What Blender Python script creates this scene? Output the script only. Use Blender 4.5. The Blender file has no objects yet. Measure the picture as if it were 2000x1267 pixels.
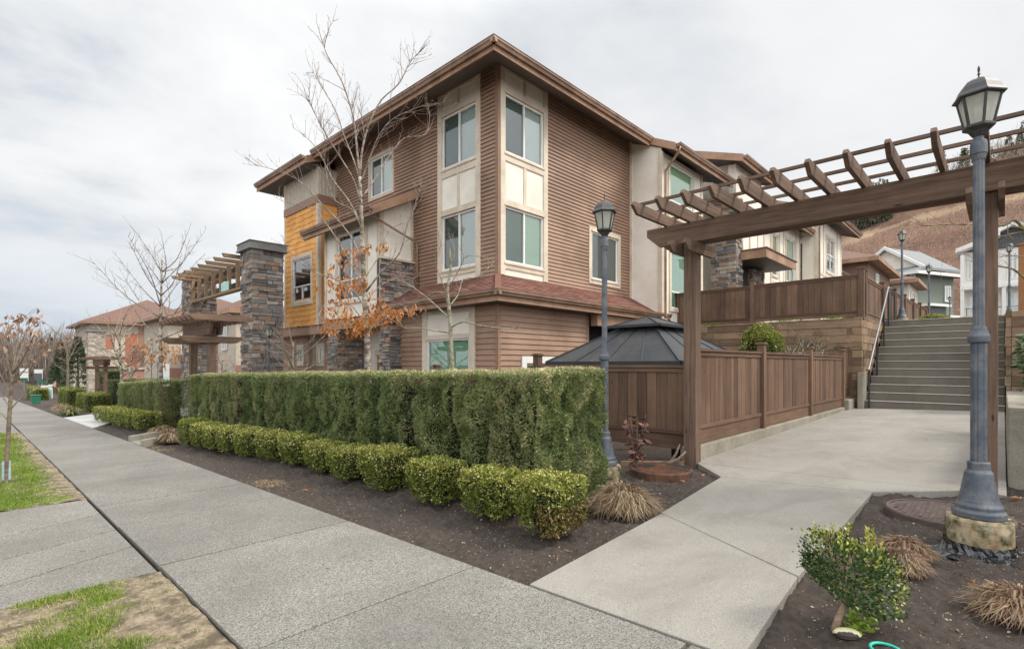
import bpy, bmesh, math, random
import numpy as np
from mathutils import Vector

RN = random.Random(11)
NR = np.random.default_rng(11)
SC = bpy.context.scene
COL = SC.collection
V = Vector


def gz(x, y):
    """height of the walking surfaces: the street falls to the left, the walkway rises into the estate"""
    return -.027 * y + .012 * min(max(x - 2.2, 0), 14)


# ------------------------------------------------------------------ materials
class NT:
    def __init__(s, name):
        s.m = bpy.data.materials.new(name)
        s.m.use_nodes = True
        s.t = s.m.node_tree
        s.t.nodes.clear()
        s.out = s.t.nodes.new('ShaderNodeOutputMaterial')

    def n(s, typ, props=None, **ins):
        nd = s.t.nodes.new('ShaderNode' + typ)
        for k, v in (props or {}).items():
            setattr(nd, k, v)
        for k, v in ins.items():
            k = int(k[1:]) if k[0] == 'i' and k[1:].isdigit() else k.replace('_', ' ')
            s.set(nd, k, v)
        return nd

    def set(s, nd, k, v):
        if hasattr(v, 'node') or hasattr(v, 'is_linked'):
            s.t.links.new(v, nd.inputs[k])
        else:
            if isinstance(v, tuple) and len(v) == 3 and nd.inputs[k].type == 'RGBA':
                v = v + (1,)
            nd.inputs[k].default_value = v

    def math(s, op, a, b=0., clamp=False):
        return s.n('Math', dict(operation=op, use_clamp=clamp), i0=a, i1=b).outputs[0]

    def mix(s, f, a, b, blend='MIX'):
        nd = s.n('Mix', dict(data_type='RGBA', blend_type=blend))
        s.set(nd, 0, f); s.set(nd, 6, a); s.set(nd, 7, b)
        return nd.outputs[2]

    def coords(s, scale=(1, 1, 1), src='Object'):
        tc = s.n('TexCoord').outputs[src]
        return s.n('Mapping', Vector=tc, Scale=scale).outputs[0]

    def noise(s, scale, detail=4, rough=.55, vec=None, stretch=(1, 1, 1), dist=0.):
        return s.n('TexNoise', Vector=vec or s.coords(stretch), Scale=scale, Detail=detail,
                   Roughness=rough, Distortion=dist).outputs[0]

    def ramp(s, f, stops):
        nd = s.n('ValToRGB', Fac=f)
        e = nd.color_ramp.elements
        while len(e) < len(stops):
            e.new(.5)
        for el, (p, c) in zip(e, stops):
            el.position = p
            el.color = tuple(c) + (1,) if not isinstance(c, (int, float)) else (c, c, c, 1)
        return nd.outputs[0]

    def tone(s):
        return s.n('Attribute', dict(attribute_name='tone')).outputs['Fac']

    def bump(s, h, strength=.3, dist=.01):
        return s.n('Bump', Height=h, Strength=strength, Distance=dist).outputs[0]

    def bsdf(s, col, rough=.7, normal=None, spec=.4, metal=0., **kw):
        nd = s.n('BsdfPrincipled', Base_Color=col, Roughness=rough, Metallic=metal)
        nd.inputs['Specular IOR Level'].default_value = spec
        if normal is not None:
            s.t.links.new(normal, nd.inputs['Normal'])
        for k, v in kw.items():
            s.set(nd, k.replace('_', ' '), v)
        return nd.outputs[0]

    def done(s, sh):
        s.t.links.new(sh, s.out.inputs[0])
        return s.m


def mul(c, k):
    return tuple(min(1, x * k) for x in c)


def mat_plain(name, lo, hi, scale=6., stretch=(1, 1, 1), tonew=.5, rough=.7, bump=.25, bscale=None, dist=.01,
              spec=.35, dirt=None, dirt_scale=1.5, metal=0., detail=5):
    s = NT(name)
    nz = s.noise(scale, detail, .6, stretch=stretch)
    nz2 = s.ramp(nz, [(.3, 0.), (.7, 1.)])
    f = s.math('ADD', s.math('MULTIPLY', nz2, 1 - tonew), s.math('MULTIPLY', s.tone(), tonew), True)
    col = s.mix(f, lo, hi)
    if dirt:
        d = s.ramp(s.noise(dirt_scale, 6, .65), [(.44, 0.), (.60, 1.)])
        col = s.mix(d, col, dirt)
    b = s.noise(bscale or scale * 3, 4, .6, stretch=stretch)
    return s.done(s.bsdf(col, rough, s.bump(b, bump, dist), spec, metal))


def mat_wood(name, lo, hi, axis='z', tonew=.55, rough=.75, moss=None, bump=.5):
    st = {'z': (22, 22, .9), 'x': (.9, 22, 22), 'y': (22, .9, 22)}[axis]
    s = NT(name)
    g = s.noise(1.6, 6, .65, stretch=st, dist=.6)
    f = s.math('ADD', s.math('MULTIPLY', s.ramp(g, [(.33, 0.), (.66, 1.)]), 1 - tonew),
               s.math('MULTIPLY', s.tone(), tonew), True)
    col = s.mix(f, lo, hi)
    kn = s.n('TexVoronoi', Vector=s.coords({'z': (3, 3, .9), 'x': (.9, 3, 3), 'y': (3, .9, 3)}[axis]), Scale=2.6).outputs[0]
    col = s.mix(s.ramp(kn, [(.05, .85), (.1, 0.)]), col, mul(lo, .45))
    w = s.ramp(s.noise(1.3, 5, .7), [(.4, 0.), (.75, 1.)])
    col = s.mix(s.math('MULTIPLY', w, .45), col, mul(lo, .62))
    if moss:
        mo = s.ramp(s.noise(2.3, 6, .7), [(.52, 0.), (.68, .9)])
        col = s.mix(mo, col, moss)
    return s.done(s.bsdf(col, rough, s.bump(g, bump, .004), .3))


def mat_leaf(name, stops, trans=.25, rough=.5, gloss=.35):
    s = NT(name)
    col = s.ramp(s.tone(), stops)
    p = s.bsdf(col, rough, None, gloss)
    t = s.n('BsdfTranslucent', Color=col).outputs[0]
    return s.done(s.n('MixShader', i0=trans, i1=p, i2=t).outputs[0])


def mat_glass(name, tint=(.75, .85, .8), base=.16, rough=.015):
    s = NT(name)
    fr = s.n('Fresnel', IOR=1.5).outputs[0]
    f = s.math('ADD', s.math('MULTIPLY', fr, 1.5), base, True)
    wob = s.bump(s.noise(1.1, 2, .4), .05, .05)
    g = s.n('BsdfGlossy', Color=(.92, .95, .97, 1), Roughness=rough, Normal=wob).outputs[0]
    t = s.n('BsdfTransparent', Color=tint + (1,)).outputs[0]
    return s.done(s.n('MixShader', i0=f, i1=t, i2=g).outputs[0])


def mat_blind(name, c, pitch=.028, dark=.25):
    s = NT(name)
    z = s.n('SeparateXYZ', Vector=s.n('TexCoord').outputs['Object']).outputs[2]
    fr = s.math('FRACT', s.math('MULTIPLY', z, 1 / pitch))
    k = s.ramp(fr, [(0., dark), (.25, 1.), (.8, .9), (1., dark)])
    nz = s.noise(.9, 3, .6)
    col = s.mix(.55, c, k, 'MULTIPLY')
    col = s.mix(s.math('MULTIPLY', nz, .5), col, mul(c, .7))
    return s.done(s.bsdf(col, .6, None, .3))


def mat_aggregate(name):
    s = NT(name)
    co = s.coords()
    v1 = s.n('TexVoronoi', Vector=co, Scale=185.).outputs
    sep = s.n('SeparateColor', Color=v1['Color']).outputs[0]
    c = s.ramp(sep, [(0., (.02, .018, .016)), (.2, (.06, .056, .049)), (.32, (.19, .176, .154)), (.6, (.255, .237, .208)), (.85, (.32, .30, .265)), (1., (.48, .455, .41))])
    n2 = s.noise(340., 2, .5)
    c = s.mix(.25, c, s.ramp(n2, [(.3, (.04, .037, .032)), (.7, (.5, .465, .41))]))
    big = s.noise(.8, 7, .68)
    c = s.mix(s.ramp(big, [(.3, .6), (.62, 0.)]), c, (.095, .089, .078))
    sp = s.ramp(s.n('TexVoronoi', Vector=co, Scale=2.6).outputs[0], [(.03, .75), (.055, 0.)])
    c = s.mix(sp, c, (.05, .042, .035))
    st = s.ramp(s.noise(2.2, 6, .7), [(.55, 0.), (.75, .3)])
    c = s.mix(st, c, (.25, .24, .22))
    c = s.mix(.10, c, (.21, .20, .18))
    tn = s.ramp(s.tone(), [(0., .93), (1., 1.05)])
    c = s.mix(1., c, tn, 'MULTIPLY')
    h = s.math('ADD', s.math('MULTIPLY', v1['Distance'], 1.), s.math('MULTIPLY', n2, .3))
    return s.done(s.bsdf(c, .8, s.bump(h, .55, .004), .3))


def mat_concrete(name, lo, hi, stain=(.13, .115, .09), fine=170., grime=.5):
    s = NT(name)
    f = s.noise(fine, 3, .6)
    c = s.mix(s.ramp(f, [(.38, 0.), (.62, 1.)]), lo, hi)
    w = s.ramp(s.noise(1.1, 9, .74, stretch=(1, 1.6, 1), dist=.5), [(.44, 0.), (.74, grime)])
    c = s.mix(w, c, stain)
    p = s.ramp(s.n('TexVoronoi', Vector=s.coords(), Scale=38.).outputs[0], [(.06, .5), (.12, 0.)])
    c = s.mix(p, c, mul(lo, .45))
    return s.done(s.bsdf(c, .78, s.bump(f, .3, .003), .3))


def mat_soil(name, lo=(.028, .022, .019), hi=(.135, .108, .09)):
    s = NT(name)
    a = s.noise(26., 7, .7)
    b = s.noise(1.3, 5, .6)
    f = s.math('ADD', s.math('MULTIPLY', s.ramp(a, [(.3, 0.), (.72, 1.)]), .65), s.math('MULTIPLY', b, .3), True)
    c = s.mix(f, lo, hi)
    pb = s.n('TexVoronoi', Vector=s.coords(), Scale=55.).outputs
    k = s.n('SeparateColor', Color=pb['Color']).outputs[1]
    chip = s.math('MULTIPLY', s.math('LESS_THAN', pb['Distance'], .22), s.math('GREATER_THAN', k, .94))
    c = s.mix(chip, c, (.32, .28, .23))
    return s.done(s.bsdf(c, .9, s.bump(s.noise(60., 6, .75), .9, .02), .2))


def mat_soffit():
    s = NT('soffit_vinyl')
    co = s.n('SeparateXYZ', Vector=s.n('TexCoord').outputs['Object']).outputs
    w = s.math('FRACT', s.math('MULTIPLY', s.math('ADD', co[0], co[1]), 9.))
    k = s.ramp(w, [(0., .25), (.12, 1.), (.9, 1.), (1., .3)])
    return s.done(s.bsdf(s.mix(1., (.135, .115, .10), k, 'MULTIPLY'), .6))


def mat_hill():
    s = NT('hillside_brush')
    a = s.noise(.06, 7, .65)
    b = s.noise(.9, 6, .75)
    c = s.ramp(s.math('ADD', s.math('MULTIPLY', a, .6), s.math('MULTIPLY', b, .4)),
               [(.3, (.075, .045, .035)), (.46, (.17, .098, .072)), (.58, (.25, .155, .105)), (.74, (.34, .25, .15))])
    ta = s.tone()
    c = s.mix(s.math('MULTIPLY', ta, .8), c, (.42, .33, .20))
    return s.done(s.bsdf(c, .95, s.bump(b, .6, .6), .1))


BROWN = (.27, .157, .108)
M = {}
M['lap'] = mat_plain('lap_shade', (.055, .032, .021), (.08, .047, .032), 8.)  # dark colour on the board undersides paints the shadow line below each lap
M['siding'] = mat_plain('brown_siding', (.305, .186, .124), (.385, .245, .168), 3., (1, 1, 6), .5, .55, .12, 60., .002, .4, dirt=(.25, .152, .102), dirt_scale=.6)
M['siding_far'] = mat_plain('brown_cladding', (.20, .125, .095), (.27, .17, .13), 3., (1, 1, 6), .5, .6, .1)
M['trim_brown'] = mat_plain('brown_trim', (.22, .13, .085), (.31, .19, .125), 4., tonew=.3, rough=.5, bump=.1)
M['fascia'] = mat_plain('tan_fascia', (.34, .20, .125), (.45, .28, .18), 5., (1, 1, 5), .3, .5, .1, dirt=(.27, .155, .095))
M['gutter'] = mat_plain('brown_gutter', (.27, .165, .11), (.38, .25, .175), 2., tonew=.3, rough=.35, bump=.05, spec=.5, dirt=(.2, .12, .08))
M['cream'] = mat_plain('cream_panel', (.77, .715, .62), (.85, .80, .705), 5., tonew=.3, rough=.8, bump=.25, bscale=180., dist=.002, dirt=(.72, .66, .56), dirt_scale=.8)
M['beige'] = mat_plain('beige_trim', (.60, .515, .40), (.70, .61, .485), 5., (1, 1, 5), .3, .65, .12, dirt=(.54, .455, .35))
M['greige'] = mat_plain('ribbed_panel', (.47, .42, .34), (.55, .49, .40), 4., tonew=.3)
M['cream_far'] = mat_plain('sandy_stucco', (.46, .395, .31), (.56, .49, .39), 2., tonew=.3, rough=.9)
M['white'] = mat_plain('white_vinyl', (.72, .70, .65), (.82, .80, .76), 5., tonew=.3, rough=.4, bump=.05)
M['orange'] = mat_plain('orange_shake', (.70, .335, .085), (.83, .43, .13), 3., (1, 1, 8), .5, .7, .2, dirt=(.64, .29, .075), dirt_scale=2.)
M['orange_red'] = mat_plain('red_cladding', (.38, .13, .075), (.47, .18, .105), 3., tonew=.5)
M['soffit'] = mat_soffit()
M['glass'] = mat_glass('window_glass', (.95, .98, .96), .15)
M['glass_screen'] = mat_glass('screened_glass', (.42, .46, .44), .08)
M['blind'] = mat_blind('pale_blind', (.74, .82, .78), .06)
M['blind_green'] = mat_blind('green_blind', (.58, .82, .54), .06)
M['blind_mint'] = mat_blind('mint_blind', (.50, .82, .62), .06, .7)
M['dark_room'] = mat_plain('dark_interior', (.02, .022, .022), (.06, .065, .065), 1.2, tonew=.2)
M['shingle'] = mat_plain('brown_shingle', (.095, .043, .031), (.30, .14, .10), 40., tonew=.7, rough=.9, bump=.5, bscale=160., dist=.004)
M['shingle_far'] = mat_plain('red_brown_shingle', (.135, .078, .058), (.215, .128, .098), 3., tonew=.45, rough=.9)
M['shingle_grey'] = mat_plain('grey_shingle', (.16, .17, .17), (.26, .27, .27), 3., tonew=.45, rough=.9)


def mat_stone():
    s = NT('ledge_stone')
    c = s.ramp(s.tone(), [(0., (.09, .082, .078)), (.18, (.17, .155, .148)), (.36, (.26, .24, .225)), (.55, (.34, .30, .26)),
                          (.7, (.38, .265, .18)), (.82, (.33, .195, .135)), (.92, (.45, .39, .32)), (1., (.52, .47, .41))])
    n1 = s.noise(9., 7, .7)
    c = s.mix(s.ramp(n1, [(.35, .5), (.65, 0.)]), c, (.15, .13, .115))
    return s.done(s.bsdf(c, .85, s.bump(s.noise(24., 7, .7), .8, .02), .25))


M['stone'] = mat_stone()
M['stone_pale'] = mat_plain('pale_ledge_stone', (.30, .245, .195), (.55, .49, .41), 12., tonew=.7, rough=.9, bump=.6, bscale=30.)
M['grout'] = mat_plain('stone_mortar', (.05, .045, .04), (.09, .08, .07), 8.)
FW_LO, FW_HI = (.058, .034, .023), (.245, .146, .092)
for ax in 'xyz':
    M['fence_' + ax] = mat_wood('stained_fence_' + ax, FW_LO, FW_HI, ax)
    M['perg_' + ax] = mat_wood('weathered_timber_' + ax, (.062, .038, .027), (.245, .157, .108), ax, .3)
    M['tan_' + ax] = mat_wood('tan_timber_' + ax, (.20, .122, .066), (.38, .25, .145), ax, .3)
    M['sleeper_' + ax] = mat_wood('retaining_timber_' + ax, (.085, .052, .032), (.42, .285, .175), ax, .65, moss=(.06, .055, .03))
M['fence_orange'] = mat_wood('fresh_cedar', (.26, .12, .055), (.40, .20, .09), 'z')
M['slab'] = mat_aggregate('exposed_aggregate')
M['path'] = mat_concrete('broom_concrete', (.21, .193, .166), (.355, .33, .29), stain=(.15, .132, .108), grime=.6)
M['stair'] = mat_concrete('stair_concrete', (.15, .133, .106), (.225, .203, .165), stain=(.085, .072, .055), grime=.6)
M['kerb'] = mat_concrete('kerb_concrete', (.23, .205, .165), (.38, .345, .29), stain=(.11, .105, .06), grime=.8)
M['foot'] = mat_plain('stained_footing', (.20, .12, .045), (.62, .53, .37), 9., (1, 1, .5), 0., .85, .5, 60., .004, dirt=(.03, .036, .012), dirt_scale=8., detail=8)
M['drive'] = mat_concrete('driveway_concrete', (.42, .41, .39), (.55, .54, .52))
M['soil'] = mat_soil('bark_soil')
M['dirt'] = mat_plain('dry_dirt', (.22, .168, .11), (.50, .40, .28), 34., tonew=0., rough=.95, bump=1., bscale=110., dist=.02, dirt=(.15, .118, .078), dirt_scale=9., detail=9)
M['asphalt'] = mat_plain('asphalt', (.04, .04, .04), (.065, .065, .065), 60., tonew=0., rough=.9)
M['joint'] = mat_plain('joint_gap', (.045, .038, .03), (.11, .092, .07), 30., tonew=0.)
M['post_paint'] = mat_plain('slate_blue_paint', (.058, .071, .09), (.088, .104, .127), 9., tonew=.2, rough=.42, bump=.1, bscale=90., dist=.001, spec=.5, dirt=(.135, .14, .15), dirt_scale=9.)
M['post_dark'] = mat_plain('dark_lantern_paint', (.032, .03, .03), (.06, .057, .056), 12., tonew=.2, rough=.5, bump=.1, spec=.5)
M['metal_dark'] = mat_plain('black_metal', (.018, .02, .022), (.04, .043, .047), 6., tonew=.4, rough=.4, bump=.06, spec=.5)
M['metal_grey'] = mat_plain('grey_rail_metal', (.26, .27, .28), (.4, .41, .43), 9., tonew=.2, rough=.35, bump=.05, metal=.6)
M['roof_metal'] = mat_plain('charcoal_roof_metal', (.035, .037, .042), (.06, .063, .07), 2.5, tonew=.35, rough=.5, bump=.08, bscale=3., dist=.02, spec=.22, dirt=(.062, .06, .06), dirt_scale=1.8)
M['cap_metal'] = mat_plain('grey_cap_metal', (.15, .145, .14), (.22, .21, .2), 4., tonew=.2, rough=.5)
M['rust'] = mat_plain('rusty_cover', (.075, .035, .022), (.25, .105, .055), 14., tonew=.5, rough=.8, bump=.5, bscale=60., dirt=(.05, .04, .035), dirt_scale=5.)
M['cover'] = mat_plain('brown_iron_cover', (.07, .05, .045), (.19, .135, .115), 16., tonew=.6, rough=.6, bump=.4)


def mat_frost():
    s = NT('frosted_lamp_glass')
    c = (.74, .74, .66)
    d = s.bsdf(c, .25, None, .5)
    t = s.n('BsdfTranslucent', Color=(.85, .86, .78, 1)).outputs[0]
    tr = s.n('BsdfTransparent', Color=(.85, .86, .82, 1)).outputs[0]
    a = s.n('MixShader', i0=.5, i1=d, i2=t).outputs[0]
    return s.done(s.n('MixShader', i0=.22, i1=a, i2=tr).outputs[0])


M['frost'] = mat_frost()


def mat_bark(name, base, patch, moss, sc=1.):
    s = NT(name)
    n1 = s.noise(5. * sc, 6, .7, stretch=(1, 1, 2.2))
    c = s.mix(s.ramp(n1, [(.42, 0.), (.56, 1.)]), base, patch)
    n2 = s.noise(3. * sc, 5, .7)
    c = s.mix(s.ramp(n2, [(.5, 0.), (.66, .8)]), c, moss)
    c = s.mix(s.tone(), c, (.27, .20, .17))
    return s.done(s.bsdf(c, .85, s.bump(n1, .5, .006), .2))


M['birch'] = mat_bark('birch_bark', (.48, .44, .37), (.13, .095, .07), (.2, .18, .09))
M['lichen'] = mat_bark('lichen_bark', (.36, .345, .26), (.17, .135, .095), (.30, .31, .17), 3.)
M['bark'] = mat_bark('brown_bark', (.24, .19, .14), (.13, .095, .07), (.18, .16, .09), 2.)
M['tanbark'] = mat_bark('peeling_tan_bark', (.48, .34, .19), (.26, .165, .085), (.36, .27, .16), 4.)
M['mossy'] = mat_bark('mossy_bark', (.30, .235, .12), (.14, .105, .06), (.25, .25, .07), 2.)
M['yew'] = mat_leaf('yew_needles', [(0., (.028, .048, .015)), (.3, (.09, .13, .042)), (.6, (.175, .222, .075)), (.82, (.33, .35, .145)), (.9, (.34, .27, .15)), (1., (.66, .60, .34))], .28)
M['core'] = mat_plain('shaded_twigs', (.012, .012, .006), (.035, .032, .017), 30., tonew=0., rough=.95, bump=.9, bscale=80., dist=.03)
M['box'] = mat_leaf('boxwood_leaf', [(0., (.03, .05, .008)), (.3, (.10, .135, .016)), (.6, (.22, .25, .032)), (.8, (.42, .42, .085)), (.92, (.66, .60, .22)), (1., (.76, .66, .38))], .25, .4, .5)
M['box_dry'] = mat_leaf('scorched_boxwood_leaf', [(0., (.03, .03, .01)), (.4, (.10, .075, .03)), (.75, (.30, .17, .06)), (1., (.45, .29, .13))], .2)
M['bush'] = mat_leaf('glossy_leaf', [(0., (.018, .042, .009)), (.5, (.05, .105, .02)), (.76, (.11, .18, .03)), (.82, (.30, .32, .05)), (1., (.55, .52, .13))], .15, .28, .6)
M['rhodo'] = mat_leaf('broad_green_leaf', [(0., (.03, .06, .02)), (.5, (.075, .13, .05)), (1., (.2, .27, .14))], .15, .35, .5)
M['redleaf'] = mat_leaf('dark_red_leaf', [(0., (.04, .02, .018)), (.6, (.12, .05, .038)), (1., (.42, .22, .16))], .15, .4)
M['oleaf'] = mat_leaf('orange_leaf', [(0., (.30, .10, .025)), (.5, (.52, .20, .055)), (1., (.68, .36, .14))], .35)
M['tleaf'] = mat_leaf('withered_leaf', [(0., (.20, .11, .07)), (.5, (.36, .215, .145)), (1., (.52, .36, .26))], .3)
M['grass'] = mat_leaf('lawn_blade', [(0., (.07, .11, .014)), (.4, (.17, .27, .028)), (.8, (.28, .39, .055)), (1., (.46, .40, .19))], .3)
M['tuft'] = mat_leaf('dry_grass_blade', [(0., (.14, .085, .045)), (.5, (.33, .235, .14)), (1., (.55, .44, .29))], .3)
M['tuft_red'] = mat_leaf('russet_grass_blade', [(0., (.14, .08, .048)), (.6, (.34, .215, .14)), (.85, (.50, .37, .25)), (1., (.24, .22, .07))], .3)
M['tuft_green'] = mat_leaf('green_grass_blade', [(0., (.07, .095, .02)), (.5, (.19, .22, .06)), (1., (.48, .46, .22))], .3)
M['conif'] = mat_leaf('conifer_needles', [(0., (.04, .062, .035)), (1., (.13, .17, .09))], .15)
M['greybrush'] = mat_leaf('bare_brush', [(0., (.10, .075, .058)), (.6, (.22, .175, .14)), (1., (.36, .30, .24))], .2)
M['brush'] = mat_leaf('brown_brush', [(0., (.14, .085, .062)), (.6, (.30, .195, .14)), (.93, (.44, .33, .25)), (1., (.75, .7, .66))], .2)
M['hill'] = mat_hill()
M['black_plastic'] = mat_plain('black_plastic_sheet', (.012, .012, .012), (.03, .03, .03), 6., tonew=.2, rough=.15, bump=.9, bscale=9., dist=.04, spec=.8)
M['teal'] = mat_plain('teal_hose', (.02, .42, .31), (.06, .55, .42), 6., tonew=.2, rough=.4)
M['green_sign'] = mat_plain('green_sign', (.015, .11, .065), (.022, .15, .09), 3., tonew=.2, rough=.4)
M['mint_board'] = mat_plain('mint_board', (.42, .68, .60), (.50, .76, .68), 3., tonew=.2)
M['grey_green'] = mat_plain('grey_green_cladding', (.13, .15, .125), (.19, .21, .18), 3., (1, 1, 8), .4)
M['slate'] = mat_plain('slate_cladding', (.08, .085, .09), (.13, .135, .14), 3., (1, 1, 8), .4)
M['garage_red'] = mat_plain('garage_door_red', (.36, .10, .06), (.44, .14, .09), 3., tonew=.3)
M['blue'] = mat_plain('pale_blue_wrap', (.25, .38, .45), (.45, .6, .68), 30., tonew=.2)
M['brick'] = mat_plain('rosy_brick', (.27, .13, .095), (.40, .22, .165), 18., (1, 1, 3), .4)
M['bulb'] = mat_plain('lamp_bulb', (.6, .62, .5), (.72, .72, .6), 3., tonew=.2, rough=.3)


# ------------------------------------------------------------------ mesh builder
def root_of(o):
    while o.parent:
        o = o.parent
    return o


class MB:
    def __init__(s):
        s.v = []; s.f = []; s.t = []; s.mi = []; s.m = 0

    def face(s, pts, tone=.5):
        n = len(s.v)
        s.v += [tuple(p) for p in pts]
        s.f.append(tuple(range(n, n + len(pts))))
        s.t.append(tone); s.mi.append(s.m)

    def hexa(s, p, tone=None):
        tone = RN.random() if tone is None else tone
        n = len(s.v)
        s.v += [tuple(q) for q in p]
        for q in ((3, 2, 1, 0), (4, 5, 6, 7), (0, 1, 5, 4), (1, 2, 6, 5), (2, 3, 7, 6), (3, 0, 4, 7)):
            s.f.append(tuple(n + i for i in q)); s.t.append(tone); s.mi.append(s.m)

    def box(s, x0, x1, y0, y1, z0, z1, tone=None):
        if x0 > x1: x0, x1 = x1, x0
        if y0 > y1: y0, y1 = y1, y0
        s.hexa([(x0, y0, z0), (x1, y0, z0), (x1, y1, z0), (x0, y1, z0), (x0, y0, z1), (x1, y0, z1), (x1, y1, z1), (x0, y1, z1)], tone)

    def bar(s, a, b, w, h, up=(0, 0, 1), tone=None):
        a, b, up = V(a), V(b), V(up)
        d = (b - a).normalized()
        sd = d.cross(up).normalized() * w / 2
        u = sd.cross(d).normalized() * h / 2
        s.hexa([a - sd - u, a + sd - u, b + sd - u, b - sd - u, a - sd + u, a + sd + u, b + sd + u, b - sd + u], tone)

    def prism(s, poly, axis, a, b, tone=None):
        """extrude a 2-D polygon along a world axis from a to b"""
        tone = RN.random() if tone is None else tone
        def p3(q, c):
            return {'x': (c, q[0], q[1]), 'y': (q[0], c, q[1]), 'z': (q[0], q[1], c)}[axis]
        n = len(s.v); k = len(poly)
        s.v += [p3(q, a) for q in poly] + [p3(q, b) for q in poly]
        fs = [tuple(range(n + k - 1, n - 1, -1)), tuple(range(n + k, n + 2 * k))]
        fs += [(n + i, n + (i + 1) % k, n + k + (i + 1) % k, n + k + i) for i in range(k)]
        for f in fs:
            s.f.append(f); s.t.append(tone); s.mi.append(s.m)

    def tube(s, pts, rad, n=6, tone=.5, cap=True):
        pts = [V(p) for p in pts]
        if not hasattr(rad, '__len__'):
            rad = [rad] * len(pts)
        base = len(s.v)
        ref = None
        for i, p in enumerate(pts):
            d = (pts[min(i + 1, len(pts) - 1)] - pts[max(i - 1, 0)])
            d = d.normalized() if d.length > 1e-9 else V((0, 0, 1))
            if ref is None:
                ref = d.orthogonal().normalized()
            ref = (ref - d * ref.dot(d))
            ref = ref.normalized() if ref.length > 1e-6 else d.orthogonal().normalized()
            bi = d.cross(ref)
            for k in range(n):
                a = 2 * math.pi * k / n
                s.v.append(tuple(p + (ref * math.cos(a) + bi * math.sin(a)) * rad[i]))
        for i in range(len(pts) - 1):
            for k in range(n):
                k2 = (k + 1) % n
                s.f.append((base + i * n + k, base + i * n + k2, base + (i + 1) * n + k2, base + (i + 1) * n + k))
                s.t.append(tone); s.mi.append(s.m)
        if cap:
            s.f.append(tuple(base + k for k in range(n - 1, -1, -1))); s.t.append(tone); s.mi.append(s.m)
            e = base + (len(pts) - 1) * n
            s.f.append(tuple(e + k for k in range(n))); s.t.append(tone); s.mi.append(s.m)

    def lathe(s, c, prof, n=16, tone=.5, rot=0.):
        base = len(s.v)
        for r, z in prof:
            for k in range(n):
                a = 2 * math.pi * k / n + rot
                s.v.append((c[0] + r * math.cos(a), c[1] + r * math.sin(a), c[2] + z))
        for i in range(len(prof) - 1):
            for k in range(n):
                k2 = (k + 1) % n
                s.f.append((base + i * n + k, base + i * n + k2, base + (i + 1) * n + k2, base + (i + 1) * n + k))
                s.t.append(tone); s.mi.append(s.m)
        s.f.append(tuple(base + k for k in range(n - 1, -1, -1))); s.t.append(tone); s.mi.append(s.m)
        e = base + (len(prof) - 1) * n
        s.f.append(tuple(e + k for k in range(n))); s.t.append(tone); s.mi.append(s.m)

    def build(s, name, mats, parent=None, loc=None, smooth=False, bevel=0., fixn=False):
        if not isinstance(mats, (list, tuple)):
            mats = [mats]
        if parent is not None:
            off = root_of(parent).location
        elif loc is not None:
            off = V(loc)
        else:
            a = np.array(s.v)
            off = V(((a[:, 0].min() + a[:, 0].max()) / 2, (a[:, 1].min() + a[:, 1].max()) / 2, a[:, 2].min()))
        me = bpy.data.meshes.new(name)
        arr = np.array(s.v, dtype=np.float64) - np.array(off)
        me.from_pydata(arr.tolist(), [], s.f)
        for m in mats:
            me.materials.append(M[m] if isinstance(m, str) else m)
        at = me.attributes.new('tone', 'FLOAT', 'FACE')
        at.data.foreach_set('value', s.t)
        if len(mats) > 1:
            me.polygons.foreach_set('material_index', s.mi)
        if smooth:
            me.polygons.foreach_set('use_smooth', [True] * len(me.polygons))
        if fixn:
            bm = bmesh.new(); bm.from_mesh(me)
            bmesh.ops.recalc_face_normals(bm, faces=bm.faces[:])
            bm.to_mesh(me); bm.free()
        o = bpy.data.objects.new(name, me)
        COL.objects.link(o)
        if parent is not None:
            o.parent = parent
        else:
            o.location = off
        if bevel:
            b = o.modifiers.new('Bevel', 'BEVEL')
            b.width = bevel; b.segments = 2; b.limit_method = 'ANGLE'
        return o


def tag(o, label=None, cat=None, group=None, kind=None):
    if label: o['label'] = label
    if cat: o['category'] = cat
    if group: o['group'] = group
    if kind: o['kind'] = kind
    return o


def thing(name, label, cat, loc, group=None, rz=0.):
    o = bpy.data.objects.new(name, None)
    o.empty_display_size = .3
    COL.objects.link(o)
    o.location = loc
    o.rotation_euler = (0, 0, rz)
    return tag(o, label, cat, group)


def copy_tree(o, label=None, loc=None, rz=None, scale=None):
    def rec(a, par):
        c = a.copy(); COL.objects.link(c)
        if par is not None:
            c.parent = par
        for ch in list(a.children):
            rec(ch, c)
        return c
    c = rec(o, None)
    if label: c['label'] = label
    if loc is not None: c.location = loc
    if rz is not None: c.rotation_euler = (0, 0, rz)
    if scale is not None: c.scale = scale
    return c


# value noise for shaping foliage and ground
_H = NR.random(4096)


def vnoise(p, seed=0):
    p = np.asarray(p, float)
    i = np.floor(p).astype(int); f = p - i
    f = f * f * (3 - 2 * f)
    r = 0
    for dx in (0, 1):
        for dy in (0, 1):
            for dz in (0, 1):
                h = _H[((i[:, 0] + dx) * 374 + (i[:, 1] + dy) * 668 + (i[:, 2] + dz) * 1274 + seed * 97 + ((i[:, 0] + dx) * (i[:, 1] + dy + 7) * 31)) % 4096]
                w = (f[:, 0] if dx else 1 - f[:, 0]) * (f[:, 1] if dy else 1 - f[:, 1]) * (f[:, 2] if dz else 1 - f[:, 2])
                r = r + h * w
    return r


def fbm(p, oct=3, seed=0):
    p = np.asarray(p, float)
    a = .5; r = 0; t = 0
    for k in range(oct):
        r = r + a * vnoise(p * 2 ** k + 13.7 * k, seed + k); t += a; a *= .5
    return r / t


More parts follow.
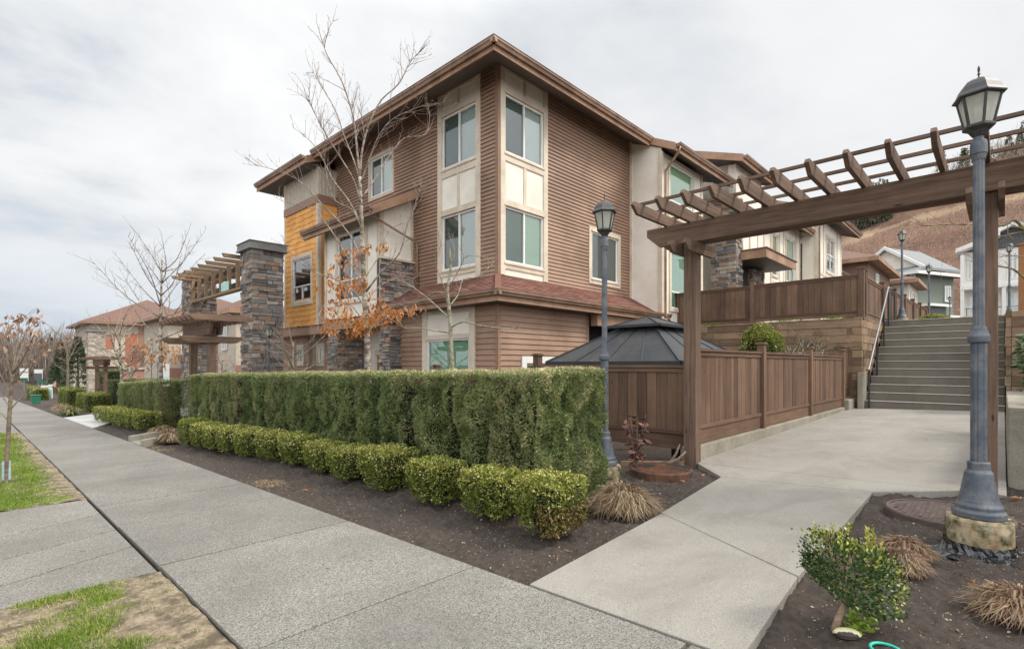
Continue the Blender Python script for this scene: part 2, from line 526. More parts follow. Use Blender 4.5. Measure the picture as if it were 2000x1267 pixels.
def unit(a):
    return a / np.maximum(np.linalg.norm(a, axis=1, keepdims=True), 1e-9)


def leaves(name, P, A, L, W, tone, mat, parent=None, loc=None, fold=.0):
    """one mesh of many small leaf-sized faces: P positions, A axis directions"""
    n = len(P)
    off = np.array(root_of(parent).location) if parent is not None else np.array(loc if loc is not None else (0, 0, 0))
    P = np.asarray(P, float) - off
    A = unit(np.asarray(A, float))
    S = unit(np.cross(A, NR.normal(size=(n, 3))))
    L = np.broadcast_to(np.asarray(L, float), (n,))[:, None]
    W = np.broadcast_to(np.asarray(W, float), (n,))[:, None]
    vs = np.empty((n, 4, 3))
    vs[:, 0] = P
    vs[:, 1] = P + A * L * .5 + S * W * .5
    vs[:, 2] = P + A * L
    vs[:, 3] = P + A * L * .5 - S * W * .5
    if fold:
        U = np.cross(A, S)
        vs[:, 1] += U * W * fold; vs[:, 3] += U * W * fold
    me = bpy.data.meshes.new(name)
    me.vertices.add(n * 4); me.loops.add(n * 4); me.polygons.add(n)
    me.vertices.foreach_set('co', vs.reshape(-1))
    me.loops.foreach_set('vertex_index', np.arange(n * 4, dtype=np.int32))
    me.polygons.foreach_set('loop_start', np.arange(0, n * 4, 4, dtype=np.int32))
    me.polygons.foreach_set('loop_total', np.full(n, 4, dtype=np.int32))
    me.update(calc_edges=True)
    me.materials.append(M[mat])
    at = me.attributes.new('tone', 'FLOAT', 'FACE')
    at.data.foreach_set('value', np.clip(np.broadcast_to(tone, (n,)), 0, 1).astype(np.float32))
    o = bpy.data.objects.new(name, me)
    COL.objects.link(o)
    if parent is not None:
        o.parent = parent
    else:
        o.location = off
    return o


# ------------------------------------------------------------------ wall faces
class Face:
    """a vertical wall plane: u runs along it, z is up, d stands out from it"""
    def __init__(s, o, u, n):
        s.o, s.u, s.n = V(o), V(u), V(n)

    def p(s, u, z, d=0.):
        q = s.o + s.u * u + s.n * d
        return (q.x, q.y, z)

    def box(s, mb, u0, u1, z0, z1, d0, d1, tone=None):
        mb.hexa([s.p(u0, z0, d1), s.p(u1, z0, d1), s.p(u1, z0, d0), s.p(u0, z0, d0),
                 s.p(u0, z1, d1), s.p(u1, z1, d1), s.p(u1, z1, d0), s.p(u0, z1, d0)], tone)

    def quad(s, mb, u0, u1, z0, z1, d, tone=.5):
        q = [s.p(u0, z0, d), s.p(u1, z0, d), s.p(u1, z1, d), s.p(u0, z1, d)]
        if s.u.cross(V((0, 0, 1))).dot(s.n) < 0: q.reverse()      # the front side looks outward
        mb.face(q, tone)


def siding(mb, F, u0, u1, z0, z1, ex=.102, lip=.024, holes=()):
    n = max(1, round((z1 - z0) / ex)); ex = (z1 - z0) / n
    for i in range(n):
        a = z0 + i * ex; b = a + ex; mid = (a + b) / 2
        spans = [(u0, u1)]
        for h in holes:
            if h[2] < mid < h[3]:
                ns = []
                for s0, s1 in spans:
                    if h[1] <= s0 or h[0] >= s1:
                        ns.append((s0, s1)); continue
                    if h[0] > s0: ns.append((s0, h[0]))
                    if h[1] < s1: ns.append((h[1], s1))
                spans = ns
        for s0, s1 in spans:
            cuts = [s0]
            q = s0 + RN.uniform(.8, 3.4)
            while q < s1 - .6:
                cuts.append(q); q += RN.uniform(2.4, 3.6)
            cuts.append(s1)
            for c0, c1 in zip(cuts, cuts[1:]):
                t = RN.uniform(.25, .75)
                mb.face([F.p(c0, a, lip), F.p(c1, a, lip), F.p(c1, b, 0), F.p(c0, b, 0)], t)
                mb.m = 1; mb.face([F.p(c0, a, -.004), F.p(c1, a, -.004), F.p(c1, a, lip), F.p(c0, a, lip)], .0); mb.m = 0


def shakes(mb, F, u0, u1, z0, z1, ex=.2, holes=()):
    """wavy-bottomed shingle courses"""
    n = round((z1 - z0) / ex); ex = (z1 - z0) / n
    for i in range(n):
        a = z0 + i * ex; b = a + ex; mid = (a + b) / 2
        cuts = [u0]; q = u0 + RN.uniform(.1, .3)
        while q < u1 - .08:
            cuts.append(q); q += RN.uniform(.16, .3)
        cuts.append(u1)
        yo = [RN.uniform(-.035, .035) for _ in cuts]
        for k in range(len(cuts) - 1):
            c0, c1 = cuts[k], cuts[k + 1]
            if any(h[0] < (c0 + c1) / 2 < h[1] and h[2] < mid < h[3] for h in holes):
                continue
            t = RN.random()
            mb.face([F.p(c0, a + yo[k], .022), F.p(c1, a + yo[k + 1], .022), F.p(c1, b + .035, .004), F.p(c0, b + .035, .004)], t)
            mb.face([F.p(c0, a + yo[k], 0), F.p(c1, a + yo[k + 1], 0), F.p(c1, a + yo[k + 1], .022), F.p(c0, a + yo[k], .022)], 0)


def shingles(mb, e0, e1, t0, t1, ex=.14, tab=.3, lift=.012):
    """courses of tabs on a sloping patch: eave ends e0,e1 and top ends t0,t1"""
    e0, e1, t0, t1 = map(V, (e0, e1, t0, t1))
    ln = ((t0 - e0).length + (t1 - e1).length) / 2
    n = max(1, round(ln / ex))
    nrm = (e1 - e0).cross(t0 - e0)
    if nrm.length < 1e-6: nrm = (e1 - e0).cross(t1 - e0)
    nrm.normalize()
    if nrm.z < 0: nrm = -nrm
    for i in range(n):
        a, b = i / n, (i + 1) / n
        L0, L1 = e0.lerp(t0, a), e0.lerp(t0, b)
        R0, R1 = e1.lerp(t1, a), e1.lerp(t1, b)
        w = max((R0 - L0).length, .05)
        k = max(1, round(w / tab)); o = RN.random()
        cuts = sorted({0., 1.} | {min(max((j + o) / k, 0.), 1.) for j in range(k)})
        for c0, c1 in zip(cuts, cuts[1:]):
            h = nrm * lift
            t = RN.random()
            mb.face([L0.lerp(R0, c0) + h, L0.lerp(R0, c1) + h, L1.lerp(R1, c1), L1.lerp(R1, c0)], t)
            mb.face([L0.lerp(R0, c0), L0.lerp(R0, c1), L0.lerp(R0, c1) + h, L0.lerp(R0, c0) + h], 0)


def stones(mb, F, u0, u1, z0, z1, d=.07, hmin=.045, hmax=.12, lmin=.08, lmax=.38):
    z = z0
    while z < z1 - .02:
        h = min(RN.uniform(hmin, hmax), z1 - z)
        if z1 - (z + h) < .04: h = z1 - z
        u = u0
        while u < u1 - .01:
            l = RN.uniform(lmin, lmax)
            if u1 - (u + l) < .1: l = u1 - u
            e = RN.uniform(.25, 1.) * d
            j = lambda k=.008: RN.uniform(-k, k)
            g = .006
            a = [F.p(u + g + j(), z + g + j(), e + j()), F.p(u + l - g + j(), z + g + j(), e + j()), F.p(u + l - g, z + g, 0), F.p(u + g, z + g, 0),
                 F.p(u + g + j(), z + h - g + j(), e + j()), F.p(u + l - g + j(), z + h - g + j(), e + j()), F.p(u + l - g, z + h - g, 0), F.p(u + g, z + h - g, 0)]
            mb.hexa(a, RN.random())
            u += l
        z += h


def window(parent, F, u0, u1, z0, z1, bars=('v',), blind='blind', screen=None, name='window', low=None, fw=.045, vinyl='white', deep=.0):
    """vinyl frame with glass and a blind behind; u0..z1 is the opening"""
    mb = MB()
    a, b = -.05 - deep, .016 - deep
    F.box(mb, u0, u1, z0, z0 + fw, a, b + .01, .5); F.box(mb, u0, u1, z1 - fw, z1, a, b, .5)
    F.box(mb, u0, u0 + fw, z0 + fw, z1 - fw, a, b - .002, .5); F.box(mb, u1 - fw, u1, z0 + fw, z1 - fw, a, b - .002, .5)
    um = (u0 + u1) / 2
    zl = low if low is not None else z0 + (z1 - z0) * .33
    cells = []
    if 'h' in bars:
        F.box(mb, u0 + fw, u1 - fw, zl - fw * .5, zl + fw * .5, a, b - .004, .5)
        if 'v' in bars:
            F.box(mb, um - fw * .5, um + fw * .5, zl + fw * .5, z1 - fw, a, b - .004, .5)
            F.box(mb, um - fw * .5, um + fw * .5, z0 + fw, zl - fw * .5, a, b - .004, .5)
            cells = [(u0, um, z0, zl), (um, u1, z0, zl), (u0, um, zl, z1), (um, u1, zl, z1)]
        elif 'w' in bars:
            F.box(mb, um - fw * .5, um + fw * .5, z0 + fw, zl - fw * .5, a, b - .004, .5)
            cells = [(u0, um, z0, zl), (um, u1, z0, zl), (u0, u1, zl, z1)]
        else:
            cells = [(u0, u1, z0, zl), (u0, u1, zl, z1)]
    elif 'v' in bars:
        F.box(mb, um - fw * .55, um + fw * .55, z0 + fw, z1 - fw, a, b - .004, .5)
        cells = [(u0, um, z0, z1), (um, u1, z0, z1)]
    else:
        cells = [(u0, u1, z0, z1)]
    w = mb.build(name, vinyl, parent)
    for k, c in enumerate(cells):
        g = MB()
        F.quad(g, c[0] + .02, c[1] - .02, c[2] + .02, c[3] - .02, -.022 - deep)
        g.build('pane', 'glass_screen' if screen is not None and k in screen else 'glass', w)
    g = MB()
    F.quad(g, u0 + .01, u1 - .01, z0 + .01, z1 - .01, -.07 - deep)
    g.build('blind', blind, w)
    return w


def frame_trim(mb, F, u0, u1, z0, z1, w, d0, d1):
    """four boards round an opening u0..z1 (opening inside, boards outside)"""
    F.box(mb, u0 - w, u0, z0 - w, z1 + w, d0, d1, RN.random()); F.box(mb, u1, u1 + w, z0 - w, z1 + w, d0, d1, RN.random())
    F.box(mb, u0, u1, z1, z1 + w, d0, d1 + .004, RN.random()); F.box(mb, u0, u1, z0 - w, z0, d0, d1 + .004, RN.random())
# ================================================================== camera, light, sky
cam_d = bpy.data.cameras.new('camera')
cam = bpy.data.objects.new('camera', cam_d)
COL.objects.link(cam)
cam.location = (0, 0, 1.22)
cam_d.sensor_width = 36
cam_d.lens = 18.108
cam_d.shift_y = .0393
cam_d.clip_end = 4000
cam.rotation_euler = (math.pi / 2, 0, math.radians(43.66 - 90))
SC.camera = cam

SUN_EL = math.radians(48)
sx, sy = .62, -.785
sd = V((-sx * math.cos(SUN_EL), -sy * math.cos(SUN_EL), -math.sin(SUN_EL)))
sl = bpy.data.lights.new('sun', 'SUN')
sl.energy = 1.5
sl.angle = math.radians(14)
sl.color = (1, .93, .83)
sun = bpy.data.objects.new('sun', sl)
COL.objects.link(sun)
sun.rotation_euler = sd.to_track_quat('-Z', 'Y').to_euler()
sun.location = (20, -20, 30)

W = bpy.data.worlds.new('World')
SC.world = W
W.use_nodes = True
wt = W.node_tree
wt.nodes.clear()


def wn(typ, **k):
    nd = wt.nodes.new('ShaderNode' + typ)
    for a, v in k.items():
        if a[0] == 'i' and a[1:].isdigit(): a = int(a[1:])
        if hasattr(v, 'is_linked'): wt.links.new(v, nd.inputs[a])
        else: nd.inputs[a].default_value = v
    return nd


def wmath(op, a, b=0., cl=False):
    nd = wn('Math', i0=a, i1=b); nd.operation = op; nd.use_clamp = cl
    return nd.outputs[0]


def wramp(f, stops):
    nd = wn('ValToRGB', Fac=f)
    e = nd.color_ramp.elements
    while len(e) < len(stops): e.new(.5)
    for el, (p, c) in zip(e, stops): el.position = p; el.color = tuple(c) + (1,)
    return nd.outputs[0]


def wmix(f, a, b):
    nd = wt.nodes.new('ShaderNodeMix'); nd.data_type = 'RGBA'
    for i, v in ((0, f), (6, a), (7, b)):
        if hasattr(v, 'is_linked'): wt.links.new(v, nd.inputs[i])
        else: nd.inputs[i].default_value = v
    return nd.outputs[2]


sky = wt.nodes.new('ShaderNodeTexSky')
sky.sky_type = 'NISHITA'
sky.sun_disc = False
sky.sun_elevation = SUN_EL
sky.sun_rotation = math.atan2(sx, sy)
dirv = wn('TexCoord').outputs['Generated']
sp = wn('SeparateXYZ', i0=dirv).outputs
zz = wmath('MAXIMUM', sp[2], 0.)
den = wmath('ADD', zz, .22)
cv = wn('CombineXYZ', X=wmath('DIVIDE', sp[0], den), Y=wmath('DIVIDE', sp[1], den), Z=.4).outputs[0]
n1 = wn('TexNoise', Vector=cv, Scale=1.7, Detail=8., Roughness=.55, Distortion=.15).outputs[0]
n2 = wn('TexNoise', Vector=cv, Scale=.48, Detail=4., Roughness=.5).outputs[0]
nn = wmath('ADD', wmath('MULTIPLY', n1, .6), wmath('MULTIPLY', n2, .4))
# cloud deck: darker bellies, bright tops; strength .1 below, so 8 here is .8 in the picture
cloud = wramp(nn, [(.38, (.62, .665, .715)), (.45, (.76, .79, .825)), (.52, (.90, .915, .93)), (.60, (.99, .995, 1.))])
# lower cloud bank toward the far end of the street, and fog-white toward the hill
band = wramp(sp[2], [(.0, (1, 1, 1)), (.14, (.6, .6, .6)), (.26, (0, 0, 0))])
side = wramp(sp[1], [(.80, (0, 0, 0)), (.99, (1, 1, 1))])
cloud = wmix(wmath('MULTIPLY', wmath('MULTIPLY', band, side), .62), cloud, (.50, .60, .70, 1))
east = wramp(sp[0], [(.45, (0, 0, 0)), (.95, (1, 1, 1))])
cloud = wmix(wmath('MULTIPLY', east, .6), cloud, (.86, .865, .885, 1))
# an overcast dome is brightest overhead; the unseen glow behind the camera is added to brighten the walls
zen = wn('MapRange', i0=sp[2], i1=.55, i2=1., i3=0., i4=1.6).outputs[0]
back = wn('VectorMath', i0=dirv, i1=(-.52, -.85, .1)); back.operation = 'DOT_PRODUCT'
glow = wn('MapRange', i0=back.outputs['Value'], i1=.0, i2=1., i3=0., i4=1.5).outputs[0]
lum = wmath('MULTIPLY', wmath('ADD', wmath('ADD', zen, glow), 1.), 5.45)
cl8 = wn('VectorMath', i0=cloud, i3=lum); cl8.operation = 'SCALE'
gap = wramp(n1, [(.30, (.75, .75, .75)), (.40, (1, 1, 1))])
skyc = wmix(gap, sky.outputs[0], cl8.outputs[0])
bg = wn('Background', Color=skyc, Strength=.1)
wo = wt.nodes.new('ShaderNodeOutputWorld')
wt.links.new(bg.outputs[0], wo.inputs[0])
SC.view_settings.view_transform = 'Standard'
SC.view_settings.look = 'None'
SC.view_settings.exposure = .88
SC.view_settings.gamma = 1
SC.cycles.max_bounces = 6
SC.cycles.transparent_max_bounces = 12
SC.cycles.use_denoising = True

# ================================================================== ground, terraces, hill


def axis(parts):
    r = []
    for a, b, st in parts:
        k = max(1, round((b - a) / st))
        r += [a + (b - a) * i / k for i in range(k)]
    return np.array(r + [parts[-1][1]])


def gzv(X, Y):
    return -.027 * np.clip(Y, -40, 75) + .012 * np.clip(X - 2.2, 0, 14)


def grid_mesh(name, xs, ys, fz, mat, tonef=None, smooth=True):
    X, Y = np.meshgrid(xs, ys, indexing='ij')
    Z = fz(X, Y)
    P = np.stack([X, Y, Z], -1).reshape(-1, 3)
    nx, ny = len(xs), len(ys)
    i, j = np.meshgrid(np.arange(nx - 1), np.arange(ny - 1), indexing='ij')
    a = (i * ny + j).reshape(-1)
    F = np.stack([a, a + ny, a + ny + 1, a + 1], 1)
    me = bpy.data.meshes.new(name)
    n = len(F)
    me.vertices.add(len(P)); me.loops.add(n * 4); me.polygons.add(n)
    me.vertices.foreach_set('co', P.reshape(-1))
    me.loops.foreach_set('vertex_index', F.reshape(-1).astype(np.int32))
    me.polygons.foreach_set('loop_start', np.arange(0, n * 4, 4, dtype=np.int32))
    me.polygons.foreach_set('loop_total', np.full(n, 4, dtype=np.int32))
    me.update(calc_edges=True)
    me.materials.append(M[mat])
    if tonef is not None:
        c = P[F].mean(1)
        at = me.attributes.new('tone', 'FLOAT', 'FACE')
        at.data.foreach_set('value', tonef(c).astype(np.float32))
    if smooth:
        me.polygons.foreach_set('use_smooth', np.ones(n, bool))
    o = bpy.data.objects.new(name, me)
    COL.objects.link(o)
    return o


def ground_z(X, Y):
    sh = X.shape
    p = np.stack([X.reshape(-1), Y.reshape(-1), np.zeros(X.size)], 1)
    rough = ((fbm(p * 7.5, 4, 3) - .5) * .085 + (fbm(p * 1.3, 3, 9) - .5) * .05 + (fbm(p * 21, 3, 19) - .5) * .045).reshape(sh)
    z = gzv(X, Y) - .045 + np.where((X > 2.25) & (X < 7.2), rough, rough * .3)
    yard = np.clip((X - 6.62) / .15, 0, 1) * np.clip((Y - 3.05) / .12, 0, 1)
    z = z - yard * .55
    # soil banked up along the hedge foot
    z = z + .06 * np.exp(-((X - 3.45) / .5) ** 2) * np.clip((Y - 2.7) / .5, 0, 1) * (Y < 13.2)
    # under the pavement the ground drops clear of the slabs
    z = np.where((X > -1.6) & (X < 2.24), gzv(X, Y) - .12, z)
    # left of the street kerb
    z = np.where(X <= -1.6, gzv(X, Y) - .2, z)
    return z


g = grid_mesh('ground', axis([(-900, -60, 120), (-60, -2, 8), (-2, 2.2, .7), (2.2, 4.2, .028), (4.2, 7.2, .04), (7.2, 18, .9), (18, 120, 12), (120, 1500, 230)]),
              axis([(-300, -20, 70), (-20, -1.2, 2), (-1.2, 3.4, .035), (3.4, 8, .06), (8, 22, .16), (22, 60, 2), (60, 200, 14), (200, 1800, 200)]), ground_z, 'soil')
tag(g, kind='structure')

# pavement: slabs with open joints
SW0, SW1 = .85, 2.215


def slab(mb, quad, z_of, th=.1, tone=None):
    tone = RN.random() if tone is None else tone
    top = [(x, y, z_of(x, y)) for x, y in quad]
    bot = [(x, y, z - th) for x, y, z in top]
    mb.hexa(bot + top, tone)


mb = MB()
joints = [-4.6, -3.2, -1.75, -.35, 1.02, 2.45, 4.05, 5.45, 6.46, 8.05]
y = 8.05
while y < 70:
    y += 1.42; joints.append(y)
for k, (a, b) in enumerate(zip(joints, joints[1:])):
    g0, g1 = ((.012, .006), (.006, .012))[k % 2]
    slab(mb, [(SW0 + RN.uniform(0, .008), a + g0), (SW1, a + g0), (SW1, b - g1), (SW0 + RN.uniform(0, .008), b - g1)], gz, .09)
tag(mb.build('sidewalk', 'slab', loc=(0, 0, 0), bevel=.003), kind='structure')
mb = MB()
mb.hexa([(SW0, -3.2, gz(0, -3.2) - .2), (SW1, -3.2, gz(0, -3.2) - .2), (SW1, 70, gz(0, 70) - .2), (SW0, 70, gz(0, 70) - .2),
         (SW0, -3.2, gz(0, -3.2) - .016), (SW1, -3.2, gz(0, -3.2) - .016), (SW1, 70, gz(0, 70) - .016), (SW0, 70, gz(0, 70) - .016)])
tag(mb.build('pavement_bed', 'joint', loc=(0, 0, 0)), kind='structure')

# two concrete crossings through the grass strip
for (ya, yb, cuts) in ((3.96, 7.02, (4.55, 5.2, 5.95)), (18.2, 27.4, (20.3, 22.6, 25.))):
    mb = MB()
    c = [ya] + list(cuts) + [yb]
    for k in range(len(c) - 1):
        a, b = c[k], c[k + 1]
        sl = lambda j: 0 if j in (0, len(c) - 1) else (.40 if ya < 5 else 0.)
        slab(mb, [(-1.45, a + .011 - sl(k)* 1.9), (SW0 - .02, a + .011 + sl(k) * .45), (SW0 - .02, b - .011 + sl(k + 1) * .45), (-1.45, b - .011 - sl(k + 1) * 1.9)], lambda x, y: gz(x, y) - .012, .12)
    tag(mb.build('crossing_pavement', 'slab', loc=(0, 0, 0), bevel=.005), kind='structure')
mb = MB()
mb.hexa([(-1.6, -20, gz(0, -20) - .3), (-1.45, -20, gz(0, -20) - .3), (-1.45, 90, gz(0, 90) - .3), (-1.6, 90, gz(0, 90) - .3),
         (-1.6, -20, gz(0, -20) - .0), (-1.45, -20, gz(0, -20) - .0), (-1.45, 90, gz(0, 90) - .0), (-1.6, 90, gz(0, 90) - .0)])
tag(mb.build('kerb', 'kerb', loc=(0, 0, 0), bevel=.02), kind='structure')
mb = MB()
mb.face([(-9, -20, gz(0, -20) - .14), (-1.6, -20, gz(0, -20) - .14), (-1.6, 90, gz(0, 90) - .14), (-9, 90, gz(0, 90) - .14)])
tag(mb.build('road', 'asphalt', loc=(0, 0, 0)), kind='structure')

# grass strip: dirt sheet and blades


def strip_dirt(ya, yb, name):
    def f(X, Y):
        p = np.stack([X.reshape(-1), Y.reshape(-1), X.reshape(-1) * 0], 1)
        return gzv(X, Y) - .010 + ((fbm(p * 7, 4, 5) - .5) * .04).reshape(X.shape) - .006 * np.clip((X - .79) / .04, 0, 1)
    st = .03 if yb < 5 else .08
    return tag(grid_mesh(name, axis([(-1.45, .2, .12), (.2, .844, st)]), axis([(ya, yb, st)]), f, 'dirt'), kind='structure')


strip_dirt(-4, 3.965, 'verge_soil'); strip_dirt(7.02, 18.2, 'verge_soil'); strip_dirt(27.4, 60, 'verge_soil')


def lawn(name, x0, x1, ya, yb, n, h, bare, bald=.0, w=.0055):
    X = NR.uniform(x0, x1, n * 2); Y = NR.uniform(ya, yb, n * 2)
    p = np.stack([X, Y, X * 0], 1)
    k = fbm(p * 3.2, 3, 21)
    edge = np.clip((.80 - X - (fbm(p * 2.6, 3, 33) - .30) * bare) / .22, 0.02, 1) * (X < .83)
    keep = NR.random(n * 2) < edge * np.clip((k - bald) / .10, 0.05, 1)
    X, Y, k = X[keep][:n], Y[keep][:n], k[keep][:n]
    m = len(X)
    P = np.stack([X, Y, gzv(X, Y) - .025], 1)
    A = np.stack([NR.normal(0, .8, m), NR.normal(0, .8, m), np.ones(m)], 1)
    tone = .15 + .5 * fbm(np.stack([X, Y, X * 0], 1) * 1.7, 3, 4) + NR.normal(0, .14, m)
    dead = np.clip(.02 + .6 * (.30 + bald - k) / .3, .06, .7)
    tone = np.where(NR.random(m) < dead, NR.uniform(.85, 1., m), tone)
    o = leaves(name, P, A, NR.uniform(.6, 1.3, m) * h, w, tone, 'grass', loc=(0, 0, 0))
    return tag(o, kind='stuff')


tag(lawn('lawn_grass', -.2, .85, 1.9, 3.97, 42000, .040, .55, .46, .0042), 'thin patchy grass with bare dirt beside the near pavement', 'grass')
tag(lawn('lawn_grass', -1.4, .85, 7.03, 12., 90000, .045, .2, .2), 'bright green lawn strip round the tied sapling', 'grass')
tag(lawn('lawn_grass', -1.4, .85, 12., 18.2, 30000, .06, .3, .15, .01), 'green lawn strip beyond the sapling up to the far crossing', 'grass')
tag(lawn('lawn_grass', -1.4, .85, 27.4, 58, 26000, .08, .2, .1, .02), 'distant green verge along the pavement at the far left', 'grass')

# walkway into the estate
mb = MB()
PZ = lambda x, y: gz(x, y) + .004
L = [(2.225, 1.99), (4.02, 2.10), (5.7, 2.26), (6.33, 2.80)]
Rr = [(2.225, .80), (3.30, .86), (5.86, .89), (6.38, .28)]
# panels cut by joints across the walk
slab(mb, [(2.232, .803), (3.30, .862), (4.02, 2.09), (2.232, 1.99)], PZ, .1)
slab(mb, [(3.312, .862), (5.85, .892), (5.70, 2.255), (4.03, 2.10)], PZ, .1)
slab(mb, [(5.862, .892), (6.36, .30), (6.32, 2.79), (5.712, 2.262)], PZ, .1)
xs = [6.372, 8.0, 9.9, 11.8, 13.7, 15.96]
for a, b in zip(xs, xs[1:]):
    slab(mb, [(a + .006, -.02), (b - .006, -.02), (b - .006, 2.875), (a + .006, 2.875)], PZ, .1)
slab(mb, [(6.36, .29), (6.372, .29), (6.372, 2.80), (6.33, 2.80)], PZ, .1)
tag(mb.build('path', 'path', loc=(0, 0, 0), bevel=.008), kind='structure')
# driveway and the little entry path between the hedges
mb = MB()
slab(mb, [(2.23, 17.7), (3.2, 20.3), (3.4, 25.6), (2.23, 24.1)], lambda x, y: gz(x, y) + .002, .1)
slab(mb, [(3.21, 20.3), (30, 20.3), (30, 25.6), (3.41, 25.6)], lambda x, y: gz(x, y) + .002, .1)
tag(mb.build('driveway', 'drive', loc=(0, 0, 0)), kind='structure')
mb = MB()
slab(mb, [(2.23, 11.95), (3.1, 12.5), (3.1, 13.4), (2.23, 12.95)], lambda x, y: gz(x, y) + .002, .1)
slab(mb, [(3.11, 13.0), (6, 13.7), (6, 14.6), (3.11, 14.2)], lambda x, y: gz(x, y) + .002, .1)
tag(mb.build('entry_path', 'path', loc=(0, 0, 0)), kind='structure')
for k, (a, b) in enumerate((((2.24, 11.9), (2.95, 12.4)), ((2.24, 13.0), (3.0, 13.45)))):
    mb = MB()
    mb.bar((a[0], a[1], gz(*a) + .03), (b[0], b[1], gz(*b) + .05), .09, .16)
    tag(mb.build('edging_kerb', 'kerb', bevel=.01), ('low concrete kerb on the near side of the hedge gap path', 'low concrete kerb on the far side of the hedge gap path')[k], 'kerb', 'kerbs of the hedge gap path')

# raised terraces behind the retaining timbers
mb = MB()
def terr(x0, x1, y0, y1, za, zb, zl=-1.):
    mb.hexa([(x0, y0, zl), (x1, y0, zl), (x1, y1, zl), (x0, y1, zl), (x0, y0, za), (x1, y0, zb), (x1, y1, zb), (x0, y1, za)])
terr(16.12, 40, 2.72, 9.6, 2.46, 3.1)
terr(19.15 + .3, 40, -.25, 2.719, 2.535, 2.75)
terr(16.2, 40, -14, -.251, 2.40, 3.5)
terr(40.001, 60, -14, 12, 3.0, 3.9)
tag(mb.build('terrace', 'soil', loc=(0, 0, 0)), kind='structure')
mb = MB()
mb.hexa([(19.44, .1, 2.4), (40, .1, 2.6), (40, 2.5, 2.6), (19.44, 2.5, 2.4), (19.44, .1, 2.549), (40, .1, 2.77), (40, 2.5, 2.77), (19.44, 2.5, 2.549)])
tag(mb.build('upper_path', 'path', loc=(0, 0, 0)), kind='structure')


def hill_z(X, Y):
    F = X * .7235 + Y * .6904; Rr = X * .6904 - Y * .7235
    u = Rr / np.maximum(F, 1)
    h = np.clip((F - 75) / 105, 0, 1) ** 1.05
    amp = np.interp(u, [.0, .35, .55, .66, .8, 1.0, 1.4], [0, 16, 35, 46, 60, 78, 95])
    p = np.stack([X.reshape(-1), Y.reshape(-1), X.reshape(-1) * 0], 1)
    b = (fbm(p * .05, 3, 2) - .5).reshape(X.shape) * 7
    return 2.2 + h * amp + b * h - 4 * (h <= 0)


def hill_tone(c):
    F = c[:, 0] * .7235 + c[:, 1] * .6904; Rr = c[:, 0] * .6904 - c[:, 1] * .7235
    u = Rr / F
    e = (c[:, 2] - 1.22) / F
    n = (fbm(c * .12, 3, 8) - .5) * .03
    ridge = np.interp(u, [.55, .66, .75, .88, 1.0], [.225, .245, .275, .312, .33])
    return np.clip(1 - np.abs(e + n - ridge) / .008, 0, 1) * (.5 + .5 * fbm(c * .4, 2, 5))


hl = grid_mesh('hill', axis([(20, 260, 2.5)]), axis([(-190, 110, 2.8)]), hill_z, 'hill', hill_tone)
tag(hl, kind='structure')


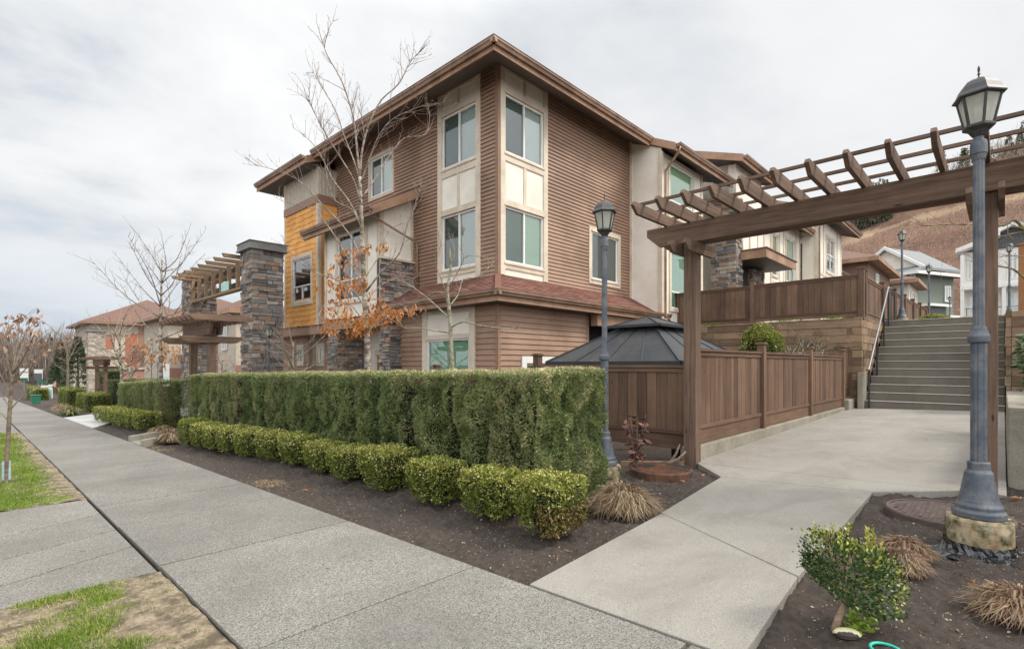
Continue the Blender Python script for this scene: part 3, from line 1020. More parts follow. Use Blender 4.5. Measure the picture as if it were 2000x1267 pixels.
# ================================================================== hedges and shrubs
def hedge(name, label, x0, x1, y0, y1, top0, top1, n, seam=.72, leaf=.036, brown=.0, group=None, clefts=None):
    """clipped hedge: leaf sprays over a box whose top runs from top0 (at y0) to top1 (at y1)"""
    root = thing(name, label, 'hedge', ((x0 + x1) / 2, (y0 + y1) / 2, gz(x0, (y0 + y1) / 2)), group)
    mb = MB()
    e = .24
    zb0, zb1 = gz(x0, y0) - .05, gz(x0, y1) - .05
    mb.hexa([(x0 + e, y0 + e, zb0), (x1 - e, y0 + e, zb0), (x1 - e, y1 - e, zb1), (x0 + e, y1 - e, zb1),
             (x0 + e, y0 + e, top0 - .15), (x1 - e, y0 + e, top0 - .15), (x1 - e, y1 - e, top1 - .15), (x0 + e, y1 - e, top1 - .15)])
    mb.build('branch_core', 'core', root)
    hh = (top0 + top1) / 2 - (zb0 + zb1) / 2
    ar = [(y1 - y0) * hh, (x1 - x0) * hh * 2., (y1 - y0) * (x1 - x0) * .8, (x1 - x0) * hh * .3]
    ns = [int(n * a / sum(ar)) for a in ar]
    PP, NN, TT = [], [], []
    for k, m in enumerate(ns):
        a, b = NR.random(m), NR.random(m)
        zt = lambda y: top0 + (top1 - top0) * (y - y0) / (y1 - y0)
        zb = lambda y: zb0 + .06 + (zb1 - zb0) * (y - y0) / (y1 - y0)
        if k in (0,):
            y = y0 + a * (y1 - y0); P = np.stack([np.full(m, x0), y, zb(y) + b * (zt(y) - zb(y))], 1); N = np.tile([-1., 0, 0], (m, 1))
        elif k == 1:
            x = x0 + a * (x1 - x0); P = np.stack([x, np.full(m, y0), zb(y0) + b * (zt(y0) - zb(y0))], 1); N = np.tile([0., -1, 0], (m, 1))
        elif k == 2:
            y = y0 + a * (y1 - y0); P = np.stack([x0 + b * (x1 - x0), y, zt(y)], 1); N = np.tile([0., 0, 1], (m, 1))
        else:
            x = x0 + a * (x1 - x0); P = np.stack([x, np.full(m, y1), zb(y1) + b * (zt(y1) - zb(y1))], 1); N = np.tile([0., 1, 0], (m, 1))
        q = P * np.array([1, 1, .8])
        f1 = fbm(q * 7., 2, 5); f2 = fbm(q * 11, 2, 15); f3 = fbm(P * np.array([1.3, 1.3, .25]), 2, 40)
        yw = P[:, 1] + .25 * np.sin(P[:, 1] * 1.7) + .05 * (f1 - .5)
        sc = np.abs((yw / seam) % 1 - .5) * 2
        sm = np.clip((sc - .84) / .16, 0, 1) * (.08 + .92 * ((np.floor(yw / seam + .5) * 5.77) % 1)) * np.clip(.25 + 1.5 * f3, 0, 1.2) if k in (0,) else np.zeros(m)
        dep = .34 * np.clip(.52 - f1, -.06, .4) + .07 * (.58 - f2) + sm * .13
        if k == 1: dep = dep * .6
        if k == 2: dep = dep * .5 + (fbm(P * np.array([2.4, 2.4, 0]), 2, 52) - .5) * .07
        if clefts and k == 0:
            dep = dep - sm * .13
            zr = (P[:, 2] - zb(P[:, 1])) / hh
            for cy, st in clefts:
                w = P[:, 1] - cy - .10 * (fbm(np.stack([P[:, 2] * 2.2, P[:, 2] * 0 + cy, P[:, 2] * 0], 1), 2, 60) - .5)
                dep = dep + st * .30 * np.exp(-(w / (.028 + .045 * (1 - zr))) ** 2) * np.clip(1.25 - zr, .12, 1) * np.clip(.35 + 1.5 * f1, .3, 1.2)
        low = np.clip(1 - (P[:, 2] - zb(P[:, 1])) / .3, 0, 1)
        dep = dep + low * .05 * (k != 2) + NR.exponential(.012, m) - .018
        P = P - N * dep[:, None]
        plant = np.floor(P[:, 1] / seam) * 7.31 % 1
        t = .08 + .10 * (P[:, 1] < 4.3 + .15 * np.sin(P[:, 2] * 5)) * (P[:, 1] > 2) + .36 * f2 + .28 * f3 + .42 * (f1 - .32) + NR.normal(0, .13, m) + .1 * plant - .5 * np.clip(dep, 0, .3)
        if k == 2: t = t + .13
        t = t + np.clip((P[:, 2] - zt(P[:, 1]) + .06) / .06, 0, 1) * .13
        br = fbm(P * np.array([1.5, 1.5, .4]), 3, 71) + brown - .1 * low
        t = np.where((NR.random(m) < np.clip((br - .60) * 2.4, 0, .6)), NR.uniform(.83, .93, m), t)
        PP.append(P); TT.append(t)
        A = N * .5 + NR.normal(0, .75, (m, 3)) + np.array([0, 0, .2])
        NN.append(A)
    # stray shoots
    m = int((y1 - y0) * 60)
    y = NR.uniform(y0, y1, m); x = NR.uniform(x0, x1, m)
    zt = top0 + (top1 - top0) * (y - y0) / (y1 - y0)
    A = np.stack([NR.normal(0, .35, m), NR.normal(0, .35, m), np.ones(m)], 1)
    PA = unit(np.concatenate([np.concatenate(NN), A])); P = np.concatenate(PP + [np.stack([x, y, zt - .01], 1)])
    L = np.concatenate([NR.uniform(.6, 1.4, len(P) - m) * leaf, NR.uniform(.04, .085, m)])
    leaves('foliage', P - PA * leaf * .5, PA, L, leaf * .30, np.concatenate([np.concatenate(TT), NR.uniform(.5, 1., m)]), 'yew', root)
    return root


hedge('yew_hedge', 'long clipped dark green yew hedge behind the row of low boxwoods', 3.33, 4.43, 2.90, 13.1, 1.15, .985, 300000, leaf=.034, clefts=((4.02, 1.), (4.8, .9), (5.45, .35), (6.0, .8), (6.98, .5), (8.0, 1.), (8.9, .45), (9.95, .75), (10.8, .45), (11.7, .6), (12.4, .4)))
hedge('yew_hedge', 'shorter clipped hedge beyond the wooden arbor gap, brownish on its street side', 3.33, 4.1, 15.75, 21.2, .80, .60, 80000, brown=.24)


def boxwood(name, label, c, rx, ry, h, n, yellow=.35, dry=.0, leaf=.02, parent=None, group=None, square=7.):
    root = thing(name, label, 'shrub', c, group)
    c = np.array(c)
    mb = MB()
    mb.lathe(c, [(rx * .35, .02), (rx * .62, h * .2), (rx * .7, h * .55), (rx * .55, h * .82)], 10)
    mb.build('branch_core', 'core', root)
    D = NR.uniform(-1, 1, (n, 3))
    fc = NR.integers(0, 3, n); D[np.arange(n), fc] = np.where(NR.random(n) < .5, -1., 1.)
    D[:, 2] = np.where(D[:, 2] < -.85, -D[:, 2], D[:, 2])
    if square < 3: D = unit(D)
    e = square
    s = 1 / (np.abs(D[:, 0]) ** e + np.abs(D[:, 1]) ** e + np.abs(D[:, 2]) ** e) ** (1 / e)
    B = D * s[:, None]
    f = fbm(B * 3.1 + c, 3, 6)
    f2 = fbm(B * 8 + c, 2, 16)
    r = 1.05 - .30 * np.clip(.62 - f, 0, .5) * 2 - .24 * (.55 - f2) - NR.exponential(.035, n)
    B = B * r[:, None]
    und = np.clip(-B[:, 2], 0, 1)
    taper = 1 - .22 * und
    P = c + np.stack([B[:, 0] * rx * taper, B[:, 1] * ry * taper, (B[:, 2] * .5 + .5) * h + .02], 1)
    A = unit(D) * .45 + NR.normal(0, .85, (n, 3)) + np.array([0, 0, .3])
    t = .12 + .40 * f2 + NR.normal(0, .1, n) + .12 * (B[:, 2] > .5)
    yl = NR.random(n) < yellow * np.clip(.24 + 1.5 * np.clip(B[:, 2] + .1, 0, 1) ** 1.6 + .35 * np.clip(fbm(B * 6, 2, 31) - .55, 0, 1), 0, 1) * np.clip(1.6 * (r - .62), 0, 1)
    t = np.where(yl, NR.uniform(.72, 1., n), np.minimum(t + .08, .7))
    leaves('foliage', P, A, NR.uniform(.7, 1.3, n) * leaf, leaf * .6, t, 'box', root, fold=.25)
    if dry:
        k = int(n * dry)
        idx = np.where((D[:, 1] < -.1) & (B[:, 2] < .15))[0][:k]
        if len(idx):
            leaves('scorched_foliage', P[idx] + D[idx] * .012, A[idx], leaf * 1.1, leaf * .6, NR.random(len(idx)), 'box_dry', root, fold=.25)
    return root


boxw = [(3.05, 2.50, .205, .20, .42), (3.07, 3.14, .20, .23, .43), (3.07, 3.93, .19, .23, .42), (3.09, 4.78, .215, .26, .45), (3.12, 5.60, .20, .25, .41),
        (3.16, 6.36, .19, .24, .39), (3.19, 7.18, .20, .27, .41), (3.15, 7.92, .205, .28, .42), (3.06, 8.58, .21, .28, .43), (3.02, 9.26, .20, .26, .42),
        (2.95, 9.84, .20, .25, .43), (2.90, 10.4, .20, .24, .43), (2.88, 11.05, .19, .23, .47)]
ordn = ['first', 'second', 'third', 'fourth', 'fifth', 'sixth', 'seventh', 'eighth', 'ninth', 'tenth', 'eleventh', 'twelfth', 'thirteenth']
look = ['scorched brown low boxwood at the walkway end of the near row', 'broad boxy yellow-tipped boxwood next to the scorched one', 'rounded yellow-tipped boxwood with bare soil on both sides']
for k, (x, y, rx, ry, h) in enumerate(boxw):
    lab = look[k] if k < 3 else 'low boxwood, %s from the walkway in the row before the long hedge' % ordn[k]
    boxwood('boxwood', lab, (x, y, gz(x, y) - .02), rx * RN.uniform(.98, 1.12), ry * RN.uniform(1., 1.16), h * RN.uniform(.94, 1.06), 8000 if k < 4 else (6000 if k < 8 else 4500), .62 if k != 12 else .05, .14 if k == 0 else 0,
            .021 if k < 5 else .025, group='boxwoods before the long hedge')
boxw2 = [(2.98, 15.3, .27, .33), (2.96, 16.3, .27, .42), (2.95, 17.3, .27, .42), (2.94, 18.3, .27, .43), (2.93, 19.3, .28, .45), (2.93, 20.3, .32, .42)]
for k, (x, y, rx, ry) in enumerate(boxw2):
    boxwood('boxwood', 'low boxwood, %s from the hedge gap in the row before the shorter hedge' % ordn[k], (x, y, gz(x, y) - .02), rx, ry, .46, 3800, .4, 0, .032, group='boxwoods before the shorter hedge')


def tuft(name, label, c, r, h, n, mat='tuft', lean=1., w=.0042, group=None, cat='ornamental grass'):
    """arching grass clump: each blade is a bent strip"""
    root = thing(name, label, cat, c, group)
    c = np.array(c)
    mb = MB()
    for _ in range(n):
        a = RN.uniform(0, 2 * math.pi); R0 = RN.uniform(0, r * .22)
        L = RN.uniform(.55, 1.1); out = RN.uniform(.25, 1.) ** .8 * r * lean
        hh = h * RN.uniform(.55, 1.05) * (1.1 - .45 * out / r)
        d = np.array([math.cos(a), math.sin(a), 0]); sd = np.array([-d[1], d[0], 0]) * w * RN.uniform(.5, 1.2)
        tw = RN.uniform(-.35, .35); dd = np.array([math.cos(a + tw), math.sin(a + tw), 0])
        p0 = c + d * R0
        p1 = p0 + d * out * .35 + np.array([0, 0, hh * .8])
        p2 = p0 + d * out * .72 * L + np.array([0, 0, hh * .82 * (1 if RN.random() < .4 else .75)])
        p3 = p0 + dd * out * 1.08 * L + np.array([0, 0, max(.01, hh * RN.uniform(.05, .6))])
        t = RN.random()
        mb.face([p0 - sd, p0 + sd, p1 + sd, p1 - sd], t * .6)
        mb.face([p1 - sd, p1 + sd, p2 + sd * .8, p2 - sd * .8], t)
        mb.face([p2 - sd * .8, p2 + sd * .8, p3], t)
    mb.build('blades', mat, root)
    return root


tuft('ornamental_grass', 'pale dry fountain grass drooping over soil by the walkway corner', (3.95, 2.42, gz(3.95, 2.42) - .05), .36, .34, 2200, 'tuft')
tuft('ornamental_grass', 'russet sedge clump nearer the tall lamp footing', (4.20, .47, gz(4.2, .4) - .04), .19, .16, 1500, 'tuft_red')
tuft('ornamental_grass', 'smaller russet sedge clump behind the tilted glossy bush', (3.86, .45, gz(3.8, .4) - .04), .17, .18, 1300, 'tuft_red')
tuft('ornamental_grass', 'russet and green sedge clump at the right edge of the bed', (3.54, -.05, gz(3.5, 0) - .04), .22, .20, 1800, 'tuft_red')
tuft('ornamental_grass', 'bleached grass clump beside the low kerb at the hedge gap', (2.75, 12.0, gz(2.7, 12) - .02), .34, .38, 500, 'tuft', w=.012)
tuft('ornamental_grass', 'bleached grass clump beyond the low kerb at the hedge gap', (2.9, 13.5, gz(2.9, 13.5) - .02), .36, .34, 450, 'tuft', w=.012)
for k, y in enumerate((25.9, 27.1, 28.4, 29.8, 31.3)):
    tuft('ornamental_grass', 'tan sedge mound, %s past the driveway along the pavement' % ordn[k], (2.62 + .05 * k, y, gz(2.6, y) - .03), .5, .42, 300, ('tuft', 'tuft_green')[k == 0], w=.022, group='sedge mounds past the driveway')

# glossy bush on a leaning bare stem, right bed
bc = (2.86, .56, gz(2.86, .56) - .04)
root = thing('leaning_bush', 'glossy yellow-tipped bush leaning on a bare forked stem by the painted stone', 'shrub', bc)
mb = MB()
rv, fv = V((.6904, -.7235, 0)), V((.7235, .6904, 0))
def bp(r, z, f=0.): return V(bc) + rv * r + fv * f + V((0, 0, z))
mb.tube([bp(-.035, -.02), bp(-.015, .06), bp(.012, .12), bp(.015, .17), bp(.005, .22)], [.020, .015, .013, .012, .009], 8)
mb.tube([bp(.015, .165), bp(-.01, .23), bp(-.035, .32), bp(-.06, .42)], [.011, .009, .007, .005], 6)
mb.tube([bp(.015, .17), bp(.018, .26), bp(.05, .36)], [.010, .008, .006], 6)
mb.tube([bp(.01, .105), bp(.06, .115, .03), bp(.13, .15, .04), bp(.2, .24, .04)], [.011, .010, .008, .005], 6)
for k in range(22):
    q = RN.choice([bp(-.01, .23), bp(-.035, .32), bp(-.058, .41), bp(.018, .26), bp(.048, .355), bp(.13, .15, .04), bp(.198, .238, .04)])
    mb.tube([q, q + V((RN.uniform(-.06, .06), RN.uniform(-.06, .06), RN.uniform(.03, .08)))], [.003, .0015], 4)
mb.build('stem', 'tanbark', root, smooth=True)
n = 3800
D = unit(NR.normal(size=(n, 3)))
e = 5.
s = 1 / (np.abs(D[:, 0]) ** e + np.abs(D[:, 1]) ** e + np.abs(D[:, 2]) ** e) ** (1 / e)
B = D * s[:, None]
r = 1.02 - NR.exponential(.14, n) - .25 * np.clip(.58 - fbm(B * 3, 3, 44), 0, .4)
B = B * np.clip(r, .2, 1.05)[:, None]
shift = .05 + .05 * (-B[:, 2])
rr = B[:, 0] * .185 + .05 + .03 * NR.normal(0, 1, n) * (NR.random(n) < .12)
zz_ = .285 + B[:, 2] * .155 - .26 * (rr - .05) + .10 * np.clip(-B[:, 0] - .1, 0, 1.2) * np.clip(-B[:, 2] + .1, 0, 1) - .012
P = np.array(bc) + np.outer(rr + .0, rv) + np.outer(B[:, 1] * .15, fv) + np.outer(zz_, (0, 0, 1))
A = D * 1.2 + NR.normal(0, .6, (n, 3)) + np.array([0, 0, .4])
t = NR.uniform(0, .72, n)
yl = (NR.random(n) < .06 + .30 * ((B[:, 2] > .5) | ((B[:, 0] > .55) & (B[:, 2] > -.6)))) & (r > .8)
t = np.where(yl, NR.uniform(.8, 1, n), t)
# upright yellow shoots
pp, aa = [], []
for k in range(16):
    q = np.array(bp(RN.uniform(-.12, .2), RN.uniform(.40, .47), RN.uniform(-.1, .1)))
    q[2] -= .12 * max(0, (q - np.array(bc)) @ np.array(rv))
    for j in range(9):
        pp.append(q + np.array([0, 0, .006 * j])); aa.append([RN.uniform(-1, 1), RN.uniform(-1, 1), .9])
P = np.concatenate([P, np.array(pp)]); A = np.concatenate([A, np.array(aa)]); t = np.concatenate([t, NR.uniform(.8, 1, len(pp))])
leaves('foliage', P, A, NR.uniform(.014, .025, len(P)), .0125, t, 'bush', root, fold=.3)

# low weeds
for k, (r_, f_, nn_, lab) in enumerate(((.10, .02, 150, 'bright green weed mat at the foot of the leaning bush'), (.17, .12, 60, 'small bright green weed right of the leaning bush'))):
    q = np.array(bp(r_, .0, f_))
    P = q + np.stack([NR.normal(0, .05, nn_), NR.normal(0, .03, nn_), NR.uniform(0.005, .035, nn_)], 1)
    tag(leaves('weed_cover', P, np.stack([NR.normal(0, 1, nn_), NR.normal(0, 1, nn_), NR.uniform(.1, .8, nn_)], 1), .026, .016, NR.uniform(.45, .78, nn_), 'grass', loc=tuple(q)), lab, 'weed', kind='stuff')

# painted stone and teal hose ring
mb = MB()
c0 = bp(-.015, .012, -.065)
pr_ = [(.0001, -.018), (.04, -.016), (.056, .0), (.045, .012), (.02, .019), (.0001, .021)]
mb.lathe((0, 0, 0), pr_, 20)
mb.v = [(x * 1.05, y * .58, z) for x, y, z in mb.v]


def mat_painted():
    s = NT('painted_stone')
    co = s.n('SeparateXYZ', Vector=s.n('TexCoord').outputs['Object']).outputs
    w = s.math('ADD', co[1], s.math('MULTIPLY', s.math('SUBTRACT', s.noise(28., 2, .5, stretch=(1, .05, .05)), .5), .05))
    k = s.math('GREATER_THAN', w, -.014)
    c = s.mix(k, (.045, .042, .045), (.66, .62, .36))
    z = s.math('LESS_THAN', co[2], -.002)
    c = s.mix(z, c, (.32, .2, .12))
    return s.done(s.bsdf(c, .5))


M['painted'] = mat_painted()
o = mb.build('painted_stone', 'painted', loc=(0, 0, 0), smooth=True)
o.location = c0 + V((0, 0, .01)); o.rotation_euler = (.25, -.1, math.radians(-72))
tag(o, 'flat oval stone painted cream over dark grey lying at the bush stem', 'stone')
mb = MB()
c0 = bp(.07, .02, -.20)
mb.tube([c0 + rv * .058 * math.cos(a) + fv * .058 * math.sin(a) for a in [2 * math.pi * i / 40 for i in range(41)]], .0065, 8)
tag(mb.build('hose_ring', 'teal', smooth=True), 'teal plastic ring lying on the soil at the bottom edge', 'ring')

# red-leaved plant, twig stump, plank and covers behind the corner lamp
q0 = (5.55, 3.22, gz(5.5, 3.2) - .05)
root = thing('red_leaf_shrub', 'small shrub with drooping dark red leaves beside the corner lamp post', 'shrub', q0)
mb = MB(); pp = []; aa = []
for k in range(9):
    a = RN.uniform(0, 6.28); h = RN.uniform(.35, .72)
    t1 = V(q0) + V((math.cos(a) * .12, math.sin(a) * .12, h))
    mb.tube([q0, V(q0) + V((math.cos(a) * .04, math.sin(a) * .04, h * .5)), t1], [.008, .006, .004], 5)
    for j in range(13):
        f = RN.uniform(.3, 1.05)
        pp.append(V(q0).lerp(t1, f)); b = RN.uniform(0, 6.28); aa.append((math.cos(b), math.sin(b), RN.uniform(-1.1, .2)))
mb.build('stem', 'bark', root)
leaves('foliage', np.array(pp), np.array(aa), NR.uniform(.07, .13, len(pp)), .04, NR.random(len(pp)), 'redleaf', root, fold=.3)
mb = MB()
q = V((6.05, 3.1, gz(6, 3.1) - .04))
mb.tube([q, q + V((.03, -.05, .06)), q + V((.05, -.16, .12)), q + V((.08, -.24, .22))], [.035, .03, .02, .01], 7)
mb.tube([q + V((.03, -.06, .07)), q + V((.1, -.1, .17)), q + V((.08, -.16, .3))], [.022, .016, .008], 6)
mb.tube([q + V((.0, .0, .03)), q + V((-.02, .12, .04)), q + V((-.05, .22, .02))], [.03, .02, .01], 6)
tag(mb.build('dead_stump', 'bark', smooth=True), 'broken grey stump with two snapped branches below the street fence', 'stump')
mb = MB(); mb.bar((5.75, 3.55, gz(5.7, 3.5) - .0), (6.22, 2.93, gz(6.2, 2.9) - .0), .04, .07)
tag(mb.build('edging_plank', 'sleeper_y'), 'short timber edging plank on the soil behind the rusty vault lid', 'plank')


def cover(name, label, c, r, h, mat):
    root = thing(name, label, 'manhole cover', c)
    mb = MB()
    mb.lathe(c, [(r + .03, -.05), (r + .03, h - .012), (r + .02, h), (r, h), (r, h - .01), (.001, h - .01)], 40, .25)
    mb.build('rim', mat, root)
    mb = MB()
    st = .036
    k = int(r / st) + 1
    for i in range(-k, k + 1):
        for j in range(-k, k + 1):
            x, y = i * st * 1.15 + (.028 if j % 2 else 0), j * st
            if math.hypot(x, y) < r - .03:
                mb.box(c[0] + x - .013, c[0] + x + .013, c[1] + y - .012, c[1] + y + .012, c[2] + h - .012, c[2] + h - .002)
    mb.build('lid_tread', mat, root)
    return root


cover('vault_lid', 'raised rusty round vault lid on the soil behind the corner lamp', (5.62, 2.93, gz(5.6, 2.9) - .05), .33, .09, 'rust')
cover('vault_lid', 'flush brown patterned round lid next to the tall lamp footing', (5.45, .33, gz(5.4, .3) - .03), .38, .035, 'cover')

# soil litter: pebbles, chips, fallen leaves
n = 9000
X = NR.uniform(2.3, 6.6, n); Y = NR.uniform(-.6, 12, n) * NR.random(n) ** .35
ok = ~((X > 2.2) & (Y > .78 - .0) & (Y < 2.0 + .09 * (X - 2.2)) ) & ~((X > 5.7) & (Y > .2) & (Y < 2.85))
X, Y = X[ok], Y[ok]; n = len(X)
Z = ground_z(X, Y)
A = np.stack([NR.normal(0, 1, n), NR.normal(0, 1, n), NR.normal(0, .15, n)], 1)
big = NR.random(n) < .10
o = leaves('soil_litter', np.stack([X, Y, Z + .006], 1), A, np.where(big, .022, NR.uniform(.005, .014, n)), np.where(big, .012, NR.uniform(.005, .009, n)), NR.uniform(.25, 1.3, n), 'tuft', loc=(0, 0, 0))
tag(o, 'pale chips and pebbles strewn over the dark soil', 'litter', kind='stuff')
n = 2600
X = np.concatenate([NR.uniform(2.25, 2.75, n // 2), NR.uniform(2.3, 3.0, n // 2)]); Y = np.concatenate([NR.uniform(9.5, 11.8, n // 2), NR.normal(6.3, .12, n // 2)])
k = fbm(np.stack([X, Y, X * 0], 1) * 2.5, 3, 91) > .5
k[n // 2:] = X[n // 2:] < 2.6
X, Y = X[k], Y[k]; n = len(X)
o = leaves('dead_grass', np.stack([X, Y, ground_z(X, Y)], 1), np.stack([NR.normal(0, 1, n), NR.normal(0, 1, n), NR.uniform(.2, .9, n)], 1), .05, .005, NR.uniform(.3, .9, n), 'tuft', loc=(0, 0, 0))
tag(o, 'straw coloured dead grass at the pavement edge of the soil bed', 'grass', kind='stuff')
n = 900
X = NR.uniform(2.3, 6.4, n); Y = NR.uniform(-.9, 9, n) * NR.random(n) ** .3
ok = ~((Y > .75) & (Y < 2.0 + .09 * (X - 2.2))) & ~((X > 5.7) & (Y > .2) & (Y < 2.85))
X, Y = X[ok], Y[ok]; n = len(X)
o = leaves('bark_chips', np.stack([X, Y, ground_z(X, Y) + .008], 1), np.stack([NR.normal(0, 1, n), NR.normal(0, 1, n), NR.normal(0, .2, n)], 1), NR.uniform(.02, .06, n), NR.uniform(.004, .014, n), NR.uniform(0, .75, n), 'tuft_red', loc=(0, 0, 0))
tag(o, 'brown bark chips and snapped twigs over the soil', 'litter', kind='stuff')
fl = [(5.6, 2.42, .1, 'orange leaf lying on the corner of the walkway'), (5.35, 2.5, 1.2, 'orange leaf on the soil just off the walkway corner'), (3.95, .12, .4, 'curled orange leaf beside the lamp footing'),
      (6.35, -.12, 2., 'orange leaf at the foot of the concrete planter'), (2.6, 5.6, 2.6, 'small orange leaf on the soil by the pavement edge')]
for x, y, a, lab in fl:
    mb = MB()
    z = (PZ(x, y) if lab.endswith('walkway') else float(ground_z(np.array([x]), np.array([y]))[0])) + .006
    d = V((math.cos(a), math.sin(a), 0)); sd = V((-d.y, d.x, 0))
    p = V((x, y, z))
    mb.face([p, p + d * .04 + sd * .022 + V((0, 0, .012)), p + d * .09 + V((0, 0, .008)), p + d * .045], .6)
    mb.face([p, p + d * .045, p + d * .09 + V((0, 0, .008)), p + d * .04 - sd * .022 + V((0, 0, .014))], .4)
    tag(mb.build('fallen_leaf', 'oleaf'), lab, 'leaf', 'fallen orange leaves')
# ================================================================== lamp posts
def lamp_post(name, label, x, y, z, footing=True, group='lantern posts along the walkways', sag=False):
    root = thing(name, label, 'street lamp', (x, y, z), group)
    c = (x, y, z)
    K = .745
    S = lambda p: [(r * K, h) for r, h in p]
    if footing:
        mb = MB()
        mb.lathe(c, S([(.236, -.12), (.236, .19), (.226, .205), (.001, .208)]), 36)
        mb.build('footing', 'foot', root)
    mb = MB()
    mb.lathe(c, S([(.19, .21), (.19, .245), (.172, .262), (.172, .285), (.15, .305), (.138, .33), (.10, .50), (.082, .52), (.082, .566), (.073, .575)]), 28)
    mb.build('pole_base', 'post_paint', root, bevel=.004)
    mb = MB()
    for (r0, z0, r1, z1) in ((.059 * K, .57, .058 * K, 1.37), (.042 * K, 1.46, .041 * K, 2.60)):
        b = len(mb.v)
        m = 32
        for zz, rr in ((z0, r0), (z1, r1)):
            for k in range(m):
                a = 2 * math.pi * k / m
                q = rr * (1. if k % 4 in (0, 1, 2) else .90)
                mb.v.append((x + q * math.cos(a), y + q * math.sin(a), z + zz))
        for k in range(m):
            k2 = (k + 1) % m
            mb.f.append((b + k, b + k2, b + m + k2, b + m + k)); mb.t.append(.5); mb.mi.append(0)
    mb.build('pole', 'post_paint', root)
    mb = MB()
    mb.lathe(c, S([(.070, 1.365), (.078, 1.372), (.078, 1.41), (.060, 1.445), (.052, 1.475), (.044, 1.476)]), 24)
    mb.build('collar', 'post_paint', root, bevel=.002)
    mb = MB()
    mb.lathe(c, S([(.044, 2.585), (.05, 2.60), (.056, 2.625), (.062, 2.63), (.062, 2.69), (.056, 2.715), (.036, 2.725), (.036, 2.745)]), 24)
    mb.build('collar', 'post_paint', root, bevel=.002)
    rot = math.radians(20)
    # lantern
    mb = MB()
    mb.lathe(c, S([(.034, 2.74), (.05, 2.755), (.075, 2.785), (.112, 2.80), (.118, 2.806), (.118, 2.82), (.1, 2.823)]), 6, .4, rot)
    for k in range(6):
        a = 2 * math.pi * k / 6 + rot
        mb.bar((x + .1 * K * math.cos(a), y + .1 * K * math.sin(a), z + 2.815), (x + .155 * K * math.cos(a), y + .155 * K * math.sin(a), z + 3.01), .013, .013, up=(-math.sin(a), math.cos(a), 0))
    mb.lathe(c, S([(.158, 3.0), (.19, 3.006), (.192, 3.014), (.165, 3.04), (.145, 3.075), (.115, 3.105), (.07, 3.125), (.02, 3.135)]), 6, .4, rot)
    lant = mb.build('lantern_frame', 'post_dark', root)
    mb = MB()
    for k in range(6):
        a, b = 2 * math.pi * k / 6 + rot, 2 * math.pi * (k + 1) / 6 + rot
        mb.face([(x + .098 * K * math.cos(a), y + .098 * K * math.sin(a), z + 2.822), (x + .098 * K * math.cos(b), y + .098 * K * math.sin(b), z + 2.822),
                 (x + .150 * K * math.cos(b), y + .150 * K * math.sin(b), z + 3.0), (x + .150 * K * math.cos(a), y + .150 * K * math.sin(a), z + 3.0)])
    mb.build('lantern_pane', 'frost', lant)
    mb = MB(); mb.lathe(c, S([(.02, 2.82), (.028, 2.85), (.026, 2.89), (.01, 2.905)]), 12)
    mb.build('bulb', 'bulb', lant, smooth=True)
    mb = MB()
    mb.lathe(c, S([(.008, 3.13), (.014, 3.14), (.006, 3.148), (.006, 3.16), (.014, 3.166), (.006, 3.172), (.009, 3.185), (.011, 3.2), (.007, 3.215), (.001, 3.225)]), 10)
    mb.build('finial', 'post_dark', lant, smooth=True)
    return root


near = lamp_post('lamp_post', 'tall slate blue lantern post nearest the camera, its mossy footing wrapped in black plastic', 4.66, .12, .0)
mid = lamp_post('lamp_post', 'lantern post standing between the hedge end and the rusty vault lid', 4.87, 3.22, -.095)
copy_tree(mid, 'dark lantern post just above the stair head beside the terrace fence', (21.4, 2.45, 2.56))
copy_tree(mid, 'lantern post farther along the upper path, between the terrace fence and green house', (30., 2.45, 2.62))
copy_tree(mid, 'lantern post standing on the right retaining timbers by the orange fence', (29., -.17, 3.0))
copy_tree(mid, 'lantern post at the foot of the large stone gate pillar', (6.0, 15.6, -.75))
copy_tree(mid, 'left one of the two small far lantern posts beside the distant birch', (12., 59.8, -1.7))
copy_tree(mid, 'right one of the two small far lantern posts beside the distant birch', (12.5, 59.7, -1.7))
copy_tree(mid, 'distant lantern post at the end of the upper terrace fence', (48., 2.76, 2.95))
# crumpled plastic round the near footing
mb = MB()
c = (4.66, .12, 0)
m = 56
rings = []
for (r, z, j) in ((.182, .045, .006), (.186, .015, .010), (.2, -.012, .018), (.235, -.03, .026), (.28, -.05, .035)):
    rings.append([(c[0] + (r + RN.uniform(-j, j)) * math.cos(2 * math.pi * k / m), c[1] + (r + RN.uniform(-j, j)) * math.sin(2 * math.pi * k / m), z + RN.uniform(-j, j) * .6) for k in range(m)])
for a, b in zip(rings, rings[1:]):
    for k in range(m):
        k2 = (k + 1) % m
        mb.face([a[k], a[k2], b[k2], b[k]])
tag(mb.build('plastic_sheet', 'black_plastic'), 'crumpled black plastic wrapped round the base of the tall lamp footing', 'plastic sheet')


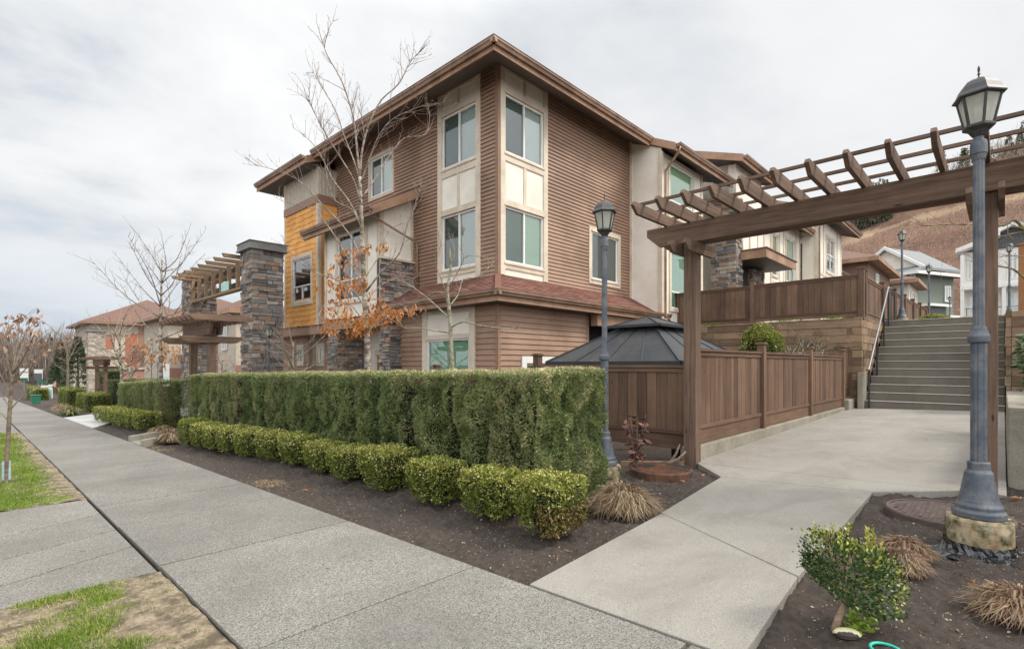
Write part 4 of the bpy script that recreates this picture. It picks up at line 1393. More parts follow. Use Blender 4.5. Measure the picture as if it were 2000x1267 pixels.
# ================================================================== timber fences
def fence_run(root, a, b, z0, z1, board=.14, mats=('fence_z', 'fence_x'), kick=0., rail_z=.10, thick=.03, cap=True, step=0.):
    """one boarded panel between two posts, a and b are (x, y); step raises the far end"""
    a, b = V((a[0], a[1], 0)), V((b[0], b[1], 0))
    L = (b - a).length; d = (b - a).normalized(); nrm = V((d.y, -d.x, 0))
    mb = MB()
    n = max(1, round(L / board)); w = L / n
    for i in range(n):
        p0 = a + d * (i * w + .003); p1 = a + d * ((i + 1) * w - .003)
        o0 = nrm * (thick / 2 + RN.uniform(-.003, .003)); 
        zz0 = z0 + step * (i / n); zz1 = z1 + step * (i / n); zs = step / n
        t = RN.random()
        mb.hexa([(p0 + o0 + V((0, 0, zz0))), (p1 + o0 + V((0, 0, zz0 + zs))), (p1 - o0 + V((0, 0, zz0 + zs))), (p0 - o0 + V((0, 0, zz0))),
                 (p0 + o0 + V((0, 0, zz1))), (p1 + o0 + V((0, 0, zz1 + zs))), (p1 - o0 + V((0, 0, zz1 + zs))), (p0 - o0 + V((0, 0, zz1)))], t)
    mb.build('boards', mats[0], root)
    mb = MB()
    up = V((0, 0, 1))
    if cap:
        mb.bar(a + up * (z1 + .02), b + up * (z1 + step + .02), .10, .035)
        mb.bar(a + up * (z1 - .035), b + up * (z1 + step - .035), .065, .05)
    mb.bar(a + up * (z0 + .02), b + up * (z0 + step + .02), .075, .05)
    if kick:
        mb.bar(a + up * (z0 - .006 - kick / 2), b + up * (z0 + step - .006 - kick / 2), .04, kick)
    mb.build('rail', mats[1], root)


def fence_post(root, x, y, z0, z1, s=.115, mat='fence_z', cap=True):
    mb = MB(); mb.box(x - s / 2, x + s / 2, y - s / 2, y + s / 2, z0, z1)
    p = mb.build('post', mat, root, bevel=.004)
    if cap:
        mb = MB()
        mb.box(x - s * .68, x + s * .68, y - s * .68, y + s * .68, z1, z1 + .025)
        mb.box(x - s * .52, x + s * .52, y - s * .52, y + s * .52, z1 + .025, z1 + .04)
        mb.build('post_cap', mat, p, bevel=.004)
    return p


f = thing('street_fence', 'brown board fence facing the street between the corner lamp and the pergola post', 'fence', (6.58, 5.5, -.1))
fence_run(f, (6.58, 3.03), (6.58, 5.62), .29, 1.18, .148, ('fence_z', 'fence_y'), .20)
fence_run(f, (6.58, 5.74), (6.58, 8.35), .1, .98, .148, ('fence_z', 'fence_y'), .2)
fence_run(f, (6.58, 8.47), (6.58, 11.2), .0, .90, .148, ('fence_z', 'fence_y'), .2)
for y, z in ((5.68, 1.37), (8.41, 1.19), (11.26, 1.08)):
    fence_post(f, 6.58, y, -.5, z)
mb = MB(); mb.box(6.535, 6.575, 2.965, 3.03, -.05, 1.2); mb.build('post', 'fence_z', f)
f = thing('path_fence', 'brown board fence on a low concrete kerb along the left side of the walkway', 'fence', (11, 2.95, .1))
px_ = [6.47, 9.2, 12.15, 15.2]
for k in range(3):
    fence_run(f, (px_[k] + .06, 2.97), (px_[k + 1] - .06, 2.97), .37, 1.40, .145, ('fence_z', 'fence_x'), .20)
for k, x in enumerate(px_[1:]):
    fence_post(f, x, 2.955, .12, 1.56, .12)
fence_run(f, (15.26, 2.97), (15.92, 2.97), .62, 1.66, .145, ('fence_z', 'fence_x'), .16)
fence_post(f, 16.0, 2.93, .2, 2.46, .12)
fence_run(f, (16.07, 2.92), (17.0, 2.92), 1.3, 2.28, .145, ('fence_z', 'fence_x'), .16)
mb = MB()
mb.box(6.42, 15.15, 2.88, 3.05, -.1, .155)
mb.box(15.15, 16.05, 2.80, 3.0, -.1, .34)
tag(mb.build('fence_kerb', 'kerb', bevel=.012), 'low mossy concrete kerb carrying the walkway fence', 'kerb')

# upper terrace fence
f = thing('terrace_fence', 'brown board fence on top of the timber retaining wall, turning back along the upper path', 'fence', (16.1, 5, 2.5))
fence_run(f, (16.1, 2.78), (16.1, 5.35), 2.60, 3.56, .145, ('fence_z', 'fence_y'), .10)
fence_run(f, (16.1, 5.49), (16.1, 8.0), 2.58, 3.54, .145, ('fence_z', 'fence_y'), .10)
fence_post(f, 16.1, 2.70, 2.42, 3.74, .14); fence_post(f, 16.1, 5.42, 2.42, 3.72, .13)
X = 16.9
fence_post(f, X - .25, 2.72, 2.42, 3.74, .11)
z = 2.62
for k in range(7):
    x1 = X + 2.35
    fence_run(f, (X - .2 if k == 0 else X, 2.72), (x1, 2.72), z, z + .95, .145, ('fence_z', 'fence_x'), .1)
    fence_post(f, x1 + .05, 2.70, z - .2, z + 1.1, .12)
    X = x1 + .1; z += .055
f = thing('far_path_fence', 'low brown board fence crossing the far end of the upper path', 'fence', (36, 1, 2.8))
fence_run(f, (35.5, 2.4), (35.5, -.1), 2.75, 3.55, .145, ('fence_z', 'fence_y'), .1)
fence_post(f, 35.5, -.16, 2.6, 3.75, .14); 
fence_run(f, (36.5, -.3), (42, -.9), 2.85, 3.45, .145, ('fence_z', 'fence_x'), .1)
f = thing('cedar_fence', 'fresh orange cedar fence on the right retaining timbers at the picture edge', 'fence', (18.6, -.6, 2.45))
fence_post(f, 18.6, -.36, 2.42, 4.28, .17, 'fence_orange')
fence_run(f, (18.6, -.46), (18.6, -2.6), 2.56, 4.15, .145, ('fence_orange', 'fence_orange'), .1)


# timber retaining walls: stacked sleepers
def sleepers(mb, p0, p1, z0, z1, nrm, h=.165, t=.16):
    p0, p1, nrm = V(p0), V(p1), V(nrm)
    L = (p1 - p0).length; d = (p1 - p0).normalized()
    z = z0; k = 0
    while z < z1 - .03:
        hh = min(h, z1 - z)
        u = 0 if k % 2 else -RN.uniform(.3, 1.2)
        while u < L:
            l = RN.uniform(1.5, 2.5)
            a, b = max(u, 0) + .003, min(u + l, L) - .003
            if b - a > .02:
                o = nrm * (t + RN.uniform(-.012, .012))
                q0, q1 = p0 + d * a, p0 + d * b
                up0, up1 = V((0, 0, z + .004)), V((0, 0, z + hh - .004))
                mb.hexa([q0 + o + up0, q1 + o + up0, q1 + up0, q0 + up0, q0 + o + up1, q1 + o + up1, q1 + up1, q0 + up1])
            u += l
        z += hh; k += 1


rw = thing('timber_retaining_wall', 'mossy stacked timber retaining wall below the upper terrace fence', 'retaining wall', (16.05, 5, 0))
mb = MB(); sleepers(mb, (16.1, 2.655, 0), (16.1, 8.4, 0), .0, 2.46, (-1, 0, 0), .2); mb.build('front_timbers', 'sleeper_y', rw, bevel=.006)
mb = MB(); sleepers(mb, (16.115, 2.72, 0), (20.2, 2.72, 0), .0, 2.5, (0, -1, 0), .2, t=.07); mb.build('stair_side_timbers', 'sleeper_x', rw, bevel=.006)
mb = MB()
for k, (y, z, s) in enumerate(((7.0, 1.0, .8), (5.2, 1.1, 1), (4.0, .8, 1.2))):
    mb.box(15.93, 15.95, y, y + .19, z + .16, z + .33)
mb.build('timber_end', 'grout', rw)
rw = thing('timber_retaining_wall', 'dark stacked timber wall right of the stairs under the cedar fence', 'retaining wall', (16.2, -1.5, 0))
mb = MB(); sleepers(mb, (16.2, -.13, 0), (16.2, -6, 0), .3, 2.42, (-1, 0, 0), .22); mb.build('front_timbers', 'sleeper_y', rw, bevel=.006)
mb = MB(); sleepers(mb, (16.05, -.13, 0), (19.6, -.13, 0), .3, 2.44, (0, 1, 0), .22, .1); mb.build('stair_side_timbers', 'sleeper_x', rw, bevel=.006)
# moss and weeds on the sleeper edge
n = 700
yy = np.concatenate([NR.normal(6.9, .35, n // 2), NR.normal(3.3, .1, n // 4), NR.normal(4.5, .12, n // 4)])
P = np.stack([np.full(len(yy), 15.99) + NR.normal(0, .03, len(yy)), yy, np.full(len(yy), 2.465)], 1)
tag(leaves('moss', P, np.stack([NR.normal(0, .6, len(yy)), NR.normal(0, .6, len(yy)), NR.uniform(.3, 1, len(yy))], 1), NR.uniform(.03, .10, len(yy)), .016, NR.uniform(.4, .85, len(yy)), 'grass', loc=(16, 5, 2.46)),
    'bright moss and grass along the top sleeper of the retaining wall', 'moss', kind='stuff')

# ================================================================== stairs and handrail
st = thing('staircase', 'wide concrete stairs of twelve risers climbing at the end of the walkway', 'stairs', (16, 1.2, .1))
mb = MB()
n, rise, run = 12, .2045, .29
zb = .095
for i in range(n):
    mb.box(15.96 + i * run, 15.96 + 13 * run - (0 if i == n - 1 else 0), -.02, 2.60, zb - .1 if i == 0 else zb + i * rise - .002, zb + (i + 1) * rise, .5)
mb.build('steps', 'stair', st)
mb = MB()
for i in range(n):
    mb.box(15.96 + i * run - .018, 15.96 + i * run + .03, -.018, 2.598, zb + (i + 1) * rise - .012, zb + (i + 1) * rise + .004, .8)
mb.build('nosing', mat_concrete('stair_nosing', (.46, .43, .38), (.62, .59, .53), grime=.3), st, bevel=.003)
mb = MB()
mb.box(15.72, 16.2, 2.60, 2.72, -.1, 1.02, .4)
mb.build('cheek_block', 'kerb', st, bevel=.01)
hr = thing('handrail', 'grey metal handrail on black posts along the left side of the stairs', 'handrail', (15.9, 2.5, .1))
mb = MB()
hx0, hz0 = 15.86, zb + 1.02
hx1, hz1 = 19.0, zb + 12 * rise + 1.0
mb.tube([(hx0 - .05, 2.5, hz0 - .02), (hx0 + .02, 2.5, hz0), (hx1, 2.5, hz1), (hx1 + .5, 2.5, hz1 + .01)], .022, 10)
mb.build('rail', 'metal_grey', hr, smooth=True)
mb = MB()
mb.box(hx0 - .21, hx0 + .01, 2.48, 2.53, hz0 - .045, hz0 - .015); mb.build('end_bracket', 'metal_dark', hr)
for k, x in enumerate((15.90, 17.05, 18.15, 19.0)):
    zz = hz0 + (hz1 - hz0) * (x - hx0) / (hx1 - hx0)
    i = max(0, math.floor((x - 15.96) / run) + 1)
    mb = MB(); mb.box(x - .02, x + .02, 2.48, 2.52, zb + min(i, 12) * rise, zz - .02); mb.build('post', 'metal_dark', hr)
gt = thing('black_gate_panel', 'black slatted metal panel behind the lamp at the stair head', 'gate', (19.9, 2.55, 2.54))
for k in range(2):
    mb = MB()
    x0 = 19.35 + k * 1.35
    for j in range(8):
        mb.box(x0 + j * .055, x0 + j * .055 + .045, 2.55, 2.575, 2.56, 3.6 - .0)
    mb.build('slats', 'metal_dark', gt)

# ================================================================== pergola over the walkway
pg = thing('pergola', 'dark brown timber pergola spanning the walkway', 'pergola', (6.38, 1.5, 0))
ZB0, ZB1 = 2.765, 3.02
for y in (2.89, .115):
    mb = MB(); mb.box(6.30, 6.46, y - .08, y + .08, -.1, ZB1 - .005); mb.build('post', 'perg_z', pg, bevel=.006)
for x0 in (6.245, 6.462):
    mb = MB()
    mb.prism([(3.46, ZB1), (3.46, ZB1 - .10), (3.28, ZB0), (-2.4, ZB0), (-2.6, ZB1 - .1), (-2.6, ZB1)], 'x', x0, x0 + .052)
    mb.build('beam', 'perg_y', pg, bevel=.004)
k = 0
y = 3.19
while y > -2.5:
    mb = MB()
    za, zb_ = ZB1 + .002, ZB1 + .142
    mb.prism([(5.44, zb_), (5.40, zb_ - .045), (5.52, za - .0), (7.22, za - .0), (7.34, zb_ - .045), (7.30, zb_)], 'y', y - .021, y + .021)
    mb.build('rafter', 'perg_x', pg, bevel=.004)
    y -= .3085
for x in (5.66, 6.08, 6.5, 6.92, 7.25):
    mb = MB(); mb.box(x - .016, x + .016, -2.45, 3.26, ZB1 + .146, ZB1 + .178); mb.build('batten', 'perg_y', pg)
for yc in (2.89, .115):
    for s in (-1, 1):
        a = yc + s * .081; b = yc + s * .125
        mb = MB()
        z0, z1 = ZB0 - .145, ZB0 - .004
        mb.prism([(5.97, z1), (5.935, z1 - .06), (6.02, z0), (6.74, z0), (6.825, z1 - .06), (6.79, z1)], 'y', min(a, b), max(a, b))
        mb.build('bracket', 'perg_x', pg, bevel=.004)

# ================================================================== gazebo in the yard
gx0, gx1, gy0, gy1, gz0 = 7.33, 10.35, 3.5, 6.12, 1.265
gb = thing('gazebo', 'charcoal metal gazebo roof with a raised vent top behind the street fence', 'gazebo', (8.84, 4.8, -.7))
cx_, cy_ = (gx0 + gx1) / 2, (gy0 + gy1) / 2
hw, hd, ht = .50, .36, .62


def hip_faces(mb, x0, x1, y0, y1, z0, xa, xb, ya, yb, z1, th=.035):
    lo = [(x0, y0, z0), (x1, y0, z0), (x1, y1, z0), (x0, y1, z0)]
    hi = [(xa, ya, z1), (xb, ya, z1), (xb, yb, z1), (xa, yb, z1)]
    for k in range(4):
        k2 = (k + 1) % 4
        mb.face([lo[k], lo[k2], hi[k2], hi[k]], RN.random())
        mb.face([(p[0], p[1], p[2] - th) for p in (lo[k2], lo[k], hi[k], hi[k2])], .2)
        mb.face([(lo[k][0], lo[k][1], z0 - th), (lo[k2][0], lo[k2][1], z0 - th), lo[k2], lo[k]], .3)
    return lo, hi


mb = MB()
lo, hi = hip_faces(mb, gx0, gx1, gy0, gy1, gz0, cx_ - hw, cx_ + hw, cy_ - hd, cy_ + hd, gz0 + ht)
rf = mb.build('roof', 'roof_metal', gb)
mb = MB()
for k in range(4):
    mb.bar(lo[k], hi[k], .05, .045)
    k2 = (k + 1) % 4
    mb.bar((lo[k][0], lo[k][1], gz0 - .02), (lo[k2][0], lo[k2][1], gz0 - .02), .05, .065)
    m = 4
    for j in range(1, m):
        f_ = j / m
        e = V(lo[k]).lerp(V(lo[k2]), f_); h_ = V(hi[k]).lerp(V(hi[k2]), f_)
        mb.bar(e, h_, .022, .03)
mb.build('ribs', 'metal_dark', gb)
mb = MB()
z2 = gz0 + ht + .035
mb.box(cx_ - .40, cx_ + .40, cy_ - .27, cy_ + .27, gz0 + ht - .1, z2 + .03, .1)
mb.build('vent_curb', 'metal_dark', gb)
mb = MB()
lo, hi = hip_faces(mb, cx_ - .66, cx_ + .66, cy_ - .52, cy_ + .52, z2, cx_ - .16, cx_ + .16, cy_ - .03, cy_ + .03, z2 + .19, .03)
mb.face(hi, .5)
vt = mb.build('vent_roof', 'roof_metal', gb)
mb = MB()
for k in range(4):
    mb.bar(lo[k], hi[k], .035, .03); mb.bar(lo[k], lo[(k + 1) % 4], .035, .045)
mb.bar(hi[0], hi[1], .05, .04)
mb.build('trim', 'metal_dark', vt)
for x in (gx0 + .15, gx1 - .15):
    for y in (gy0 + .15, gy1 - .15):
        mb = MB(); mb.box(x - .05, x + .05, y - .05, y + .05, -.72, gz0); mb.build('leg', 'metal_dark', gb)

# yard plants before the retaining wall
boxwood('shrub', 'round bright green shrub before the timber retaining wall', (12.9, 4.15, .5), .50, .50, 1.62, 7000, .12, 0, .045, square=2.2)


def twig_shrub(name, label, c, n, h, spread, mat='lichen', r0=.008, kids=4, cat='shrub'):
    root = thing(name, label, cat, c)
    mb = MB()
    for _ in range(n):
        a = RN.uniform(0, 6.28); s = RN.uniform(.2, 1) * spread
        p = [V(c)]
        for k in range(1, 5):
            f = k / 4
            p.append(V(c) + V((math.cos(a) * s * f + RN.uniform(-.05, .05) * h, math.sin(a) * s * f + RN.uniform(-.05, .05) * h, h * f * RN.uniform(.85, 1.05))))
        mb.tube(p, [r0, r0 * .8, r0 * .6, r0 * .45, r0 * .3], 5, 0)
        for _ in range(kids):
            i = RN.randint(1, 3); q = p[i].lerp(p[i + 1], RN.random())
            e = q + V((RN.uniform(-.3, .3), RN.uniform(-.3, .3), RN.uniform(.05, .35))) * h
            mb.tube([q, q.lerp(e, .5) + V((0, 0, .02)), e], [r0 * .5, r0 * .4, r0 * .25], 4, 0)
    mb.build('stems', mat, root)
    return root


twig_shrub('bare_shrub', 'pale bare twigs beside the round green shrub', (13.4, 3.65, .35), 9, 1.5, .5, 'birch', .013)
twig_shrub('bare_shrub', 'pale bare twigs before the retaining wall near the stairs', (14.9, 3.55, .5), 9, 1.35, .45, 'birch', .013)

# ================================================================== planter on the right
pl = thing('concrete_planter', 'weathered concrete planter wall at the right edge behind the lamp', 'planter', (7.3, -.8, 0))
mb = MB()
mb.box(7.08, 7.38, -5, -.03, -.15, .80, .4)
mb.build('front_wall', 'kerb', pl, bevel=.012)
mb = MB(); mb.box(7.383, 11.6, -.27, -.03, -.15, .795, .5); mb.build('side_wall', 'kerb', pl, bevel=.012)
mb = MB(); mb.box(7.384, 16, -5, -.273, .3, .70); mb.build('planter_soil', 'soil', pl)
for k, (x, y, h, m_) in enumerate(((7.85, -.62, .5, 'tuft_green'), (8.7, -.7, .55, 'tuft_green'), (7.75, -1.2, .45, 'tuft_green'))):
    tuft('ornamental_grass', ('green arching grass at the near corner of the planter', 'green arching grass deeper in the planter below the broad leaves', 'green arching grass at the picture edge in the planter')[k], (x, y, .7), .55, h, 700, m_, w=.008)
bx = (11.4, -.95, .7)
root = thing('broadleaf_shrub', 'broad-leaved evergreen shrub in the planter before the right timber wall', 'shrub', bx)
n = 3000
D = unit(NR.normal(size=(n, 3)))
P = np.array(bx) + D * np.array([.85, .8, .72]) * np.clip(1 - NR.exponential(.22, n), .2, 1)[:, None] + np.array([0, 0, .68])
leaves('foliage', P, D + NR.normal(0, .5, (n, 3)) + np.array([0, 0, -.2]), NR.uniform(.09, .15, n), .05, NR.uniform(0, 1, n), 'rhodo', root, fold=.2)
mb = MB(); mb.lathe((bx[0], bx[1], bx[2]), [(.06, 0), (.16, .4), (.2, .8), (.08, 1.0)], 9); mb.build('branch_core', 'core', root)
# ================================================================== the main townhouse
H = thing('townhouse', 'large brown corner townhouse with cream window bays and an orange shingled tower', 'house', (12, 13, -.6))
WX, WY = 8.88, 8.94
FR = Face((WX, WY, 0), (1, 0, 0), (0, -1, 0))      # side facing the walkway
FL = Face((WX, WY, 0), (0, 1, 0), (-1, 0, 0))      # side facing the street
ZS = 8.61

# solid cores behind the cladding
mb = MB()
mb.box(WX + .1, 19.5, WY + .1, 21.0, -1.2, 8.6)
mb.build('wall_core', 'dark_room', H)

bayR = (.05, 1.85, 3.44, 8.58); bayL = (.61, 2.33, 3.44, 8.58)
winR = (3.93, 5.36, 3.80, 5.21); winL2 = (4.58, 5.82, 6.56, 7.77)
mb = MB()
siding(mb, FR, 0, 6.15, 3.0, ZS, holes=(bayR, winR))
siding(mb, FL, 0, 8.2, 3.0, ZS, holes=(bayL, winL2, (3.5, 6.72, 2.5, 6.1)))
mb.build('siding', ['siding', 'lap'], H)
mb = MB()
mb.box(WX - .022, WX + .09, WY - .022, WY + .09, 3.0, ZS)
for u in (6.05,):
    FR.box(mb, u, u + .1, 3.2, ZS, -.02, .02)
mb.build('corner_board', 'trim_brown', H)


def bay(F, u0, u1, up, lo, topz, uppanel, midpanel, lowpanel, name):
    """cream bay strip: two windows, recessed panels and beige boards round them"""
    a, b = up[0], up[1]
    for z0, z1 in (uppanel, midpanel, lowpanel):
        mb = MB(); F.quad(mb, u0, u1, z0, z1, .012); mb.build('bay_panel', 'cream', H)
    mb = MB()
    F.box(mb, u0, a - .002, 3.44, topz, -.02, .045); F.box(mb, b + .002, u1, 3.44, topz, -.02, .045)
    um = (a + b) / 2
    edges = sorted([up[2], up[3], lo[2], lo[3]])
    spans = [(lowpanel[1] - .02, lo[2] - .03), (lo[3] + .03, midpanel[0] + .0), (midpanel[1], up[2] - .03), (up[3] + .03, uppanel[0])]
    for z0, z1 in spans:
        F.box(mb, a, b, z0, z1, -.02, .041)
    for z0, z1 in (midpanel, uppanel):
        F.box(mb, um - .045, um + .045, z0 + .002, z1 - .002, .0, .035)
    F.box(mb, a, b, uppanel[1], topz - .002, -.02, .041)
    for w in (up, lo):
        F.box(mb, a - .03, b + .03, w[2] - .05, w[2] - .0, -.02, .065)
        F.box(mb, a - .03, b + .03, w[3], w[3] + .03, -.02, .06)
    mb.build('bay_trim', 'beige', H)


upR, loR = (.21, 1.68, 6.47, 7.94), (.21, 1.68, 3.76, 5.16)
bay(FR, bayR[0], bayR[1], upR, loR, 8.58, (8.10, 8.50), (5.32, 6.27), (3.44, 3.62), 'R')
upL, loL = (.78, 2.15, 6.50, 7.94), (.78, 2.15, 3.76, 5.24)
bay(FL, bayL[0], bayL[1], upL, loL, 8.58, (8.10, 8.50), (5.40, 6.27), (3.44, 3.62), 'L')
for F, ws in ((FR, (upR, loR)), (FL, (upL, loL))):
    for k, w in enumerate(ws):
        window(H, F, w[0], w[1], w[2] + .01, w[3] - .01, ('v',), 'blind_green' if F is FR and k == 1 else 'blind', (0,) if F is FR else (1,), deep=.01)
window(H, FR, *winR, bars=('v',), blind='blind', screen=(0, 1), deep=.01)
window(H, FL, *winL2, bars=('v',), blind='blind', screen=(1,), deep=.01)
mb = MB()
frame_trim(mb, FR, *winR, .15, -.02, .04)
FR.box(mb, winR[0] - .05, winR[1] + .05, winR[3], winR[3] + .035, .04, .07)
FR.box(mb, winR[0] - .05, winR[1] + .05, winR[2] - .04, winR[2], .04, .07)
mb.build('window_trim', 'beige', H)
mb = MB(); frame_trim(mb, FL, *winL2, .10, -.02, .04); mb.build('window_trim', 'beige', H)

# skirt roof round the corner, over the ground floor
A_ = 1.1
ex, ey, ez, tz = WX - A_, WY - A_, 2.80, 3.44
xe, ye = 15.02, 12.44
mb = MB()
shingles(mb, (ex, ey, ez), (xe, ey, ez), (WX, WY, tz), (xe, WY, tz), .125, .26)
shingles(mb, (ex, ey, ez), (ex, ye, ez), (WX, WY, tz), (WX, ye, tz), .125, .26)
shingles(mb, (xe, ey, ez), (15.55, ey, ez), (xe, WY - .0, tz), (xe + .02, WY, tz), .125, .26)
skirt = mb.build('skirt_roof', 'shingle', H)
mb = MB()
mb.bar((ex, ey, ez + .012), (WX, WY, tz + .012), .14, .012, tone=.35)
mb.build('hip_cap', 'shingle', skirt)


def gutter(mb, a, b, z, out, w=.12, h=.125):
    """K-style gutter: profile swept from a to b, standing out along out; z is its top"""
    a, b, out = V(a), V(b), V(out)
    pr = [(0, z - h), (w * .55, z - h), (w * .72, z - h * .62), (w * .95, z - h * .42), (w * .95, z - h * .12), (w * 1.05, z - h * .08), (w * 1.05, z), (w * .98, z), (w * .9, z - h * .2), (0, z - h * .2)]
    n = len(mb.v); k = len(pr)
    for q in (a, b):
        for o, zz in pr:
            p = q + out * o
            mb.v.append((p.x, p.y, zz))
    fs = [tuple(range(n + k - 1, n - 1, -1)), tuple(range(n + k, n + 2 * k))] + [(n + i, n + (i + 1) % k, n + k + (i + 1) % k, n + k + i) for i in range(k)]
    for f_ in fs:
        mb.f.append(f_); mb.t.append(.5); mb.mi.append(mb.m)


mb = MB()
gutter(mb, (ex - .118, ey, 0), (15.58, ey, 0), ez + .045, (0, -1, 0))
gutter(mb, (ex, ey - .118, 0), (ex, ye, 0), ez + .045, (-1, 0, 0))
mb.build('gutter', 'gutter', skirt)
mb = MB()
mb.box(ex, 15.55, ey, ey + .03, ez - .20, ez - .0)
mb.box(ex, ex + .03, ey + .03, ye, ez - .20, ez - .0)
mb.build('fascia', 'fascia', skirt)
mb = MB()
mb.box(ex + .03, 15.5, ey + .03, WY + .1, ez - .2, ez - .18)
mb.box(ex + .03, WX + .1, WY + .1, ye, ez - .2, ez - .18)
mb.build('soffit', 'soffit', skirt)

# ground floor
GX, GY = 8.2, 8.26
GR = Face((GX, GY, 0), (1, 0, 0), (0, -1, 0)); GL = Face((GX, GY, 0), (0, 1, 0), (-1, 0, 0))
mb = MB()
mb.box(GX + .08, 11.5, GY + .08, 12.3, -1., 2.61)
mb.build('wall_core', 'dark_room', H)
gw = (.95, 2.6, .15, 1.86)
low_win = (.92, 2.6, -.2, 1.26)
mb = MB()
siding(mb, GR, 0, 3.4, -.6, 2.61, .13, holes=(low_win,))
siding(mb, GL, 0, .74, -.6, 2.61, .13)
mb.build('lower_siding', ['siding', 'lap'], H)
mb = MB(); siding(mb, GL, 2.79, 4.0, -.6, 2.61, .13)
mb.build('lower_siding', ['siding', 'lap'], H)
mb = MB()
mb.box(GX - .02, GX + .07, GY - .02, GY + .07, -.6, 2.6)
GR.box(mb, 3.4, 3.5, -.6, 2.6, -.3, .02)
GL.box(mb, 3.92, 4.02, -.6, 2.6, -.3, .03)
mb.build('corner_board', 'trim_brown', H)
mb = MB()
GL.quad(mb, .74, 2.79, 1.95, 2.6, .012)
mb.build('bay_panel', 'cream', H)
mb = MB()
GL.box(mb, .74, gw[0], -.6, 2.6, -.05, .045); GL.box(mb, gw[1], 2.79, -.6, 2.6, -.05, .045)
GL.box(mb, gw[0], gw[1], 1.86, 1.98, -.05, .05); GL.box(mb, gw[0], gw[1], 2.5, 2.6, -.05, .04); GL.box(mb, gw[0], gw[1], -.6, .15, -.05, .04)
mb.build('bay_trim', 'beige', H)
window(H, GL, *gw, bars=(), blind='blind_mint')
mb = MB()
frame_trim(mb, GR, *low_win, .16, -.03, .05)
mb.build('window_trim', 'white', H)
window(H, GR, *low_win, bars=('v',), blind='blind_mint')
# recessed porch under the skirt roof
PR = Face((11.7, 9.6, 0), (1, 0, 0), (0, -1, 0))
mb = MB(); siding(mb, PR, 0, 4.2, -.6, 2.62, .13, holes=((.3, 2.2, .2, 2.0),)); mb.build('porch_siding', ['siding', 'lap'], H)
window(H, PR, .3, 2.2, .2, 2.0, bars=('v',), blind='dark_room')
mb = MB(); frame_trim(mb, PR, .3, 2.2, .2, 2.0, .14, -.02, .04); mb.build('window_trim', 'white', H)
mb = MB(); mb.box(11.7, 15.6, ey + .12, ey + .34, 2.28, 2.6); mb.build('porch_beam', 'trim_brown', H)

# main roof: wide eaves with sloping soffit, fascia, gutter, hip
rx0, ry0, rx1, ry1 = 7.98, 8.17, 19.9, 21.6
EZ = 8.2
mb = MB()
sa, sb_ = EZ + .02, EZ + .40
def soff(q):
    mb.face(q); mb.face([(x, y, z + .02) for x, y, z in reversed(q)])
soff([(rx0 + .03, ry0 + .03, sa), (15.05, ry0 + .03, sa), (15.05, WY + .06, sb_), (WX + .06, WY + .06, sb_)])
soff([(rx0 + .03, ry0 + .03, sa), (WX + .06, WY + .06, sb_), (WX + .06, 17.05, sb_), (rx0 + .03, 17.05, sa)])
roof_s = mb.build('soffit', 'soffit', H)
mb = MB()
mb.box(rx0, 15.0, ry0, ry0 + .03, EZ, EZ + .2)
mb.box(rx0, rx0 + .03, ry0 + .03, 17.0, EZ, EZ + .2)
mb.build('fascia', 'fascia', H)
mb = MB()
gutter(mb, (rx0 - .118, ry0, 0), (15.0, ry0, 0), EZ + .25, (0, -1, 0), h=.14)
gutter(mb, (rx0, ry0 - .118, 0), (rx0, 16.95, 0), EZ + .25, (-1, 0, 0), h=.14)
mb.build('gutter', 'gutter', H)
rz = EZ + .2
mb = MB()
ridge0, ridge1 = (14.0, 14.2, 10.85), (14.0, 15.5, 10.85)
mb.face([(rx0, ry0, rz), (rx1, ry0, rz), ridge0]); mb.face([(rx1, ry0, rz), (rx1, ry1, rz), ridge1, ridge0])
mb.face([(rx1, ry1, rz), (rx0, ry1, rz), ridge1]); mb.face([(rx0, ry1, rz), (rx0, ry0, rz), ridge0, ridge1])
mb.build('roof', 'shingle_far', H)

# orange tower on the street side
TX, T0, T1 = 8.2, 17.0, 19.72
TF = Face((TX, T0, 0), (0, 1, 0), (-1, 0, 0)); TS = Face((TX, T0, 0), (1, 0, 0), (0, -1, 0))
mb = MB(); mb.box(TX + .06, WX + .2, T0 + .06, T1 - .03, 2.4, 8.0); mb.build('wall_core', 'dark_room', H)
tw = (.52, 1.98, 3.48, 5.05)
mb = MB()
shakes(mb, TF, 0, T1 - T0, 2.6, 6.78, .19, (tw,)); shakes(mb, TS, 0, .7, 2.6, 6.78, .19)
mb.build('tower_shakes', 'orange', H)
mb = MB()
TF.box(mb, -.02, T1 - T0 + .02, 6.78, 7.06, -.02, .05); TS.box(mb, -.03, .7, 6.78, 7.06, -.02, .048)
mb.build('band_board', 'trim_brown', H)
mb = MB()
TF.box(mb, 0, T1 - T0, 7.06, 8.02, -.05, .0); TS.box(mb, .052, .7, 7.06, 8.02, -.05, -.002)
for k in range(21):
    TF.box(mb, .03 + k * .13, .03 + k * .13 + .035, 7.06, 8.02, .0, .018)
for k in range(5):
    TS.box(mb, .06 + k * .13, .06 + k * .13 + .035, 7.06, 8.02, .0, .018)
mb.build('ribbed_panel', 'greige', H)
mb = MB()
TF.box(mb, -.02, .10, 2.6, 6.78, -.02, .04); TS.box(mb, -.01, .09, 2.6, 6.78, -.02, .036)
TF.box(mb, T1 - T0 - .1, T1 - T0, 2.6, 8.0, -.02, .04)
frame_trim(mb, TF, *tw, .13, -.02, .045)
mb.build('tower_trim', 'beige', H)
window(H, TF, *tw, bars=('h', 'w'), blind='dark_room', low=4.05, screen=None)
